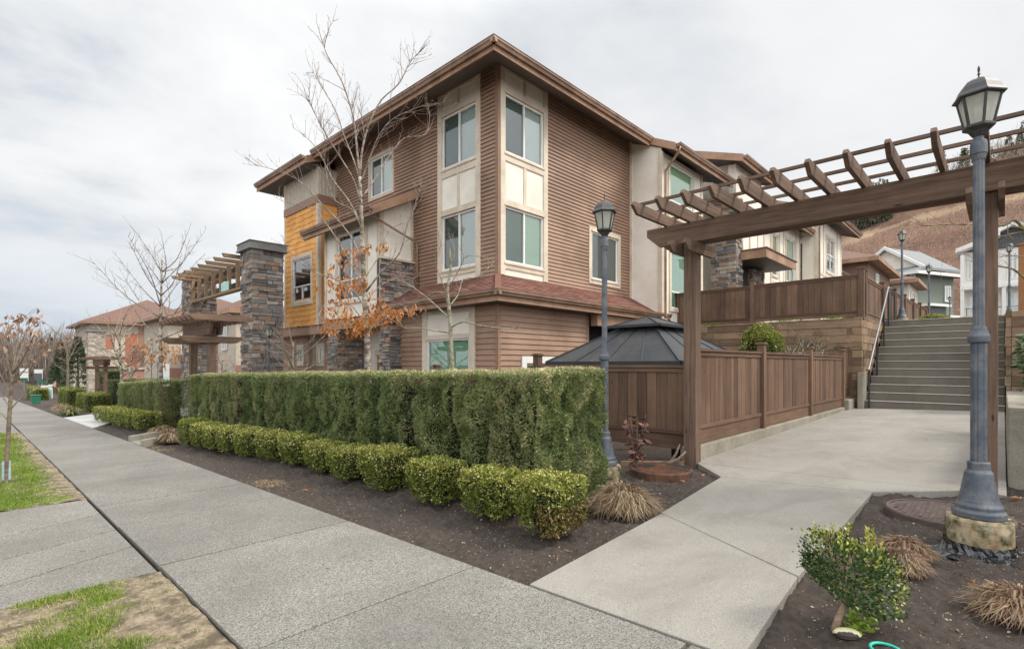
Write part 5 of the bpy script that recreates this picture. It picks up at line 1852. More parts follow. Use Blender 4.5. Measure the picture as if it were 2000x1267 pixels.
# tower eave
tx0, ty0, ty1, tzs = 7.7, 16.92, 21.2, 8.02
mb = MB()
mb.box(tx0 + .03, WX + .1, ty0 + .03, ty1, tzs, tzs + .02); ts = mb.build('soffit', 'soffit', H)
mb = MB()
mb.box(tx0, tx0 + .03, ty0, ty1, tzs - .03, tzs + .17)
mb.prism([(tx0 + .03, tzs - .03), (WX, tzs + .42), (WX, tzs + .68), (tx0 + .03, tzs + .22)], 'y', ty0 - .01, ty0 + .03)
mb.build('fascia', 'fascia', H)
mb = MB(); gutter(mb, (tx0, ty0 + .05, 0), (tx0, ty1, 0), tzs + .245, (-1, 0, 0)); mb.build('gutter', 'gutter', H)
mb = MB()
mb.prism([(tx0, tzs + .19), (WX + .3, tzs + .72), (WX + .3, tzs + .4), (tx0 + .03, tzs + .17)], 'y', ty0 + .03, ty1)
mb.build('roof', 'shingle_far', H)

# cream entrance volume with its own lean-to roof
VX, V0, V1 = 7.78, 12.46, 15.65
VF = Face((VX, V0, 0), (0, 1, 0), (-1, 0, 0)); VS = Face((VX, V0, 0), (1, 0, 0), (0, -1, 0))
vw = (.75, 2.35, 3.15, 5.15)
mb = MB()
VF.quad(mb, 0, vw[0], 2.58, 5.5, 0); VF.quad(mb, vw[1], V1 - V0, 2.58, 5.5, 0); VF.quad(mb, vw[0], vw[1], 2.58, vw[2], 0); VF.quad(mb, vw[0], vw[1], vw[3], 5.5, 0)
mb.face([VS.p(0, 4.2), VS.p(1.1, 4.2), VS.p(1.1, 6.25), VS.p(0, 5.6)])
mb.face([(VX, V1, 2.58), (WX, V1, 2.58), (WX, V1, 6.25), (VX, V1, 5.6)])
mb.build('entrance_wall', 'cream', H)
mb = MB(); mb.box(VX + .12, WX, V0 + .12, V1 - .1, 2.6, 5.5); mb.build('wall_core', 'dark_room', H)
mb = MB()
VF.box(mb, -.02, .12, 2.58, 5.5, -.02, .035); VF.box(mb, V1 - V0 - .12, V1 - V0, 2.58, 5.5, -.02, .035)
VS.box(mb, -.005, .1, 4.25, 5.6, -.02, .033); VS.box(mb, 1.0, 1.1, 4.25, 6.1, -.02, .033)
frame_trim(mb, VF, *vw, .11, -.02, .045)
mb.build('entrance_trim', 'beige', H)
window(H, VF, *vw, bars=('h', 'v'), blind='dark_room', low=3.75)
mb = MB(); stones(mb, VS, -.03, 1.1, 2.6, 4.15, .07, .06, .13); mb.build('stone_veneer', 'stone', H)
mb = MB(); VS.box(mb, -.04, 1.1, 2.6, 4.15, -.1, .012); mb.build('mortar', 'grout', H)
mb = MB(); VS.box(mb, -.06, 1.1, 4.15, 4.21, -.05, .1); mb.build('stone_cap', 'beige', H)
lx0, ly0, ly1 = 7.36, 12.08, 16.3
mb = MB()
mb.prism([(lx0, 5.42), (WX, 6.27), (WX, 6.35), (lx0, 5.50)], 'y', ly0 + .02, ly1)
lr = mb.build('lean_to_roof', 'shingle_far', H)
mb = MB()
mb.prism([(lx0 - .02, 5.22), (WX, 6.02), (WX, 6.30), (lx0 - .02, 5.46)], 'y', ly0 - .02, ly0 + .02)
mb.prism([(lx0 - .02, 5.22), (WX, 6.02), (WX, 6.30), (lx0 - .02, 5.46)], 'y', ly1, ly1 + .04)
mb.box(lx0 - .02, lx0 + .02, ly0 + .02, ly1, 5.22, 5.43)
mb.build('fascia', 'fascia', lr)
mb = MB(); gutter(mb, (lx0 - .02, ly0 + .03, 0), (lx0 - .02, ly1, 0), 5.47, (-1, 0, 0)); mb.build('gutter', 'gutter', lr)
mb = MB(); mb.prism([(lx0 + .02, 5.2), (WX, 6.02), (WX, 6.04), (lx0 + .02, 5.22)], 'y', ly0 + .02, ly1); mb.build('soffit', 'soffit', lr)
mb = MB()
mb.tube([(lx0 - .06, ly0 + .12, 5.36), (lx0 + .02, ly0 + .16, 5.22), (WX - .1, V0 - .28, 4.72), (WX - .07, V0 - .30, 4.62), (WX - .07, V0 - .30, 3.45)], .035, 8)
mb.build('downpipe', 'gutter', H, smooth=True)
# belt under the upper floors and entrance below
mb = MB()
mb.box(VX - .06, WX + .2, V0 - .02, V1, 2.30, 2.6, .4)
mb.box(TX - .10, WX + .2, V1, 21.0, 2.27, 2.56, .6)
mb.build('belt_board', 'fascia', H)
mb = MB(); mb.box(VX - .1, TX, V0 - .05, V1 + .03, 2.6, 2.625); mb.box(TX - .14, TX + .02, V1, T1 + 1.2, 2.56, 2.585); mb.build('belt_flashing', 'shingle_far', H)
S1 = Face((VX + .06, 15.0, 0), (1, 0, 0), (0, -1, 0)); S1b = Face((VX + .06, 15.0, 0), (0, 1, 0), (-1, 0, 0))
S2 = Face((VX + .1, 12.1, 0), (1, 0, 0), (0, -1, 0)); S2b = Face((VX + .1, 12.1, 0), (0, 1, 0), (-1, 0, 0))
for Fa, Fb, a, b in ((S1, S1b, .85, .55), (S2, S2b, .55, .5)):
    mb = MB(); stones(mb, Fa, -.03, a, -.5, 2.29, .07); stones(mb, Fb, -.03, b, -.5, 2.29, .07); ep = mb.build('entrance_pier', 'stone', H)
    mb = MB(); o = Fa.o; mb.box(o.x + .01, o.x + a, o.y + .01, o.y + b, -.6, 2.29); mb.build('mortar', 'grout', ep)
mb = MB(); mb.box(8.78, 8.88, 12.3, 15.6, -.6, 2.4, .5); mb.build('entrance_wall', 'cream', H)
mb = MB(); mb.box(8.735, 8.778, 13.2, 14.15, -.6, 1.5, .5); dr = mb.build('front_door', 'tan_z', H)
mb = MB(); mb.box(8.73, 8.776, 13.05, 14.3, 1.53, 1.68); mb.box(8.73, 8.77, 13.05, 13.19, -.6, 1.52); mb.box(8.73, 8.77, 14.16, 14.3, -.6, 1.52); mb.build('frame', 'beige', dr)
mb = MB()
mb.tube([(8.78, 12.95, 2.0), (8.66, 12.95, 2.05), (8.64, 12.95, 1.95)], .012, 6)
mb.lathe((8.64, 12.95, 1.55), [(.02, 0), (.07, .06), (.09, .3), (.03, .38), (.01, .42)], 6); mb.build('wall_lantern', 'metal_dark', H)
LW = Face((8.55, 15.6, 0), (0, 1, 0), (-1, 0, 0))
sw = ((1.75, 2.1, 1.3, 1.86), (3.35, 3.7, 1.3, 1.86))
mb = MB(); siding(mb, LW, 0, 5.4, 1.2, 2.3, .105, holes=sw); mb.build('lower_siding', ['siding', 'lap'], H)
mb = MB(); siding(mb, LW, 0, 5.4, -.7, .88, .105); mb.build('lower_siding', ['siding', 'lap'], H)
mb = MB(); LW.box(mb, 0, 5.4, .88, 1.12, -.02, .04); mb.build('belt_board', 'fascia', H)
mb = MB(); LW.box(mb, 0, 5.4, 1.12, 1.2, -.02, .03); mb.build('corner_board', 'trim_brown', H)
for w in sw:
    mb = MB(); frame_trim(mb, LW, *w, .12, -.02, .045); mb.build('window_trim', 'beige', H)
for w in sw:
    window(H, LW, *w, bars=(), blind='blind', name='window')
mb = MB(); mb.box(8.63, 9.3, 15.7, 20.9, -1, 2.3); mb.build('wall_core', 'dark_room', H)
mb = MB(); mb.tube([(8.47, 18.3, 2.28), (8.47, 18.3, 1.25), (8.4, 18.25, 1.1), (8.2, 18.15, .7)], .045, 8); mb.build('downpipe', 'gutter', H, smooth=True)

# wing at the back corner
QX, QY = 15.0, 7.8
QF = Face((QX, QY, 0), (1, 0, 0), (0, -1, 0)); QS = Face((QX, WY, 0), (0, -1, 0), (-1, 0, 0))
qw1, qw2 = (.52, 2.2, 6.05, 7.72), (.6, 2.2, 3.05, 4.9)
mb = MB()
for (z0, z1) in ((2.35, qw2[2]), (qw2[3], qw1[2]), (qw1[3], 7.95)):
    QF.quad(mb, 0, 3.0, z0, z1, 0)
for w in (qw1, qw2):
    QF.quad(mb, 0, w[0], w[2], w[3], 0); QF.quad(mb, w[1], 3.0, w[2], w[3], 0)
mb.face([QS.p(0, 3.3), QS.p(1.14, 2.7), QS.p(1.14, 8.1), QS.p(0, 8.62)])
mb.face([(18.0, QY, 2.35), (18.0, 9.4, 2.35), (18.0, 9.4, 8.6), (18.0, QY, 7.95)])
mb.face([(18.0, 9.2, 2.35), (22.5, 9.2, 2.35), (22.5, 9.2, 8.2), (18.0, 9.2, 8.2)])
mb.build('wing_wall', 'cream', H)
mb = MB(); mb.box(QX + .12, 17.9, QY + .12, 9.5, 2.3, 7.9); mb.build('wall_core', 'dark_room', H)
mb = MB()
QF.box(mb, -.03, .12, 2.35, 7.95, -.02, .035); QF.box(mb, 2.86, 3.02, 2.35, 7.95, -.02, .035)
QS.box(mb, -.0, .1, 3.4, 8.58, -.02, .033); QS.box(mb, 1.04, 1.14, 2.7, 8.05, -.02, .033)
frame_trim(mb, QF, *qw1, .11, -.02, .045); frame_trim(mb, QF, *qw2, .11, -.02, .045)
QF.box(mb, .12, 2.86, 5.5, 5.64, -.01, .03)
QF.box(mb, 1.3, 1.42, 5.02, 5.94, -.01, .03)
mb.build('wing_trim', 'beige', H)
window(H, QF, *qw1, bars=('h', 'w'), blind='blind_green', low=6.55); window(H, QF, *qw2, bars=('h', 'w'), blind='blind_mint', low=3.6)
wx0, wx1, wy = 14.95, 19.6, 7.3
mb = MB()
mb.prism([(wy, 8.03), (9.0, 8.88), (9.0, 8.8), (wy, 7.97)], 'x', wx0, wx1); wr = mb.build('wing_roof', 'shingle_far', H)
mb = MB()
for x in (wx0 - .02, wx1 - .02):
    mb.prism([(wy, 7.82), (8.6, 8.47), (8.6, 8.70), (wy, 8.06)], 'x', x, x + .04)
mb.box(wx0, wx1, wy, wy + .03, 7.82, 8.0)
mb.build('fascia', 'fascia', wr)
mb = MB(); gutter(mb, (wx0 + .05, wy, 0), (wx1 - .02, wy, 0), 8.07, (0, -1, 0)); mb.build('gutter', 'gutter', wr)
mb = MB(); mb.prism([(wy + .03, 7.86), (9.2, 8.64), (9.2, 8.66), (wy + .03, 7.88)], 'x', wx0 + .02, wx1); mb.build('soffit', 'soffit', wr)
mb = MB(); mb.box(wx0, 15.2, wy - .0, 9.0, 8.07, 8.1); 
mb = MB()
mb.tube([(wx0 + .16, wy - .06, 7.97), (wx0 + .16, wy - .02, 7.82), (QX + .16, QY - .06, 7.35), (QX + .16, QY - .06, 7.2), (QX + .16, QY - .06, 2.75), (QX + .3, QY - .14, 2.62)], .038, 8)
mb.build('downpipe', 'gutter', H, smooth=True)
mb = MB(); mb.box(15.5, 18.2, 8.0, 9.4, -.4, 2.4); mb.build('wall_core', 'trim_brown', H)


# ================================================================== neighbouring units up the slope
def shed_roof(par, x0, x1, y0, y1, z0, z1, mat='shingle_far', fas='fascia', end0=True):
    """roof slab rising from the eave (y0,z0) to (y1,z1) with fascia, gutter, soffit"""
    mb = MB(); mb.prism([(y0, z0), (y1, z1), (y1, z1 + .07), (y0, z0 + .07)], 'x', x0, x1); r = mb.build('roof', mat, par)
    mb = MB()
    for x in (x0 - .02, x1 - .02):
        mb.prism([(y0 - .01, z0 - .2), (y1, z1 - .22), (y1, z1 + .05), (y0 - .01, z0 + .05)], 'x', x, x + .04)
    mb.box(x0, x1, y0 - .01, y0 + .02, z0 - .2, z0)
    mb.build('fascia', fas, r)
    mb = MB(); gutter(mb, (x0 + .05, y0 - .01, 0), (x1 - .03, y0 - .01, 0), z0 + .05, (0, -1, 0)); mb.build('gutter', 'gutter', r)
    mb = MB(); mb.prism([(y0 + .02, z0 - .12), (y1, z1 - .14), (y1, z1 - .12), (y0 + .02, z0 - .10)], 'x', x0 + .02, x1 - .02); mb.build('soffit', 'soffit', r)
    return r


U2 = thing('townhouse', 'cream panelled townhouse with stone pillar and porch canopy behind the terrace fence', 'house', (24, 9, 2.5))
KF = Face((20.3, 7.6, 0), (1, 0, 0), (0, -1, 0))
k1, k2 = (4.75, 5.5, 5.3, 7.15), (6.75, 8.15, 5.25, 7.35)
mb = MB()
mb.box(20.4, 29.5, 7.75, 14, 2.5, 8.2); mb.build('wall_core', 'dark_room', U2)
mb = MB()
spans = [(0.05, k1[0]), (k1[1], k2[0]), (k2[1], 9.2)]
for a, b in spans: KF.quad(mb, a, b, 2.5, 8.2, 0)
for w in (k1, k2):
    KF.quad(mb, w[0], w[1], 2.5, w[2], 0); KF.quad(mb, w[0], w[1], w[3], 8.2, 0)
mb.face([(20.35, 7.6, 2.5), (20.35, 14, 2.5), (20.35, 14, 9.3), (20.35, 7.6, 9.0)])
mb.build('panel_wall', 'cream', U2)
mb = MB()
for u in (.0, .95, 1.85, 2.8, 3.6, 4.5, 5.75, 6.35, 8.4, 9.05):
    KF.box(mb, u, u + .13, 2.5, 8.2, -.02, .03)
KF.box(mb, 4.63, 9.05, 4.9, 5.05, -.02, .034)
KF.box(mb, 4.63, 9.05, 4.0, 4.12, -.02, .034)
frame_trim(mb, KF, *k1, .09, -.02, .04); frame_trim(mb, KF, *k2, .09, -.02, .04)
mb.build('batten', 'beige', U2)
window(U2, KF, *k1, bars=('h',), blind='blind_green', low=6.1); window(U2, KF, *k2, bars=('h', 'w'), blind='blind_green', low=5.95)
window(U2, KF, 5.0, 5.9, 3.3, 3.95, bars=('v',), blind='blind')
for u in (5.75, 7.2):
    mb = MB(); KF.box(mb, u, u + .28, 4.35, 4.62, 0, .1); KF.box(mb, u + .03, u + .25, 4.3, 4.4, .1, .3); mb.build('vent_hood', 'white', U2)
shed_roof(U2, 22.8, 30.3, 7.0, 9.4, 7.95, 9.0)
shed_roof(U2, 19.45, 23.2, 6.9, 9.4, 8.86, 9.72)
mb = MB(); mb.box(19.9, 22.7, 7.3, 7.59, 7.5, 8.8); mb.build('gable_wall', 'cream', U2)
# stone pillar and canopy
S = Face((19.3, 7.1, 0), (1, 0, 0), (0, -1, 0)); Sb = Face((19.3, 7.1, 0), (0, 1, 0), (-1, 0, 0))
mb = MB(); stones(mb, S, -.03, .62, 2.5, 7.4, .07, .07, .16); stones(mb, Sb, -.03, .9, 2.5, 7.4, .07, .07, .16); pil = mb.build('stone_pillar', 'stone', U2)
mb = MB(); mb.box(19.31, 19.92, 7.11, 8.0, 2.5, 7.4); mb.build('mortar', 'grout', pil)
S = Face((21.6, 7.3, 0), (1, 0, 0), (0, -1, 0)); Sb = Face((21.6, 7.3, 0), (0, 1, 0), (-1, 0, 0))
mb = MB(); stones(mb, S, -.03, 1.3, 2.5, 5.1, .07, .07, .16); stones(mb, Sb, -.03, .35, 2.5, 5.1, .07, .07, .16); pil = mb.build('stone_pillar', 'stone', U2)
mb = MB(); mb.box(21.61, 22.88, 7.31, 7.62, 2.5, 5.1); mb.build('mortar', 'grout', pil)
mb = MB(); mb.box(19.75, 23.4, 6.2, 7.58, 5.14, 5.2); cn = mb.build('porch_canopy', 'soffit', U2)
mb = MB(); mb.box(19.7, 23.4, 6.17, 6.2, 5.1, 5.42); mb.box(19.7, 19.75, 6.2, 7.58, 5.1, 5.42); mb.build('fascia', 'fascia', cn)
mb = MB(); mb.box(19.66, 23.44, 6.13, 7.58, 5.421, 5.46); mb.build('flashing', 'shingle_far', cn)
mb = MB(); mb.box(19.95, 21.58, 7.48, 7.59, 2.5, 5.12); mb.build('porch_recess', 'dark_room', U2)

U3 = thing('townhouse', 'cream gabled townhouse end with a stone panel and a paired window above the terrace fence', 'house', (32, 8, 2.7))
LF = Face((29.5, 6.8, 0), (1, 0, 0), (0, -1, 0)); LS = Face((29.5, 9.4, 0), (0, -1, 0), (-1, 0, 0))
w3 = (1.75, 3.55, 6.2, 8.0)
mb = MB(); mb.box(29.6, 34.8, 6.95, 13, 2.6, 8.6); mb.build('wall_core', 'dark_room', U3)
mb = MB()
LF.quad(mb, 0, w3[0], 2.6, 8.7, 0); LF.quad(mb, w3[1], 5.3, 2.6, 8.7, 0); LF.quad(mb, w3[0], w3[1], 2.6, w3[2], 0); LF.quad(mb, w3[0], w3[1], w3[3], 8.7, 0)
LS.quad(mb, 0, 2.6, 2.6, 9.0, 0)
mb.build('panel_wall', 'cream', U3)
mb = MB()
frame_trim(mb, LF, *w3, .12, -.02, .04)
for u in (0, 1.1, 4.1, 5.1): LF.box(mb, u, u + .15, 2.6, 8.7, -.02, .03)
for u in (2.0, 2.9): LF.box(mb, u, u + .1, 2.6, 6.0, -.02, .03)
LF.box(mb, .15, 5.1, 5.85, 5.98, -.02, .028)
LS.box(mb, 2.46, 2.6, 2.6, 9, -.02, .03)
mb.build('batten', 'beige', U3)
window(U3, LF, *w3, bars=('h', 'v'), blind='blind', low=7.1)
mb = MB(); stones(mb, LS, .3, 1.85, 2.6, 7.4, .07, .08, .2, .2, .6); mb.build('stone_panel', 'stone', U3)
mb = MB(); LS.box(mb, .25, 1.9, 2.6, 7.45, -.02, .015); mb.build('mortar', 'grout', U3)
shed_roof(U3, 29.1, 36.2, 6.1, 9.0, 8.85, 9.9)
mb = MB(); mb.tube([(29.2, 6.1, 8.75), (29.5, 6.7, 8.3), (29.55, 6.72, 8.0), (29.55, 6.72, 2.7)], .04, 6); mb.build('downpipe', 'gutter', U3)
shed_roof(U3, 34.8, 40.0, 7.2, 9.0, 6.9, 7.6)
mb = MB(); mb.box(34.8, 39.6, 8.2, 12, 2.8, 7.0); mb.build('porch_wall', 'siding_far', U3)
window(U3, Face((34.8, 8.2, 0), (1, 0, 0), (0, -1, 0)), .5, 2.6, 5.4, 6.4, bars=('v',), blind='blind', name='window')


def block(name, label, x0, x1, y0, y1, z0, z1, wall, roofm, over, rise, trim, wins_y=(), wins_x=(), group=None, hip=True, winv='white', cat='house', blind='blind'):
    """distant building: walls, hipped or gabled roof with boxed eaves, windows on its two visible sides"""
    r = thing(name, label, cat, ((x0 + x1) / 2, (y0 + y1) / 2, z0), group)
    Fy = Face((x0, y0, 0), (1, 0, 0), (0, -1, 0)); Fx = Face((x0, y1, 0), (0, -1, 0), (-1, 0, 0))
    mb = MB(); mb.box(x0, x1, y0, y1, z0, z1, .5)
    mb.build('wall', wall, r)
    mb = MB()
    a0, a1, b0, b1 = x0 - over, x1 + over, y0 - over, y1 + over
    zt = z1 + .12
    if hip:
        h = min(a1 - a0, b1 - b0) / 2
        if a1 - a0 > b1 - b0: ra, rb = (a0 + h, (b0 + b1) / 2, zt + rise), (a1 - h, (b0 + b1) / 2, zt + rise)
        else: ra, rb = ((a0 + a1) / 2, b0 + h, zt + rise), ((a0 + a1) / 2, b1 - h, zt + rise)
        c = [(a0, b0, zt), (a1, b0, zt), (a1, b1, zt), (a0, b1, zt)]
        if a1 - a0 > b1 - b0:
            fs = [(c[0], c[1], rb, ra), (c[1], c[2], rb), (c[2], c[3], ra, rb), (c[3], c[0], ra)]
        else:
            fs = [(c[0], c[1], ra), (c[1], c[2], rb, ra), (c[2], c[3], rb), (c[3], c[0], ra, rb)]
        for f_ in fs:
            mb.face(f_, RN.random())
    else:
        m = (a0 + a1) / 2
        mb.prism([(a0, zt), (m, zt + rise), (a1, zt), (a1, zt - .12), (m, zt + rise - .12), (a0, zt - .12)], 'y', b0, b1)
        mbg = MB(); mbg.prism([(x0, z1), (x1, z1), ((x0 + x1) / 2, z1 + rise * .92)], 'y', y0, y1); mbg.build('gable', wall if trim != 'white' else 'white', r)
    rf = mb.build('roof', roofm, r)
    mb = MB()
    if hip:
        mb.box(a0, a1, b0, b0 + .05, z1 - .16, zt - .002); mb.box(a0, a0 + .05, b0 + .05, b1, z1 - .16, zt - .002)
        mb.box(a0 + .05, a1 - .05, b0 + .05, b1 - .05, z1 - .1, z1 + .0)
    else:
        m = (a0 + a1) / 2
        mb.prism([(a0, zt - .2), (m, zt + rise - .2), (a1, zt - .2), (a1, zt + .03), (m, zt + rise + .03), (a0, zt + .03)], 'y', b0 - .05, b0)
        mb.box(a0 - .04, a0, b0, b1, zt - .22, zt)
    mb.build('fascia', trim, rf)
    for (u0, u1, za, zb) in wins_y: window(r, Fy, u0, u1, za, zb, bars=('v',), blind=blind, vinyl=winv, deep=-.08, fw=.09)
    for (u0, u1, za, zb) in wins_x: window(r, Fx, u0, u1, za, zb, bars=('v',), blind=blind, vinyl=winv, deep=-.08, fw=.09)
    return r


b = block('townhouse', 'brown sided townhouse with a red brown roof beyond the cream gable', 41, 50, 6.5, 14, 3, 8.15, 'siding_far', 'shingle_far', .7, 1.9, 'fascia', ((2.5, 3.6, 6.6, 7.6),), (), )
b = block('townhouse', 'cream and stone townhouse stepping up beyond the brown one', 52, 57.5, 5.5, 12, 3.0, 7.9, 'cream', 'shingle_far', .7, 1.4, 'fascia', ((.8, 1.8, 5.4, 7.2), (3.4, 4.8, 5.4, 7.2)), ((1.2, 2.6, 5., 7.),))

# green-grey gabled house and white house below the hill
G = thing('hillside_house', 'grey green house with a white gable below the brown hill', 'house', (78, 5, 3))
mb = MB(); mb.box(78, 85.5, 5.0, 13.2, 2, 12.3, .5); mb.build('wall', 'grey_green', G)
GX_ = Face((78, 13.2, 0), (0, -1, 0), (-1, 0, 0)); GY_ = Face((78, 5, 0), (1, 0, 0), (0, -1, 0))
mb = MB(); mb.box(77.2, 77.99, 5.6, 13.2, 2, 9.0); mb.build('porch_wall', 'cream', G)
mb = MB(); mb.box(77.85, 77.99, 4.9, 5.5, 2, 12.2); mb.build('corner_pier', 'white', G)
mb = MB(); mb.prism([(4.9, 12.9), (9.1, 15.9), (13.3, 12.9)], 'x', 79.4, 85); mb.build('gable', 'cream', G)
mb = MB(); mb.prism([(4.4, 12.9), (9.1, 16.2), (13.8, 12.9), (13.8, 12.6), (9.1, 15.85), (4.4, 12.6)], 'x', 79.0, 86); mb.prism([(76.8, 12.2), (79.5, 13.3), (79.5, 12.1)], 'y', 4.2, 14)
rf = mb.build('roof', 'shingle_grey', G)
mb = MB(); mb.prism([(4.3, 13.0), (9.1, 16.35), (13.9, 13.0), (13.9, 12.6), (9.1, 15.9), (4.3, 12.6)], 'x', 78.8, 79.02); mb.build('gable_fascia', 'white', rf)
mb = MB(); mb.box(76.7, 76.85, 4.0, 14, 11.95, 12.3); mb.box(76.85, 86, 3.9, 4.05, 11.95, 12.3); mb.build('fascia', 'white', rf)
mb = MB(); mb.box(76.9, 86, 4.06, 4.98, 12.0, 12.1); mb.build('soffit', 'soffit', rf)
for w in ((1.2, 3.6, 9.4, 11.7), (3.9, 6.4, 9.4, 11.7)):
    window(G, GX_, *w, bars=('v',), blind='blind', deep=-.1, fw=.2)
window(G, GX_, 2.2, 6.0, 4.6, 7.6, bars=('v',), blind='blind', deep=-.95, fw=.2)
window(G, GY_, 5.6, 6.8, 9., 11., bars=('v',), blind='blind', deep=-.1, fw=.15)
mb = MB(); GY_.box(mb, .8, 4.4, 2, 8.2, 0, .9); mb.build('side_bay', 'slate', G)
mb = MB(); GY_.box(mb, .5, 4.7, 8.2, 8.5, 0, 1.3); mb.build('bay_roof', 'white', G)
mb = MB(); GY_.box(mb, 5.2, 7.4, 2, 7.0, 0, .7); mb.build('side_bay', 'slate', G)
mb = MB(); GY_.box(mb, 5.0, 7.6, 7.0, 7.25, 0, 1.0); mb.build('bay_roof', 'white', G)
G.location = (78, 7.7, 3); G.rotation_euler = (0, 0, math.radians(-25))

Wh = thing('hillside_house', 'white balconied house with a dark gable at the right edge below the hill', 'house', (66, -1, 3))
mb = MB(); mb.box(60, 72, -6, 2.7, 2, 11.0, .5); mb.build('wall', 'white', Wh)
wf = Face((60, 2.7, 0), (0, -1, 0), (-1, 0, 0))
mb = MB(); mb.prism([(-5, 11.0), (-.5, 12.7), (1.4, 11.6), (1.4, 11.0)], 'x', 59.9, 71); mb.build('gable', 'slate', Wh)
mb = MB(); mb.box(59.4, 59.96, -5.5, .9, 2.5, 4.9); mb.build('garage_wall', 'slate', Wh)
mb = MB()
mb.prism([(-6, 10.9), (-.5, 13.1), (1.9, 11.8), (1.9, 11.45), (-.5, 12.7), (-6, 10.5)], 'x', 59.2, 72.5)
mb.prism([(.2, 12.3), (3.0, 11.2), (3.0, 10.85), (.2, 11.9)], 'x', 58.6, 72.3)
rf = mb.build('roof', 'white', Wh)
mb = MB(); mb.prism([(-6, 10.95), (-.5, 13.2), (1.95, 11.85), (-.5, 13.12)], 'x', 59.3, 72.5); mb.build('shingles', 'shingle_grey', rf)
for (u0, u1, z0, z1) in ((.4, 1.0, 8.6, 10.4), (1.3, 2.2, 8.6, 10.4), (2.9, 3.6, 8.4, 10.6), (4.2, 7.6, 8.4, 10.2), (.5, 1.6, 5.2, 7.2), (2.6, 3.9, 5.4, 7.4), (4.3, 7.6, 5.4, 7.4)):
    window(Wh, wf, u0, u1, z0, z1, bars=('v',), blind='blind', deep=-.06, fw=.12)
mb = MB()
for z in (4.7, 7.6):
    wf.box(mb, 0, 8, z, z + .28, 0, 1.6)
for u in (0.02, 2.6, 7.6): wf.box(mb, u, u + .25, 2, 10.6, 1.3, 1.55)
mb.build('balcony', 'white', Wh)
mb = MB()
for u in (.4, 1.3, 2.0, 3.6, 4.6, 5.6, 6.6): wf.box(mb, u, u + .05, 4.98, 5.95, 1.45, 1.5)
wf.box(mb, .3, 7.6, 5.95, 6.0, 1.44, 1.51)
mb.build('balcony_rail', 'metal_dark', Wh)

# ================================================================== street side, to the left
Bq = thing('townhouse', 'long three storey townhouse with a red brown hip roof down the street at far left', 'house', (15, 94, -2.4))
x0, x1, y0, y1, zg, zt_ = 11.0, 25.5, 89, 104, -3, 7.0
FB = Face((x0, y0, 0), (1, 0, 0), (0, -1, 0))
mb = MB(); mb.box(x0, x1, y0, y1, zg, zt_, .5); mb.build('wall', 'cream_far', Bq)
mb = MB()
a0, a1, b0, b1, zt = x0 - 1., x1 + 1.2, y0 - 1.1, y1 + 1, zt_ + .1
ra, rb = ((18.8, b0 + 8.4, zt + 4.2), (18.8, b1 - 8, zt + 4.2))
c = [(a0, b0, zt), (a1, b0, zt), (a1, b1, zt), (a0, b1, zt)]
for f_ in ((c[0], c[1], ra), (c[1], c[2], rb, ra), (c[2], c[3], rb), (c[3], c[0], ra, rb)): mb.face(f_, RN.random())
rf = mb.build('roof', 'shingle_far', Bq)
mb = MB(); mb.box(a0, a1, b0, b0 + .1, zt - .35, zt - .002); mb.box(a0, a0 + .1, b0 + .1, b1, zt - .35, zt - .002); mb.box(a0 + .1, a1, b0 + .1, b1, zt - .3, zt - .2); mb.build('fascia', 'trim_brown', rf)
mb = MB(); FB.box(mb, .6, 2.6, 3.4, 5.2, 0, .05); FB.box(mb, 4.4, 5.2, .9, 5.6, 0, .06); FB.box(mb, 3.8, 4.4, .9, 5.0, 0, .05); mb.build('panel', 'orange_red', Bq)
mb = MB(); FB.box(mb, -.1, 4.2, 5.15, 5.4, 0, .08); FB.box(mb, 5.3, 6.3, .9, 6.5, 0, .05); FB.box(mb, 12.2, 12.9, .8, 6.4, 0, .05); mb.build('trim', 'trim_brown', Bq)
mb = MB(); FB.box(mb, .7, 14.2, .55, .85, 0, .3); mb.build('belt_board', 'cream_far', Bq)
mb = MB(); FB.box(mb, .5, 14.2, -2.6, .5, 0, .06); mb.build('lower_wall', 'brick', Bq)
mb = MB(); FB.box(mb, 4.6, 11, -3, -1.0, .06, .1); mb.build('garage_door', 'garage_red', Bq)
for w in ((7.5, 10.6, 3.6, 6.2), (6.0, 7.3, .95, 3.0), (7.6, 9.7, .95, 2.6), (12.9, 14.1, 3.4, 6.0)):
    window(Bq, FB, *w, bars=('v',), blind='blind', deep=-.1, fw=.14)
mb = MB()
for u in (4.6, 6.7, 8.8, 10.9): FB.box(mb, u, u + .35, 2.2, 3.9, 1.2, 1.5)
FB.box(mb, 4.4, 11.6, 3.55, 3.85, 1.0, 1.2); FB.box(mb, 4.4, 11.6, 2.9, 3.1, 1.0, 1.2)
mb.build('balcony_pergola', 'perg_x', Bq)
mb = MB(); mb.box(9.2, 10.99, 88.5, 92, -3, 3.4); mb.build('side_porch', 'greige', Bq)
mb = MB(); mb.prism([(8.2, 3.3), (11., 4.5), (11., 4.7), (8.2, 3.5)], 'y', 87.6, 93); mb.build('porch_roof', 'shingle_far', Bq)

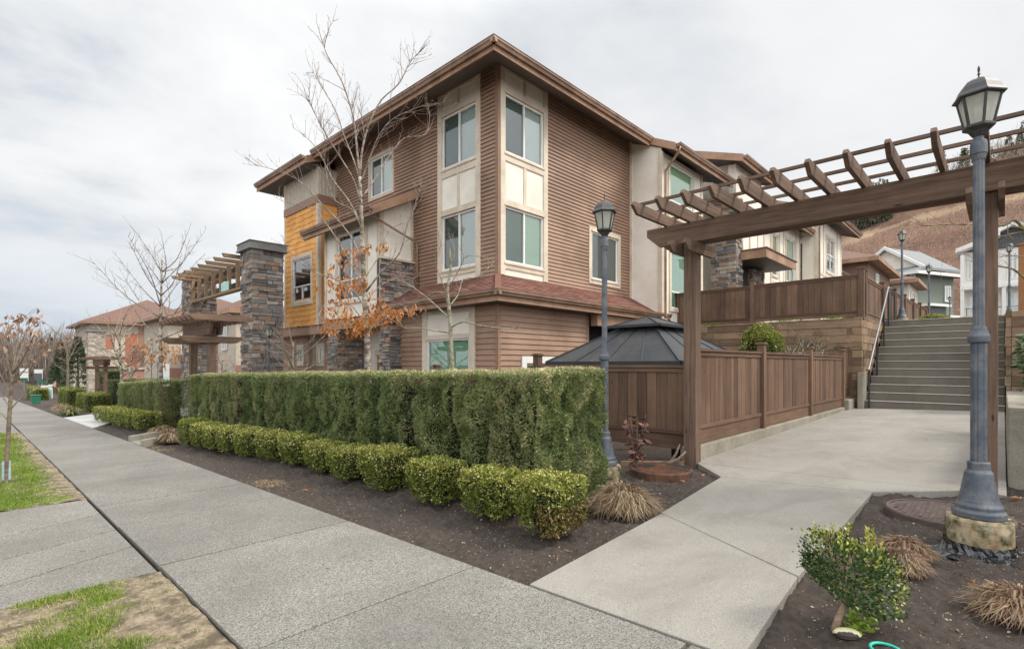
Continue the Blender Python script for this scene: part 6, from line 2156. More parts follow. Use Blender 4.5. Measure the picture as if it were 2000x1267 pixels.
b = block('townhouse', 'cream and red brick townhouse behind the second stone gate pillar', 13, 24, 58, 68, -2, 5.8, 'cream_far', 'shingle_far', .9, 2.6, 'fascia', ((1.0, 2.4, 2.2, 4.2), (4.5, 6.0, 2.2, 4.2)), ((2.0, 3.6, 2.0, 4.0), (6, 7.5, 2., 4.)))
Fq = Face((13, 58, 0), (1, 0, 0), (0, -1, 0))
mb = MB(); Fq.box(mb, 0, 10.8, -2, .9, 0, .08); mb.build('lower_wall', 'brick', b)
mb = MB(); mb.prism([(57, 1.4), (57, 1.7), (58, 2.3), (58, 1.4)], 'x', 14, 20); mb.build('porch_roof', 'shingle_far', b)
b = block('townhouse', 'brick and cream gabled townhouse seen under the gate pergola', 14.3, 24, 46.5, 55, -1.5, 5.0, 'brick', 'shingle_far', .8, 2.0, 'fascia', ((1.2, 2.6, 2.6, 4.2), (4., 5.6, 2.6, 4.4)), ((2, 3.4, 2.6, 4.2),))
mb = MB(); mb.box(15.3, 18.3, 46.2, 46.49, -1.5, 2.0); mb.build('panel', 'cream_far', b)
b = block('townhouse', 'narrow white townhouse between the stone gate pillars', 11.8, 15, 36., 39.5, -1.2, 4.7, 'cream_far', 'shingle_far', .55, 1.2, 'fascia', ((.6, 1.6, 2.2, 3.9),), ((1, 2, 2.2, 3.9),))
mb = MB(); mb.box(11.79, 15.01, 35.94, 35.99, -1.2, 1.2); mb.build('lower_wall', 'brick', b)


# stone gate pillars with a slatted timber frame between
def gate_pillar(label, x, y, w, z0, z1, mat='stone'):
    r = thing('stone_gate_pillar', label, 'pillar', (x + w / 2, y + w / 2, z0), 'stone gate pillars along the street')
    Fa = Face((x, y, 0), (1, 0, 0), (0, -1, 0)); Fb = Face((x, y + w, 0), (0, -1, 0), (-1, 0, 0)); Fc = Face((x + w, y, 0), (0, 1, 0), (1, 0, 0))
    mb = MB()
    for F in (Fa, Fb, Fc): stones(mb, F, -.04, w + .04, z0, z1, .07, .06, .17, .14, .5)
    p = mb.build('stone_veneer', mat, r)
    mb = MB(); mb.box(x + .01, x + w - .01, y + .01, y + w - .01, z0, z1); mb.build('mortar', 'grout', p)
    mb = MB(); mb.box(x - .16, x + w + .16, y - .16, y + w + .16, z1, z1 + .05); mb.box(x - .13, x + w + .13, y - .13, y + w + .13, z1 + .05, z1 + .24); mb.box(x - .16, x + w + .16, y - .16, y + w + .16, z1 + .24, z1 + .27)
    mb.build('cap', 'cap_metal', r, bevel=.008)
    return r


gate_pillar('tall stone gate pillar with a grey metal cap beside the orange tower', 6.24, 17.5, .92, -1, 4.95)
gate_pillar('stone gate pillar with tan cap behind the wooden arbor', 6.4, 25.1, .98, -1.2, 4.92)
gf = thing('gate_frame', 'tan timber slatted frame hanging between the two stone gate pillars', 'pergola', (6.8, 21.8, -1))
for z in (4.05, 4.62):
    for x in (6.62, 7.05):
        mb = MB(); mb.box(x, x + .07, 18.42, 25.1, z, z + .16); mb.build('beam', 'metal_dark' if x < 6.8 else 'perg_y', gf)
for k in range(8):
    y = 18.75 + k * .9
    mb = MB(); mb.prism([(5.72, 4.92), (5.78, 4.80), (7.6, 4.80), (7.6, 4.92)], 'y', y - .06, y + .06); mb.build('rafter', 'tan_x', gf)
    mb = MB(); mb.box(6.45, 6.56, y - .06, y + .06, 3.92, 4.79); mb.build('hanger', 'tan_z', gf)
mb = MB(); mb.box(6.40, 6.62, 18.6, 25.1, 3.84, 3.92); mb.build('beam', 'tan_y', gf)
mb = MB(); mb.box(6.40, 6.425, 20.3, 21.1, 3.93, 4.25); mb.build('sign_board', 'mint_board', gf)


def arbor(name, label, x, y0, y1, z0, zt, s=.16):
    """two-post arbor: brackets and rafters along x, beams along y"""
    r = thing(name, label, 'arbor', (x, (y0 + y1) / 2, z0), 'timber arbors at the unit entrances')
    for y in (y0, y1):
        mb = MB(); mb.box(x - s / 2, x + s / 2, y - s / 2, y + s / 2, z0, zt - .3); mb.build('post', 'perg_z', r, bevel=.006)
        for sg in (-1, 1):
            a = y + sg * (s / 2 + .002); b = a + sg * .05
            mb = MB(); mb.prism([(x - .62, zt - .48), (x - .66, zt - .54), (x - .52, zt - .63), (x + .52, zt - .63), (x + .66, zt - .54), (x + .62, zt - .48)], 'y', min(a, b), max(a, b)); mb.build('bracket', 'perg_x', r)
    for sg in (-1, 1):
        a = x + sg * (s / 2 + .002); b = a + sg * .055
        mb = MB(); mb.prism([(y0 - .42, zt - .14), (y0 - .42, zt - .24), (y0 - .3, zt - .45), (y1 + .3, zt - .45), (y1 + .42, zt - .24), (y1 + .42, zt - .14)], 'x', min(a, b), max(a, b)); mb.build('beam', 'perg_y', r)
    n = 8
    for k in range(n):
        y = y0 - .55 + (y1 - y0 + 1.1) * k / (n - 1)
        mb = MB(); mb.prism([(x - .58, zt), (x - .62, zt - .05), (x - .52, zt - .135), (x + .7, zt - .135), (x + .8, zt - .05), (x + .78, zt)], 'y', y - .05, y + .05); mb.build('rafter', 'perg_x', r)
    mb = MB()
    for x_ in (-.4, -.1, .2, .5): mb.box(x + x_ - .04, x + x_ + .04, y0 - .6, y1 + .6, zt + .002, zt + .03)
    mb.build('batten', 'perg_y', r)
    return r


arbor('entry_arbor', 'dark timber arbor standing in the gap between the two clipped hedges', 3.92, 13.6, 15.05, -.45, 2.37)
arbor('entry_arbor', 'smaller timber arbor past the driveway before the far stone pillar', 4.7, 33.2, 35.8, -.9, 1.62)
gate_pillar('pale far stone gate pillar beside the distant red roofed townhouse', 6.15, 50.5, .95, -2, 3.75, 'stone_pale')
# ================================================================== trees
RV, FV, UP = V((.6904, -.7235, 0)), V((.7235, .6904, 0)), V((0, 0, 1))


def at(px, py, t):
    u = (px - 1000) / 1006
    return V((0, 0, 1.22)) + (FV + RV * u + UP * ((712 - py) / 1006)) * t


def smooth_path(pts, sub=4):
    """Catmull-Rom through the control points"""
    P = [V(p) for p in pts]
    P = [P[0] * 2 - P[1]] + P + [P[-1] * 2 - P[-2]]
    out = []
    for i in range(1, len(P) - 2):
        for k in range(sub):
            t = k / sub
            a, b, c, d = P[i - 1], P[i], P[i + 1], P[i + 2]
            out.append(.5 * ((2 * b) + (c - a) * t + (2 * a - 5 * b + 4 * c - d) * t * t + (3 * b - a - 3 * c + d) * t ** 3))
    out.append(P[-2])
    return out


def twigs(mb, path, rad, n, ln, depth, up=.5, rng=RN, sides=4, buds=None, spread=1.):
    """side shoots along a limb, recursing"""
    m = len(path)
    for k in range(n):
        f = rng.uniform(.25, 1.) if k else 1.
        i = min(int(f * (m - 1)), m - 2)
        q = path[i].lerp(path[i + 1], f * (m - 1) - i)
        d0 = (path[i + 1] - path[i]).normalized()
        side = V((rng.gauss(0, 1), rng.gauss(0, 1), rng.gauss(0, .6)))
        side = (side - d0 * side.dot(d0))
        if side.length < 1e-5: continue
        side.normalize()
        d = (d0 * rng.uniform(.5, 1.) + side * rng.uniform(.45, .95) * spread + UP * up * rng.uniform(0, 1)).normalized()
        L = ln * rng.uniform(.45, 1.15) * (1 if k else .5)
        r = max(rad, .0045) * rng.uniform(.55, .8)
        pts = [q]
        for s in range(4):
            d = (d + V((rng.gauss(0, .16), rng.gauss(0, .16), rng.gauss(0, .1) + up * .13))).normalized()
            pts.append(pts[-1] + d * L / 4)
        mb.tube(pts, [r, r * .85, r * .68, r * .5, r * .3], sides, 1 if r < .006 else .6, False)
        if buds is not None:
            buds.append(pts[rng.randint(2, 4)])
        if depth:
            twigs(mb, pts, r * .75, rng.randint(1, 3), L * .55, depth - 1, up, rng, 4 if r > .006 else 3, buds, spread)


def tree_frame(base):
    b = V(base)
    return lambda r, z, f=0.: b + RV * r + FV * f + UP * z


# --- birch before the entrance: trunk and limbs
bx_, by_ = 5.5, 9.3
bz = gz(5.5, 9.3) - .3
T = tree_frame((bx_, by_, 0))
k_ = 10.40 / 1006
def tp(px, py, f=0.): return at(px, py, 10.40 + f)
root = thing('birch_tree', 'tall bare birch with rusty orange leaves on its lower branches, before the house entrance', 'tree', (bx_, by_, bz))
mb = MB()
tr = smooth_path([T(.06, bz), tp(719, 730), tp(716, 640), tp(711, 560), tp(708, 470), tp(705, 400), tp(703, 345)])
mb.tube(tr, [.070 - .042 * i / (len(tr) - 1) for i in range(len(tr))], 10, 0)
mb.build('trunk', 'birch', root, smooth=True)
mb = MB()
buds = []
limbs = [
    ([(703, 345), (697, 290), (690, 230), (668, 160), (640, 110), (625, 70)], .024, (0, -.2, -.4), 16),
    ([(703, 345), (708, 290), (722, 240), (745, 195), (778, 165), (802, 120), (832, 90)], .022, (0, .2, .5), 16),
    ([(703, 350), (690, 310), (672, 265), (655, 215), (622, 160), (600, 120)], .018, (0, .3, .6), 13),
    ([(704, 360), (722, 310), (740, 265), (768, 232), (812, 212), (842, 200)], .018, (0, -.3, -.7), 13),
    ([(706, 400), (690, 350), (660, 300), (635, 260), (612, 215), (598, 180)], .018, (0, -.4, -.9), 13),
    ([(705, 390), (735, 345), (760, 305), (790, 270), (832, 262), (843, 205)], .017, (0, .5, 1.), 12),
    ([(708, 440), (680, 390), (650, 350), (625, 300), (600, 270), (560, 240)], .017, (0, .4, .9), 12),
    ([(708, 450), (688, 410), (655, 392), (640, 350), (632, 300), (640, 250)], .015, (0, -.5, -.7), 10),
    ([(710, 520), (690, 470), (660, 430), (620, 390), (580, 350), (530, 330), (488, 320)], .017, (0, -.3, -.7), 10),
    ([(716, 568), (745, 530), (780, 495), (795, 440), (812, 400), (826, 352)], .022, (0, -.3, -.5), 12),
    ([(712, 560), (688, 520), (660, 470), (632, 430), (606, 405), (556, 395), (540, 372)], .016, (0, .4, 1.), 10),
    ([(711, 545), (740, 500), (760, 450), (800, 430), (812, 400)], .013, (0, .6, 1.1), 8),
    ([(715, 600), (690, 570), (655, 545), (610, 530), (575, 500), (545, 470)], .016, (0, -.4, -1.), 8),
    ([(714, 590), (740, 560), (770, 545), (800, 548), (835, 560)], .012, (0, .5, .9), 7),
    ([(716, 640), (690, 600), (660, 590), (630, 600), (615, 640)], .013, (0, -.5, -.9), 6),
    ([(717, 645), (745, 605), (775, 595), (810, 600)], .012, (0, -.5, -.8), 6),
    ([(717, 650), (740, 628), (790, 612), (830, 640)], .010, (0, .4, .7), 5),
    ([(716, 660), (700, 650), (680, 645), (655, 660)], .010, (0, .3, .5), 5),
    ([(706, 380), (704, 320), (712, 270), (705, 225), (712, 185)], .014, (0, .1, .2), 10),
]
leafy = []
for pts, r0, ff, nt in limbs:
    m = len(pts)
    pts = pts[:-1] + [((pts[-1][0] * .7 + pts[-2][0] * .3), (pts[-1][1] * .7 + pts[-2][1] * .3))]
    path = smooth_path([tp(p[0], p[1], ff[0] + (ff[2]) * (i / (m - 1))) for i, p in enumerate(pts)], 3)
    mb.tube(path, [r0 * 1.05 * (1 - .8 * i / (len(path) - 1)) for i in range(len(path))], 6, .45)
    twigs(mb, path, r0 * .42, int(nt * 1.7), .5 if pts[0][1] < 480 else .42, 1, .35, RN, 4, buds, .75)
    if pts[0][1] > 500: leafy.append(path)
mb.build('branches', 'birch', root, smooth=True)
P = np.array([b for b in buds]); A = NR.normal(0, .5, (len(P), 3)) + np.array([0, 0, .8])
leaves('buds', P, A, .03, .011, 0.1, 'brush', root)['kind'] = 'stuff'
pp, aa = [], []
for px, py, rx, ry, n in ((640, 628, 16, 26, 26), (660, 590, 30, 32, 34), (690, 548, 34, 20, 34), (690, 500, 30, 16, 22), (720, 615, 20, 28, 20), (735, 600, 22, 16, 18), (690, 625, 24, 30, 34), (722, 625, 26, 26, 30),
                          (765, 615, 30, 16, 26), (790, 600, 30, 10, 14), (640, 560, 14, 22, 12), (712, 480, 14, 14, 6), (745, 480, 14, 16, 8), (600, 640, 8, 8, 0), (705, 640, 28, 14, 14), (650, 520, 16, 14, 8)):
    for _ in range(n):
        q = tp(px + RN.gauss(0, rx * .55), py + RN.gauss(0, ry * .55), RN.uniform(-.8, .8))
        # hang the leaf on the nearest low limb
        best = min((p for path in leafy for p in path), key=lambda p: (p - q).length)
        q2 = q.lerp(best, .25)
        for _k in range(3):
            pp.append(q2 + V((RN.gauss(0, .03), RN.gauss(0, .03), RN.gauss(0, .03)))); aa.append((RN.gauss(0, .5), RN.gauss(0, .5), -1 + RN.gauss(0, .45)))
leaves('dead_leaves', np.array(pp), np.array(aa), NR.uniform(.08, .16, len(pp)), NR.uniform(.032, .056, len(pp)), NR.uniform(0, 1, len(pp)), 'oleaf', root, fold=.55)

# --- small lichen covered tree nearer the corner
T2 = tree_frame((5.0, 6.0, 0)); k2 = 7.76 / 1006
def tq(px, py, f=0.): return at(px, py, 7.76 + f)
root = thing('lichen_tree', 'small pale lichen covered bare tree standing before the corner window bay', 'tree', (5.0, 6.0, gz(5, 6) - .1))
mb = MB()
tr = smooth_path([tq(884, 900), tq(883, 730), tq(881, 680), tq(879, 620), tq(874, 570), tq(880, 525), tq(878, 485)])
mb.tube(tr, [.043 - .030 * i / (len(tr) - 1) for i in range(len(tr))], 8, 0)
mb.build('trunk', 'lichen', root, smooth=True)
mb = MB()
for pts, r0, f1, nt in (([(879, 640), (905, 628), (940, 636), (975, 640), (1008, 642)], .014, -.4, 12), ([(879, 622), (855, 600), (835, 582), (805, 560), (778, 545)], .014, .4, 11),
                        ([(876, 600), (895, 575), (905, 545), (935, 540), (962, 515)], .012, .4, 10), ([(874, 580), (862, 545), (850, 510), (862, 480)], .010, -.3, 9),
                        ([(879, 650), (850, 645), (820, 640), (790, 640), (760, 620)], .012, -.5, 9), ([(878, 560), (900, 520), (912, 500), (960, 505)], .009, -.3, 8),
                        ([(875, 575), (850, 570), (815, 590), (770, 596), (750, 615)], .010, .5, 8), ([(880, 525), (888, 490), (882, 468)], .007, .1, 7)):
    m = len(pts)
    path = smooth_path([tq(p[0], p[1], f1 * i / (m - 1)) for i, p in enumerate(pts)], 3)
    mb.tube(path, [r0 * (1 - .7 * i / (len(path) - 1)) for i in range(len(path))], 6, 0)
    twigs(mb, path, r0 * .5, nt, .22, 1, .25, RN)
mb.build('branches', 'lichen', root, smooth=True)

# --- tied sapling in the grass strip
sb = (.297, 9.1, gz(.297, 9.1) - .04)
T3 = tree_frame((.26, 9.1, 0)); k3 = 6.48 / 1006
def ts_(px, py, f=0.): return at(px, py, 6.48 + f)
root = thing('sapling', 'thin sapling with withered brown leaves and a pale blue trunk guard in the grass strip', 'tree', sb)
mb = MB()
tr = smooth_path([ts_(12, 945), ts_(13, 900), ts_(16, 850), ts_(19, 800), ts_(22, 760), ts_(24, 730)])
mb.tube(tr, [.026 - .009 * i / (len(tr) - 1) for i in range(len(tr))], 8, 0)
mb.build('trunk', 'bark', root, smooth=True)
mb = MB(); ends = []
for pts, r0, f1 in (([(24, 735), (30, 690), (36, 655), (38, 628)], .014, .2), ([(24, 730), (45, 700), (62, 665), (68, 650)], .011, -.3), ([(20, 800), (40, 778), (62, 765), (72, 755)], .009, .2), ([(24, 740), (14, 700), (12, 655), (18, 635)], .011, .3),
                    ([(22, 770), (5, 740), (-12, 700), (-20, 650)], .010, -.2), ([(25, 728), (42, 680), (55, 640), (58, 628)], .011, .35), ([(23, 750), (50, 720), (75, 690), (84, 672)], .009, .0), ([(20, 795), (2, 770), (-5, 750)], .008, .3)):
    m = len(pts)
    path = smooth_path([ts_(p[0], p[1], f1 * i / (m - 1)) for i, p in enumerate(pts)], 3)
    mb.tube(path, [r0 * (1 - .65 * i / (len(path) - 1)) for i in range(len(path))], 5, .2)
    twigs(mb, path, r0 * .5, 6, .2, 1, .4, RN, 4, ends)
mb.build('branches', 'bark', root, smooth=True)
pp, aa = [], []
for q in ends + [ts_(RN.gauss(30, 26), RN.gauss(648, 18), RN.uniform(-.3, .3)) for _ in range(42)] + [ts_(RN.gauss(28, 24), RN.gauss(720, 26), RN.uniform(-.3, .3)) for _ in range(18)]:
    if RN.random() < (.62 if q.z > 1.35 else .25):
        pp.append(q); aa.append((RN.gauss(0, .6), RN.gauss(0, .6), -1 + RN.gauss(0, .5)))
leaves('withered_leaves', np.array(pp), np.array(aa), NR.uniform(.06, .12, len(pp)), .045, NR.uniform(0, 1, len(pp)), 'tleaf', root, fold=.4)
mb = MB(); mb.lathe((sb[0], sb[1], sb[2]), [(.042, .06), (.043, .14), (.041, .22), (.041, .29)], 12); mb.build('trunk_guard', 'blue', root)
mb = MB()
for k in range(9):
    a = RN.uniform(0, 6.28); r = RN.uniform(.08, .2)
    mb.tube([(sb[0], sb[1], sb[2] + .06), (sb[0] + r * .5 * math.cos(a), sb[1] + r * .5 * math.sin(a), sb[2] + .035), (sb[0] + r * math.cos(a + .3), sb[1] + r * math.sin(a + .3), sb[2] + .02)], [.016, .012, .005], 5)
mb.build('roots', 'bark', root, smooth=True)
mb = MB(); mb.lathe((sb[0], sb[1], sb[2]), [(.30, -.01), (.2, .03), (.05, .045)], 18, .1); tag(mb.build('tree_pit', 'soil'), 'dark soil ring round the foot of the tied sapling', 'soil')


# --- generic bare trees (birch by the far hedge, shrubs by the gate pillar and others)
def bare_tree(name, label, base, h, spread, n, r0, mat, clear=.35, tw=9, ln=.9, leaf=None, group=None, lean=(0, 0), depth=1):
    rng = random.Random(hash((round(base[0] * 10), round(base[1] * 10))) & 0xffff)
    root = thing(name, label, 'tree', base, group)
    b = V(base)
    mb = MB()
    top = b + V((lean[0], lean[1], h * .72))
    tr = smooth_path([b - UP * .1, b + V((rng.gauss(0, .05), rng.gauss(0, .05), h * .3)), b.lerp(top, .7) + V((rng.gauss(0, .05), rng.gauss(0, .05), 0)), top])
    mb.tube(tr, [r0 * (1 - .7 * i / (len(tr) - 1)) for i in range(len(tr))], 7, 0)
    mb.build('trunk', mat, root, smooth=True)
    mb = MB(); ends = []
    for k in range(n):
        f = clear + (1 - clear) * (k / max(n - 1, 1)) ** .8
        i = min(int(f * (len(tr) - 1)), len(tr) - 2)
        q = tr[i]
        a = k * 2.4 + rng.uniform(-.4, .4)
        L = spread * (1.1 - .55 * f) * rng.uniform(.7, 1.1)
        e = q + V((math.cos(a) * L, math.sin(a) * L, h * .28 * rng.uniform(.5, 1.1)))
        mid = q.lerp(e, .5) + V((0, 0, -.04 * h * rng.random())) + V((rng.gauss(0, .06), rng.gauss(0, .06), 0)) * L
        path = smooth_path([q, mid, e], 3)
        r = r0 * .38 * (1 - .3 * f)
        mb.tube(path, [r * (1 - .75 * j / (len(path) - 1)) for j in range(len(path))], 5, .25)
        twigs(mb, path, r * .5, tw, ln * L * .45, depth, .35, rng, 4, ends)
    mb.build('branches', mat, root, smooth=True)
    if leaf:
        c, sz, m = leaf
        q = np.array(base) + np.array([0, 0, c]) + NR.normal(0, 1, (m, 3)) * np.array(sz)
        leaves('dead_leaves', q, np.stack([NR.normal(0, .5, m), NR.normal(0, .5, m), -1 + NR.normal(0, .4, m)], 1), NR.uniform(.12, .22, m), .08, NR.uniform(.3, 1, m), 'oleaf', root, fold=.3)
    return root


bare_tree('birch_tree', 'slender bare birch with a clump of orange leaves beyond the shorter hedge', (4.6, 21.4, -.65), 7.7, 2.3, 20, .075, 'birch', .42, 8, .8, (2.35, (.42, .42, .3), 110))
bare_tree('bare_shrub_tree', 'tangled pale bare shrub tree before the large stone gate pillar', (5.7, 13.2, -.5), 3.2, 1.9, 13, .06, 'lichen', .25, 9, .9)
bare_tree('bare_shrub_tree', 'tangled pale bare shrub tree below the orange tower windows', (6.2, 14.6, -.5), 2.9, 1.6, 11, .05, 'lichen', .25, 9, .9)
bare_tree('birch_tree', 'thin white birch trunk at the end of the shorter hedge by the driveway', (4.4, 27.6, -.8), 5.0, 1.6, 12, .075, 'birch', .35, 7, .9)
bare_tree('bare_tree', 'small pale bare tree before the garage down the street', (7.5, 43, -1.2), 4.2, 2.2, 10, .12, 'birch', .3, 7, .9)
bare_tree('bare_tree', 'leaning bare tree beside the pale far stone pillar', (7.2, 42.3, -1.2), 6.5, 2.4, 12, .12, 'birch', .3, 7, .9, lean=(-.8, .5))
bare_tree('bare_tree', 'bare tree in the courtyard seen behind the arbor posts', (9.5, 31, -1.), 3.6, 1.8, 10, .08, 'birch', .3, 7, .9)
bare_tree('bare_tree', 'bare twiggy tree before the street townhouse corner at far left', (6.0, 62, -1.8), 8, 3.2, 14, .15, 'bark', .3, 8, .9)
# mossy limb reaching in from the right
root = thing('mossy_tree', 'mossy bare tree on the right whose limbs reach in behind the lamp post', 'tree', (9.6, -1.9, .7))
T4 = tree_frame((9.0, -.75, 0)); k4 = 8.0 / 1006
def tm(px, py, f=0.): 
    return T4(((px - 2000) * k4) + .0, 1.22 + (712 - py) * k4, f)
off = V((8.0 * .7235 + 8.0 * .6904, 8.0 * .6904 - 8.0 * .7235, 0)) - V((9.0, -.75, 0))
mb = MB()
mb.tube(smooth_path([V((9.6, -1.9, .6)), V((9.55, -1.85, 1.5)), V((9.5, -1.8, 2.4)), V((9.4, -1.7, 3.4)), V((9.2, -1.7, 4.6))]), [.13 - .006 * i for i in range(17)], 9, 0)
mb.build('trunk', 'mossy', root, smooth=True)
mb = MB()
for pts, r0, nt in (([(2090, 470), (2040, 472), (2000, 452), (1975, 430), (1955, 440), (1930, 438), (1895, 440), (1850, 438), (1800, 440)], .030, 12), ([(2090, 560), (2030, 560), (2000, 545), (1975, 525), (1945, 518), (1905, 512)], .028, 8),
                    ([(2080, 450), (2020, 458), (1990, 448), (1960, 438)], .02, 5), ([(2000, 452), (1975, 455), (1950, 462), (1930, 460)], .012, 6), ([(2060, 420), (2010, 395), (1990, 402), (1975, 412)], .014, 9),
                    ([(1895, 440), (1860, 462), (1820, 474), (1790, 478)], .009, 7), ([(2060, 500), (2000, 500), (1965, 498), (1940, 505)], .012, 6)):
    path = smooth_path([tm(p[0], p[1]) + off + FV * RN.uniform(-.08, .08) for p in pts], 3)
    mb.tube(path, [r0 * (1 - .75 * i / (len(path) - 1)) for i in range(len(path))], 7, 0)
    twigs(mb, path, r0 * .3, nt, .55, 1, .15, RN)
mb.build('branches', 'mossy', root, smooth=True)


# ================================================================== clipped greenery, signs and clutter down the street
def clipped(name, label, x0, x1, y0, y1, z0, z1, n, leaf=.06, mat='box', lo=.2, hi=.72, group=None):
    root = thing(name, label, 'hedge', ((x0 + x1) / 2, (y0 + y1) / 2, z0), group)
    mb = MB(); e = .08; mb.box(x0 + e, x1 - e, y0 + e, y1 - e, z0, z1 - e); mb.build('branch_core', 'core', root)
    k = NR.integers(0, 4, n)
    a, b = NR.random(n), NR.random(n)
    X = x0 + a * (x1 - x0); Y = y0 + b * (y1 - y0); Z = z0 + NR.random(n) * (z1 - z0)
    N = np.zeros((n, 3))
    for i, (ax, val, nn_) in enumerate(((0, x0, (-1, 0, 0)), (1, y0, (0, -1, 0)), (2, z1, (0, 0, 1)), (1, y1, (0, 1, 0)))):
        m_ = k == i
        (X if ax == 0 else Y if ax == 1 else Z)[m_] = val
        N[m_] = nn_
    P = np.stack([X, Y, Z], 1)
    f = fbm(P * 3, 3, 12)
    P = P - N * (np.clip(.6 - f, 0, .4) * .25)[:, None]
    leaves('foliage', P, N + NR.normal(0, .7, (n, 3)), leaf, leaf * .5, lo + (hi - lo) * fbm(P * 5, 2, 3) + NR.normal(0, .08, n) + .12 * (k == 2), mat, root)
    return root


clipped('clipped_hedge', 'tall square clipped hedge block by the thin white birch', 4.2, 5.0, 27.9, 29.2, -1, .55, 4200, .05, 'yew', .1, .8)
clipped('clipped_hedge', 'low bright clipped hedge before the far arbor', 3.3, 4.2, 28.0, 31.0, -.9, -.05, 5000, .05)
clipped('clipped_hedge', 'low bright clipped hedge past the far arbor beside the pavement', 3.3, 4.1, 34.0, 38.5, -1.0, -.05, 4200, .06)
clipped('clipped_hedge', 'tall clipped hedge behind the far arbor posts', 5.2, 6.0, 36.5, 39.5, -1.2, .9, 4500, .07, 'yew', .1, .8)
clipped('clipped_hedge', 'clipped hedge along the courtyard behind the distant birch', 6.0, 13.0, 33.0, 34.0, -1.1, .45, 7000, .07, 'yew', .1, .8)
clipped('clipped_hedge', 'yellow green clipped hedge between far arbor and red garage', 5.4, 7.4, 30.4, 31.4, -1, .42, 4200, .06)
clipped('clipped_hedge', 'distant low hedge along the pavement beyond the signs', 3.2, 4.0, 52, 60, -1.7, -.6, 4000, .09)
f = thing('courtyard_fence', 'low brown board fence between the shorter hedge and the far arbor', 'fence', (5.2, 30, -.9))
fence_run(f, (5.0, 29.3), (6.8, 29.9), -.9, .12, .15, ('fence_z', 'fence_x')); fence_run(f, (4.9, 36.0), (4.9, 33.4), -.9, .1, .15, ('fence_z', 'fence_y'))


# far-left street furniture
def board_sign(name, label, px, py, w, h, t, zg, mats, posts=1):
    c = at(px, py, t)
    r = thing(name, label, 'sign', (c.x, c.y, zg), None)
    mb = MB()
    hw = RV * w / 2
    mb.bar(c - hw, c + hw, .05, h)
    b = mb.build('board', mats[0], r)
    if len(mats) > 1:
        for (za, zb, m_) in mats[1:]:
            mb = MB(); q = c - FV * .03
            mb.bar(q - hw * .98 + UP * h * (za + zb - 1) / 2, q + hw * .98 + UP * h * (za + zb - 1) / 2, .012, h * (zb - za)); mb.build('panel', m_, b)
    mb = MB()
    for k in range(posts):
        o = hw * (0 if posts == 1 else (-.9 if k == 0 else .9))
        mb.tube([V((c.x + o.x, c.y + o.y, zg)), V((c.x + o.x, c.y + o.y, c.z - h / 2))], .04, 6)
    mb.build('post', 'metal_grey', r)
    return r


board_sign('notice_sign', 'far white upright sign with a green foot panel at the left end of the pavement', 47, 731, .95, 1.45, 60, -1.8, ['white', (.0, .22, 'green_sign'), (.66, .72, 'slate')])
board_sign('notice_sign', 'far white and dark blue upright sign beside the first', 75, 731, .95, 1.2, 60, -1.8, ['white', (.0, .62, 'slate')])
board_sign('street_name_sign', 'small green street name sign above the white notice board', 82, 746, .85, .24, 42, -1.2, ['green_sign'])
board_sign('notice_board', 'white notice board with faint coloured panels beside the far arbor', 90, 766, .78, 1.1, 40, -1.3, ['white', (.62, .72, 'garage_red'), (.1, .4, 'mint_board')], 2)
board_sign('notice_board', 'narrow pale notice board with a green panel next to the wide one', 98.5, 764, .3, 1.05, 39, -1.3, ['white', (.1, .7, 'mint_board')], 1)
board_sign('notice_board', 'narrow white notice board beside the distant birch trunk', 324, 733, .3, 1.1, 24, -.9, ['white', (.3, .45, 'mint_board')], 1)
c = at(70, 777, 30)
mb = MB()
mb.prism([(c.x - .18, c.z - .33), (c.x + .18, c.z - .33), (c.x + .22, c.z + .14), (c.x - .22, c.z + .08)], 'y', c.y - .22, c.y + .22, .5)
mb.box(c.x - .24, c.x + .24, c.y - .25, c.y + .25, c.z + .14, c.z + .19)
tag(mb.build('litter_bin', 'green_sign', bevel=.02), 'squat dark green bin beside the pavement under the street name sign', 'bin')
# red hydrant and tan box beyond the upper path
c = V((60, 3.4, 3.65))
mb = MB(); mb.lathe(c, [(.2, 0), (.2, .1), (.14, .12), (.14, .7), (.18, .74), (.15, .9), (.05, 1.)], 10); mb.box(c.x - .3, c.x + .3, c.y - .08, c.y + .08, c.z + .45, c.z + .6)
tag(mb.build('fire_hydrant', 'garage_red'), 'small red fire hydrant beyond the upper path by the green house', 'hydrant')

# far woods at the end of the street and on the hill
def brush_mass(name, label, pts, h, n, mat, w, seedr=.5):
    i = NR.integers(0, len(pts), n)
    B = np.array(pts)[i] + NR.normal(0, 1, (n, 3)) * np.array([seedr, seedr, 0])
    H = np.broadcast_to(np.asarray(h), (n,)) * NR.uniform(.4, 1.1, n)
    f = NR.random(n)
    P = B + np.stack([NR.normal(0, .12, n) * H, NR.normal(0, .12, n) * H, f * H * .75], 1)
    A = np.stack([NR.normal(0, .33, n), NR.normal(0, .33, n), np.ones(n)], 1)
    return tag(leaves(name, P, A, H * NR.uniform(.15, .5, n), w, NR.random(n), mat, loc=tuple(np.mean(pts, 0))), label, 'woods', kind='stuff')


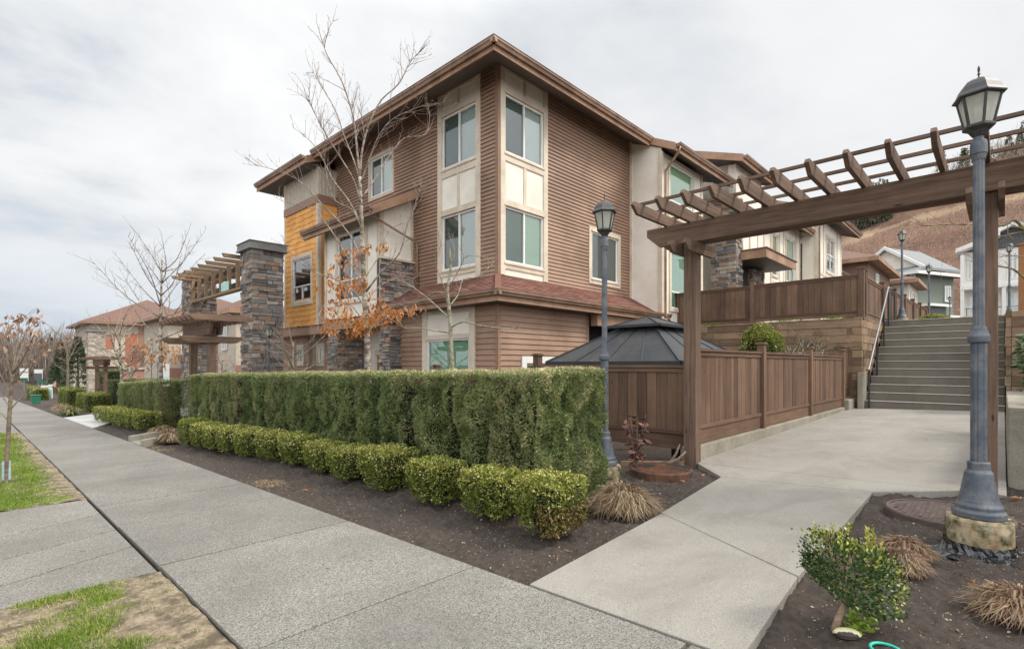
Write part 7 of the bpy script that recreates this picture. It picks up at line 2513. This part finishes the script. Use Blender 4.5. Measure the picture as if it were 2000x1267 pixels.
pts = []
for _ in range(160):
    t = RN.uniform(95, 150); u = RN.uniform(-1.12, -.84)
    q = V((0, 0, -2.3)) + (FV + RV * u) * t
    pts.append((q.x, q.y, -2.3))
brush_mass('woods', 'bare brown winter woods closing the far end of the street', pts, 10.5, 24000, 'greybrush', .10, 1.5)
for k, (px, py, t, h) in enumerate(((118, 745, 85, 7.), (112, 760, 60, 3.2), (152, 750, 58, 6.4), (98, 740, 110, 9.))):
    c = at(px, py, t); c.z = -2
    r = thing('conifer_tree', ('dark conifer just left of the far red roofed townhouse', 'small dark conifer low beside the far arbor', 'bushy dark conifer beside the pale far stone pillar', 'farthest dark conifer above the street end woods')[k], 'tree', c)
    mb = MB(); mb.tube([c, c + UP * h * .95], [.16, .03], 6, 0); mb.build('trunk', 'bark', r)
    n = 6000
    f = NR.random(n) ** .8
    rad = (1 - f) * h * .24 * (.55 + .45 * np.abs(np.sin(f * 34 + NR.normal(0, .3, n)))) + .05
    a = NR.uniform(0, 6.28, n)
    P = np.array(c) + np.stack([np.cos(a) * rad, np.sin(a) * rad, .05 * h + f * h * .95 - rad * .25], 1)
    leaves('crown', P, np.stack([np.cos(a), np.sin(a), NR.normal(-.25, .3, n)], 1), .045 * h, .02 * h, NR.random(n), 'conif', r)


def hill_pts(n, u0, u1, e0, e1):
    out = []
    while len(out) < n:
        t = RN.uniform(80, 215); u = RN.uniform(u0, u1)
        q = (FV + RV * u) * t
        z = float(hill_z(np.array([q.x]), np.array([q.y]))[0])
        e = (z - 1.22) / t
        if e0(u) < e < e1(u): out.append((q.x, q.y, z - .3))
    return out


rid = lambda u: float(np.interp(u, [.55, .66, .75, .88, 1.0], [.225, .245, .275, .312, .33]))
pts = hill_pts(1500, .5, 1.25, lambda u: .03, lambda u: rid(u) - .016)
brush_mass('hill_scrub', 'reddish brown winter scrub covering the hillside', pts, 3.6, 42000, 'brush', .06, 1.2)
pts = hill_pts(500, .52, 1.3, lambda u: rid(u) + .008, lambda u: 1.)
brush_mass('hill_woods', 'bare grey woods along the top of the hill', pts, 7.5, 22000, 'greybrush', .09, 1.)
# conifers on the crest as one mass
pts = hill_pts(150, .50, .73, lambda u: rid(u) + .012, lambda u: 1.) + hill_pts(60, .73, 1.3, lambda u: rid(u) + .05, lambda u: 1.)
PP, AA = [], []
for q in pts:
    h = RN.uniform(6.5, 12); n = 230
    f = NR.random(n); rad = (1 - f) * h * .2 * (.5 + .5 * NR.random(n)) + .05; a = NR.uniform(0, 6.28, n)
    PP.append(np.array(q) + np.stack([np.cos(a) * rad, np.sin(a) * rad, .06 * h + f * h * .94 - rad * .3], 1)); AA.append(np.stack([np.cos(a), np.sin(a), NR.normal(-.3, .3, n)], 1))
P = np.concatenate(PP)
tag(leaves('conifer_wood', P, np.concatenate(AA), .75, .4, NR.random(len(P)), 'conif', loc=tuple(P.mean(0))), 'dark conifers massed along the misty hill crest', 'woods', kind='stuff')
n = 3200
p_ = np.array(hill_pts(800, .55, 1.25, lambda u: .04, lambda u: rid(u) - .005))
i = NR.integers(0, len(p_), n)
P = p_[i] + NR.normal(0, 1, (n, 3)) * np.array([1.5, 1.5, 0]) + np.array([0, 0, .9])
k = fbm(P * .05, 3, 77) > .5
# green mounds at the head of the stairs
for k, (x, y, r_, lab) in enumerate(((22.8, 1.75, .55, 'flat mossy mound on the left at the stair head'), (24.5, .35, .6, 'bright mossy mound on the right at the stair head'))):
    n = 900
    D = unit(NR.normal(size=(n, 3))); D[:, 2] = np.abs(D[:, 2])
    P = np.array([x, y, 2.58]) + D * np.array([r_, r_, .34]) 
    root = thing('moss_mound', lab, 'plant', (x, y, 2.58))
    leaves('foliage', P, D + NR.normal(0, .5, (n, 3)), .07, .035, NR.uniform(.45, .8, n), 'box', root)
    mb = MB(); mb.lathe((x, y, 2.58), [(r_ * .95, 0), (r_ * .85, .18), (r_ * .4, .3)], 10); mb.build('branch_core', 'core', root)
clipped('grass_bank', 'straw coloured bank of dry grass at the end of the upper path', 40.5, 44, -4, 1.8, 2.8, 4.0, 4000, .16, 'tuft', .3, .9)
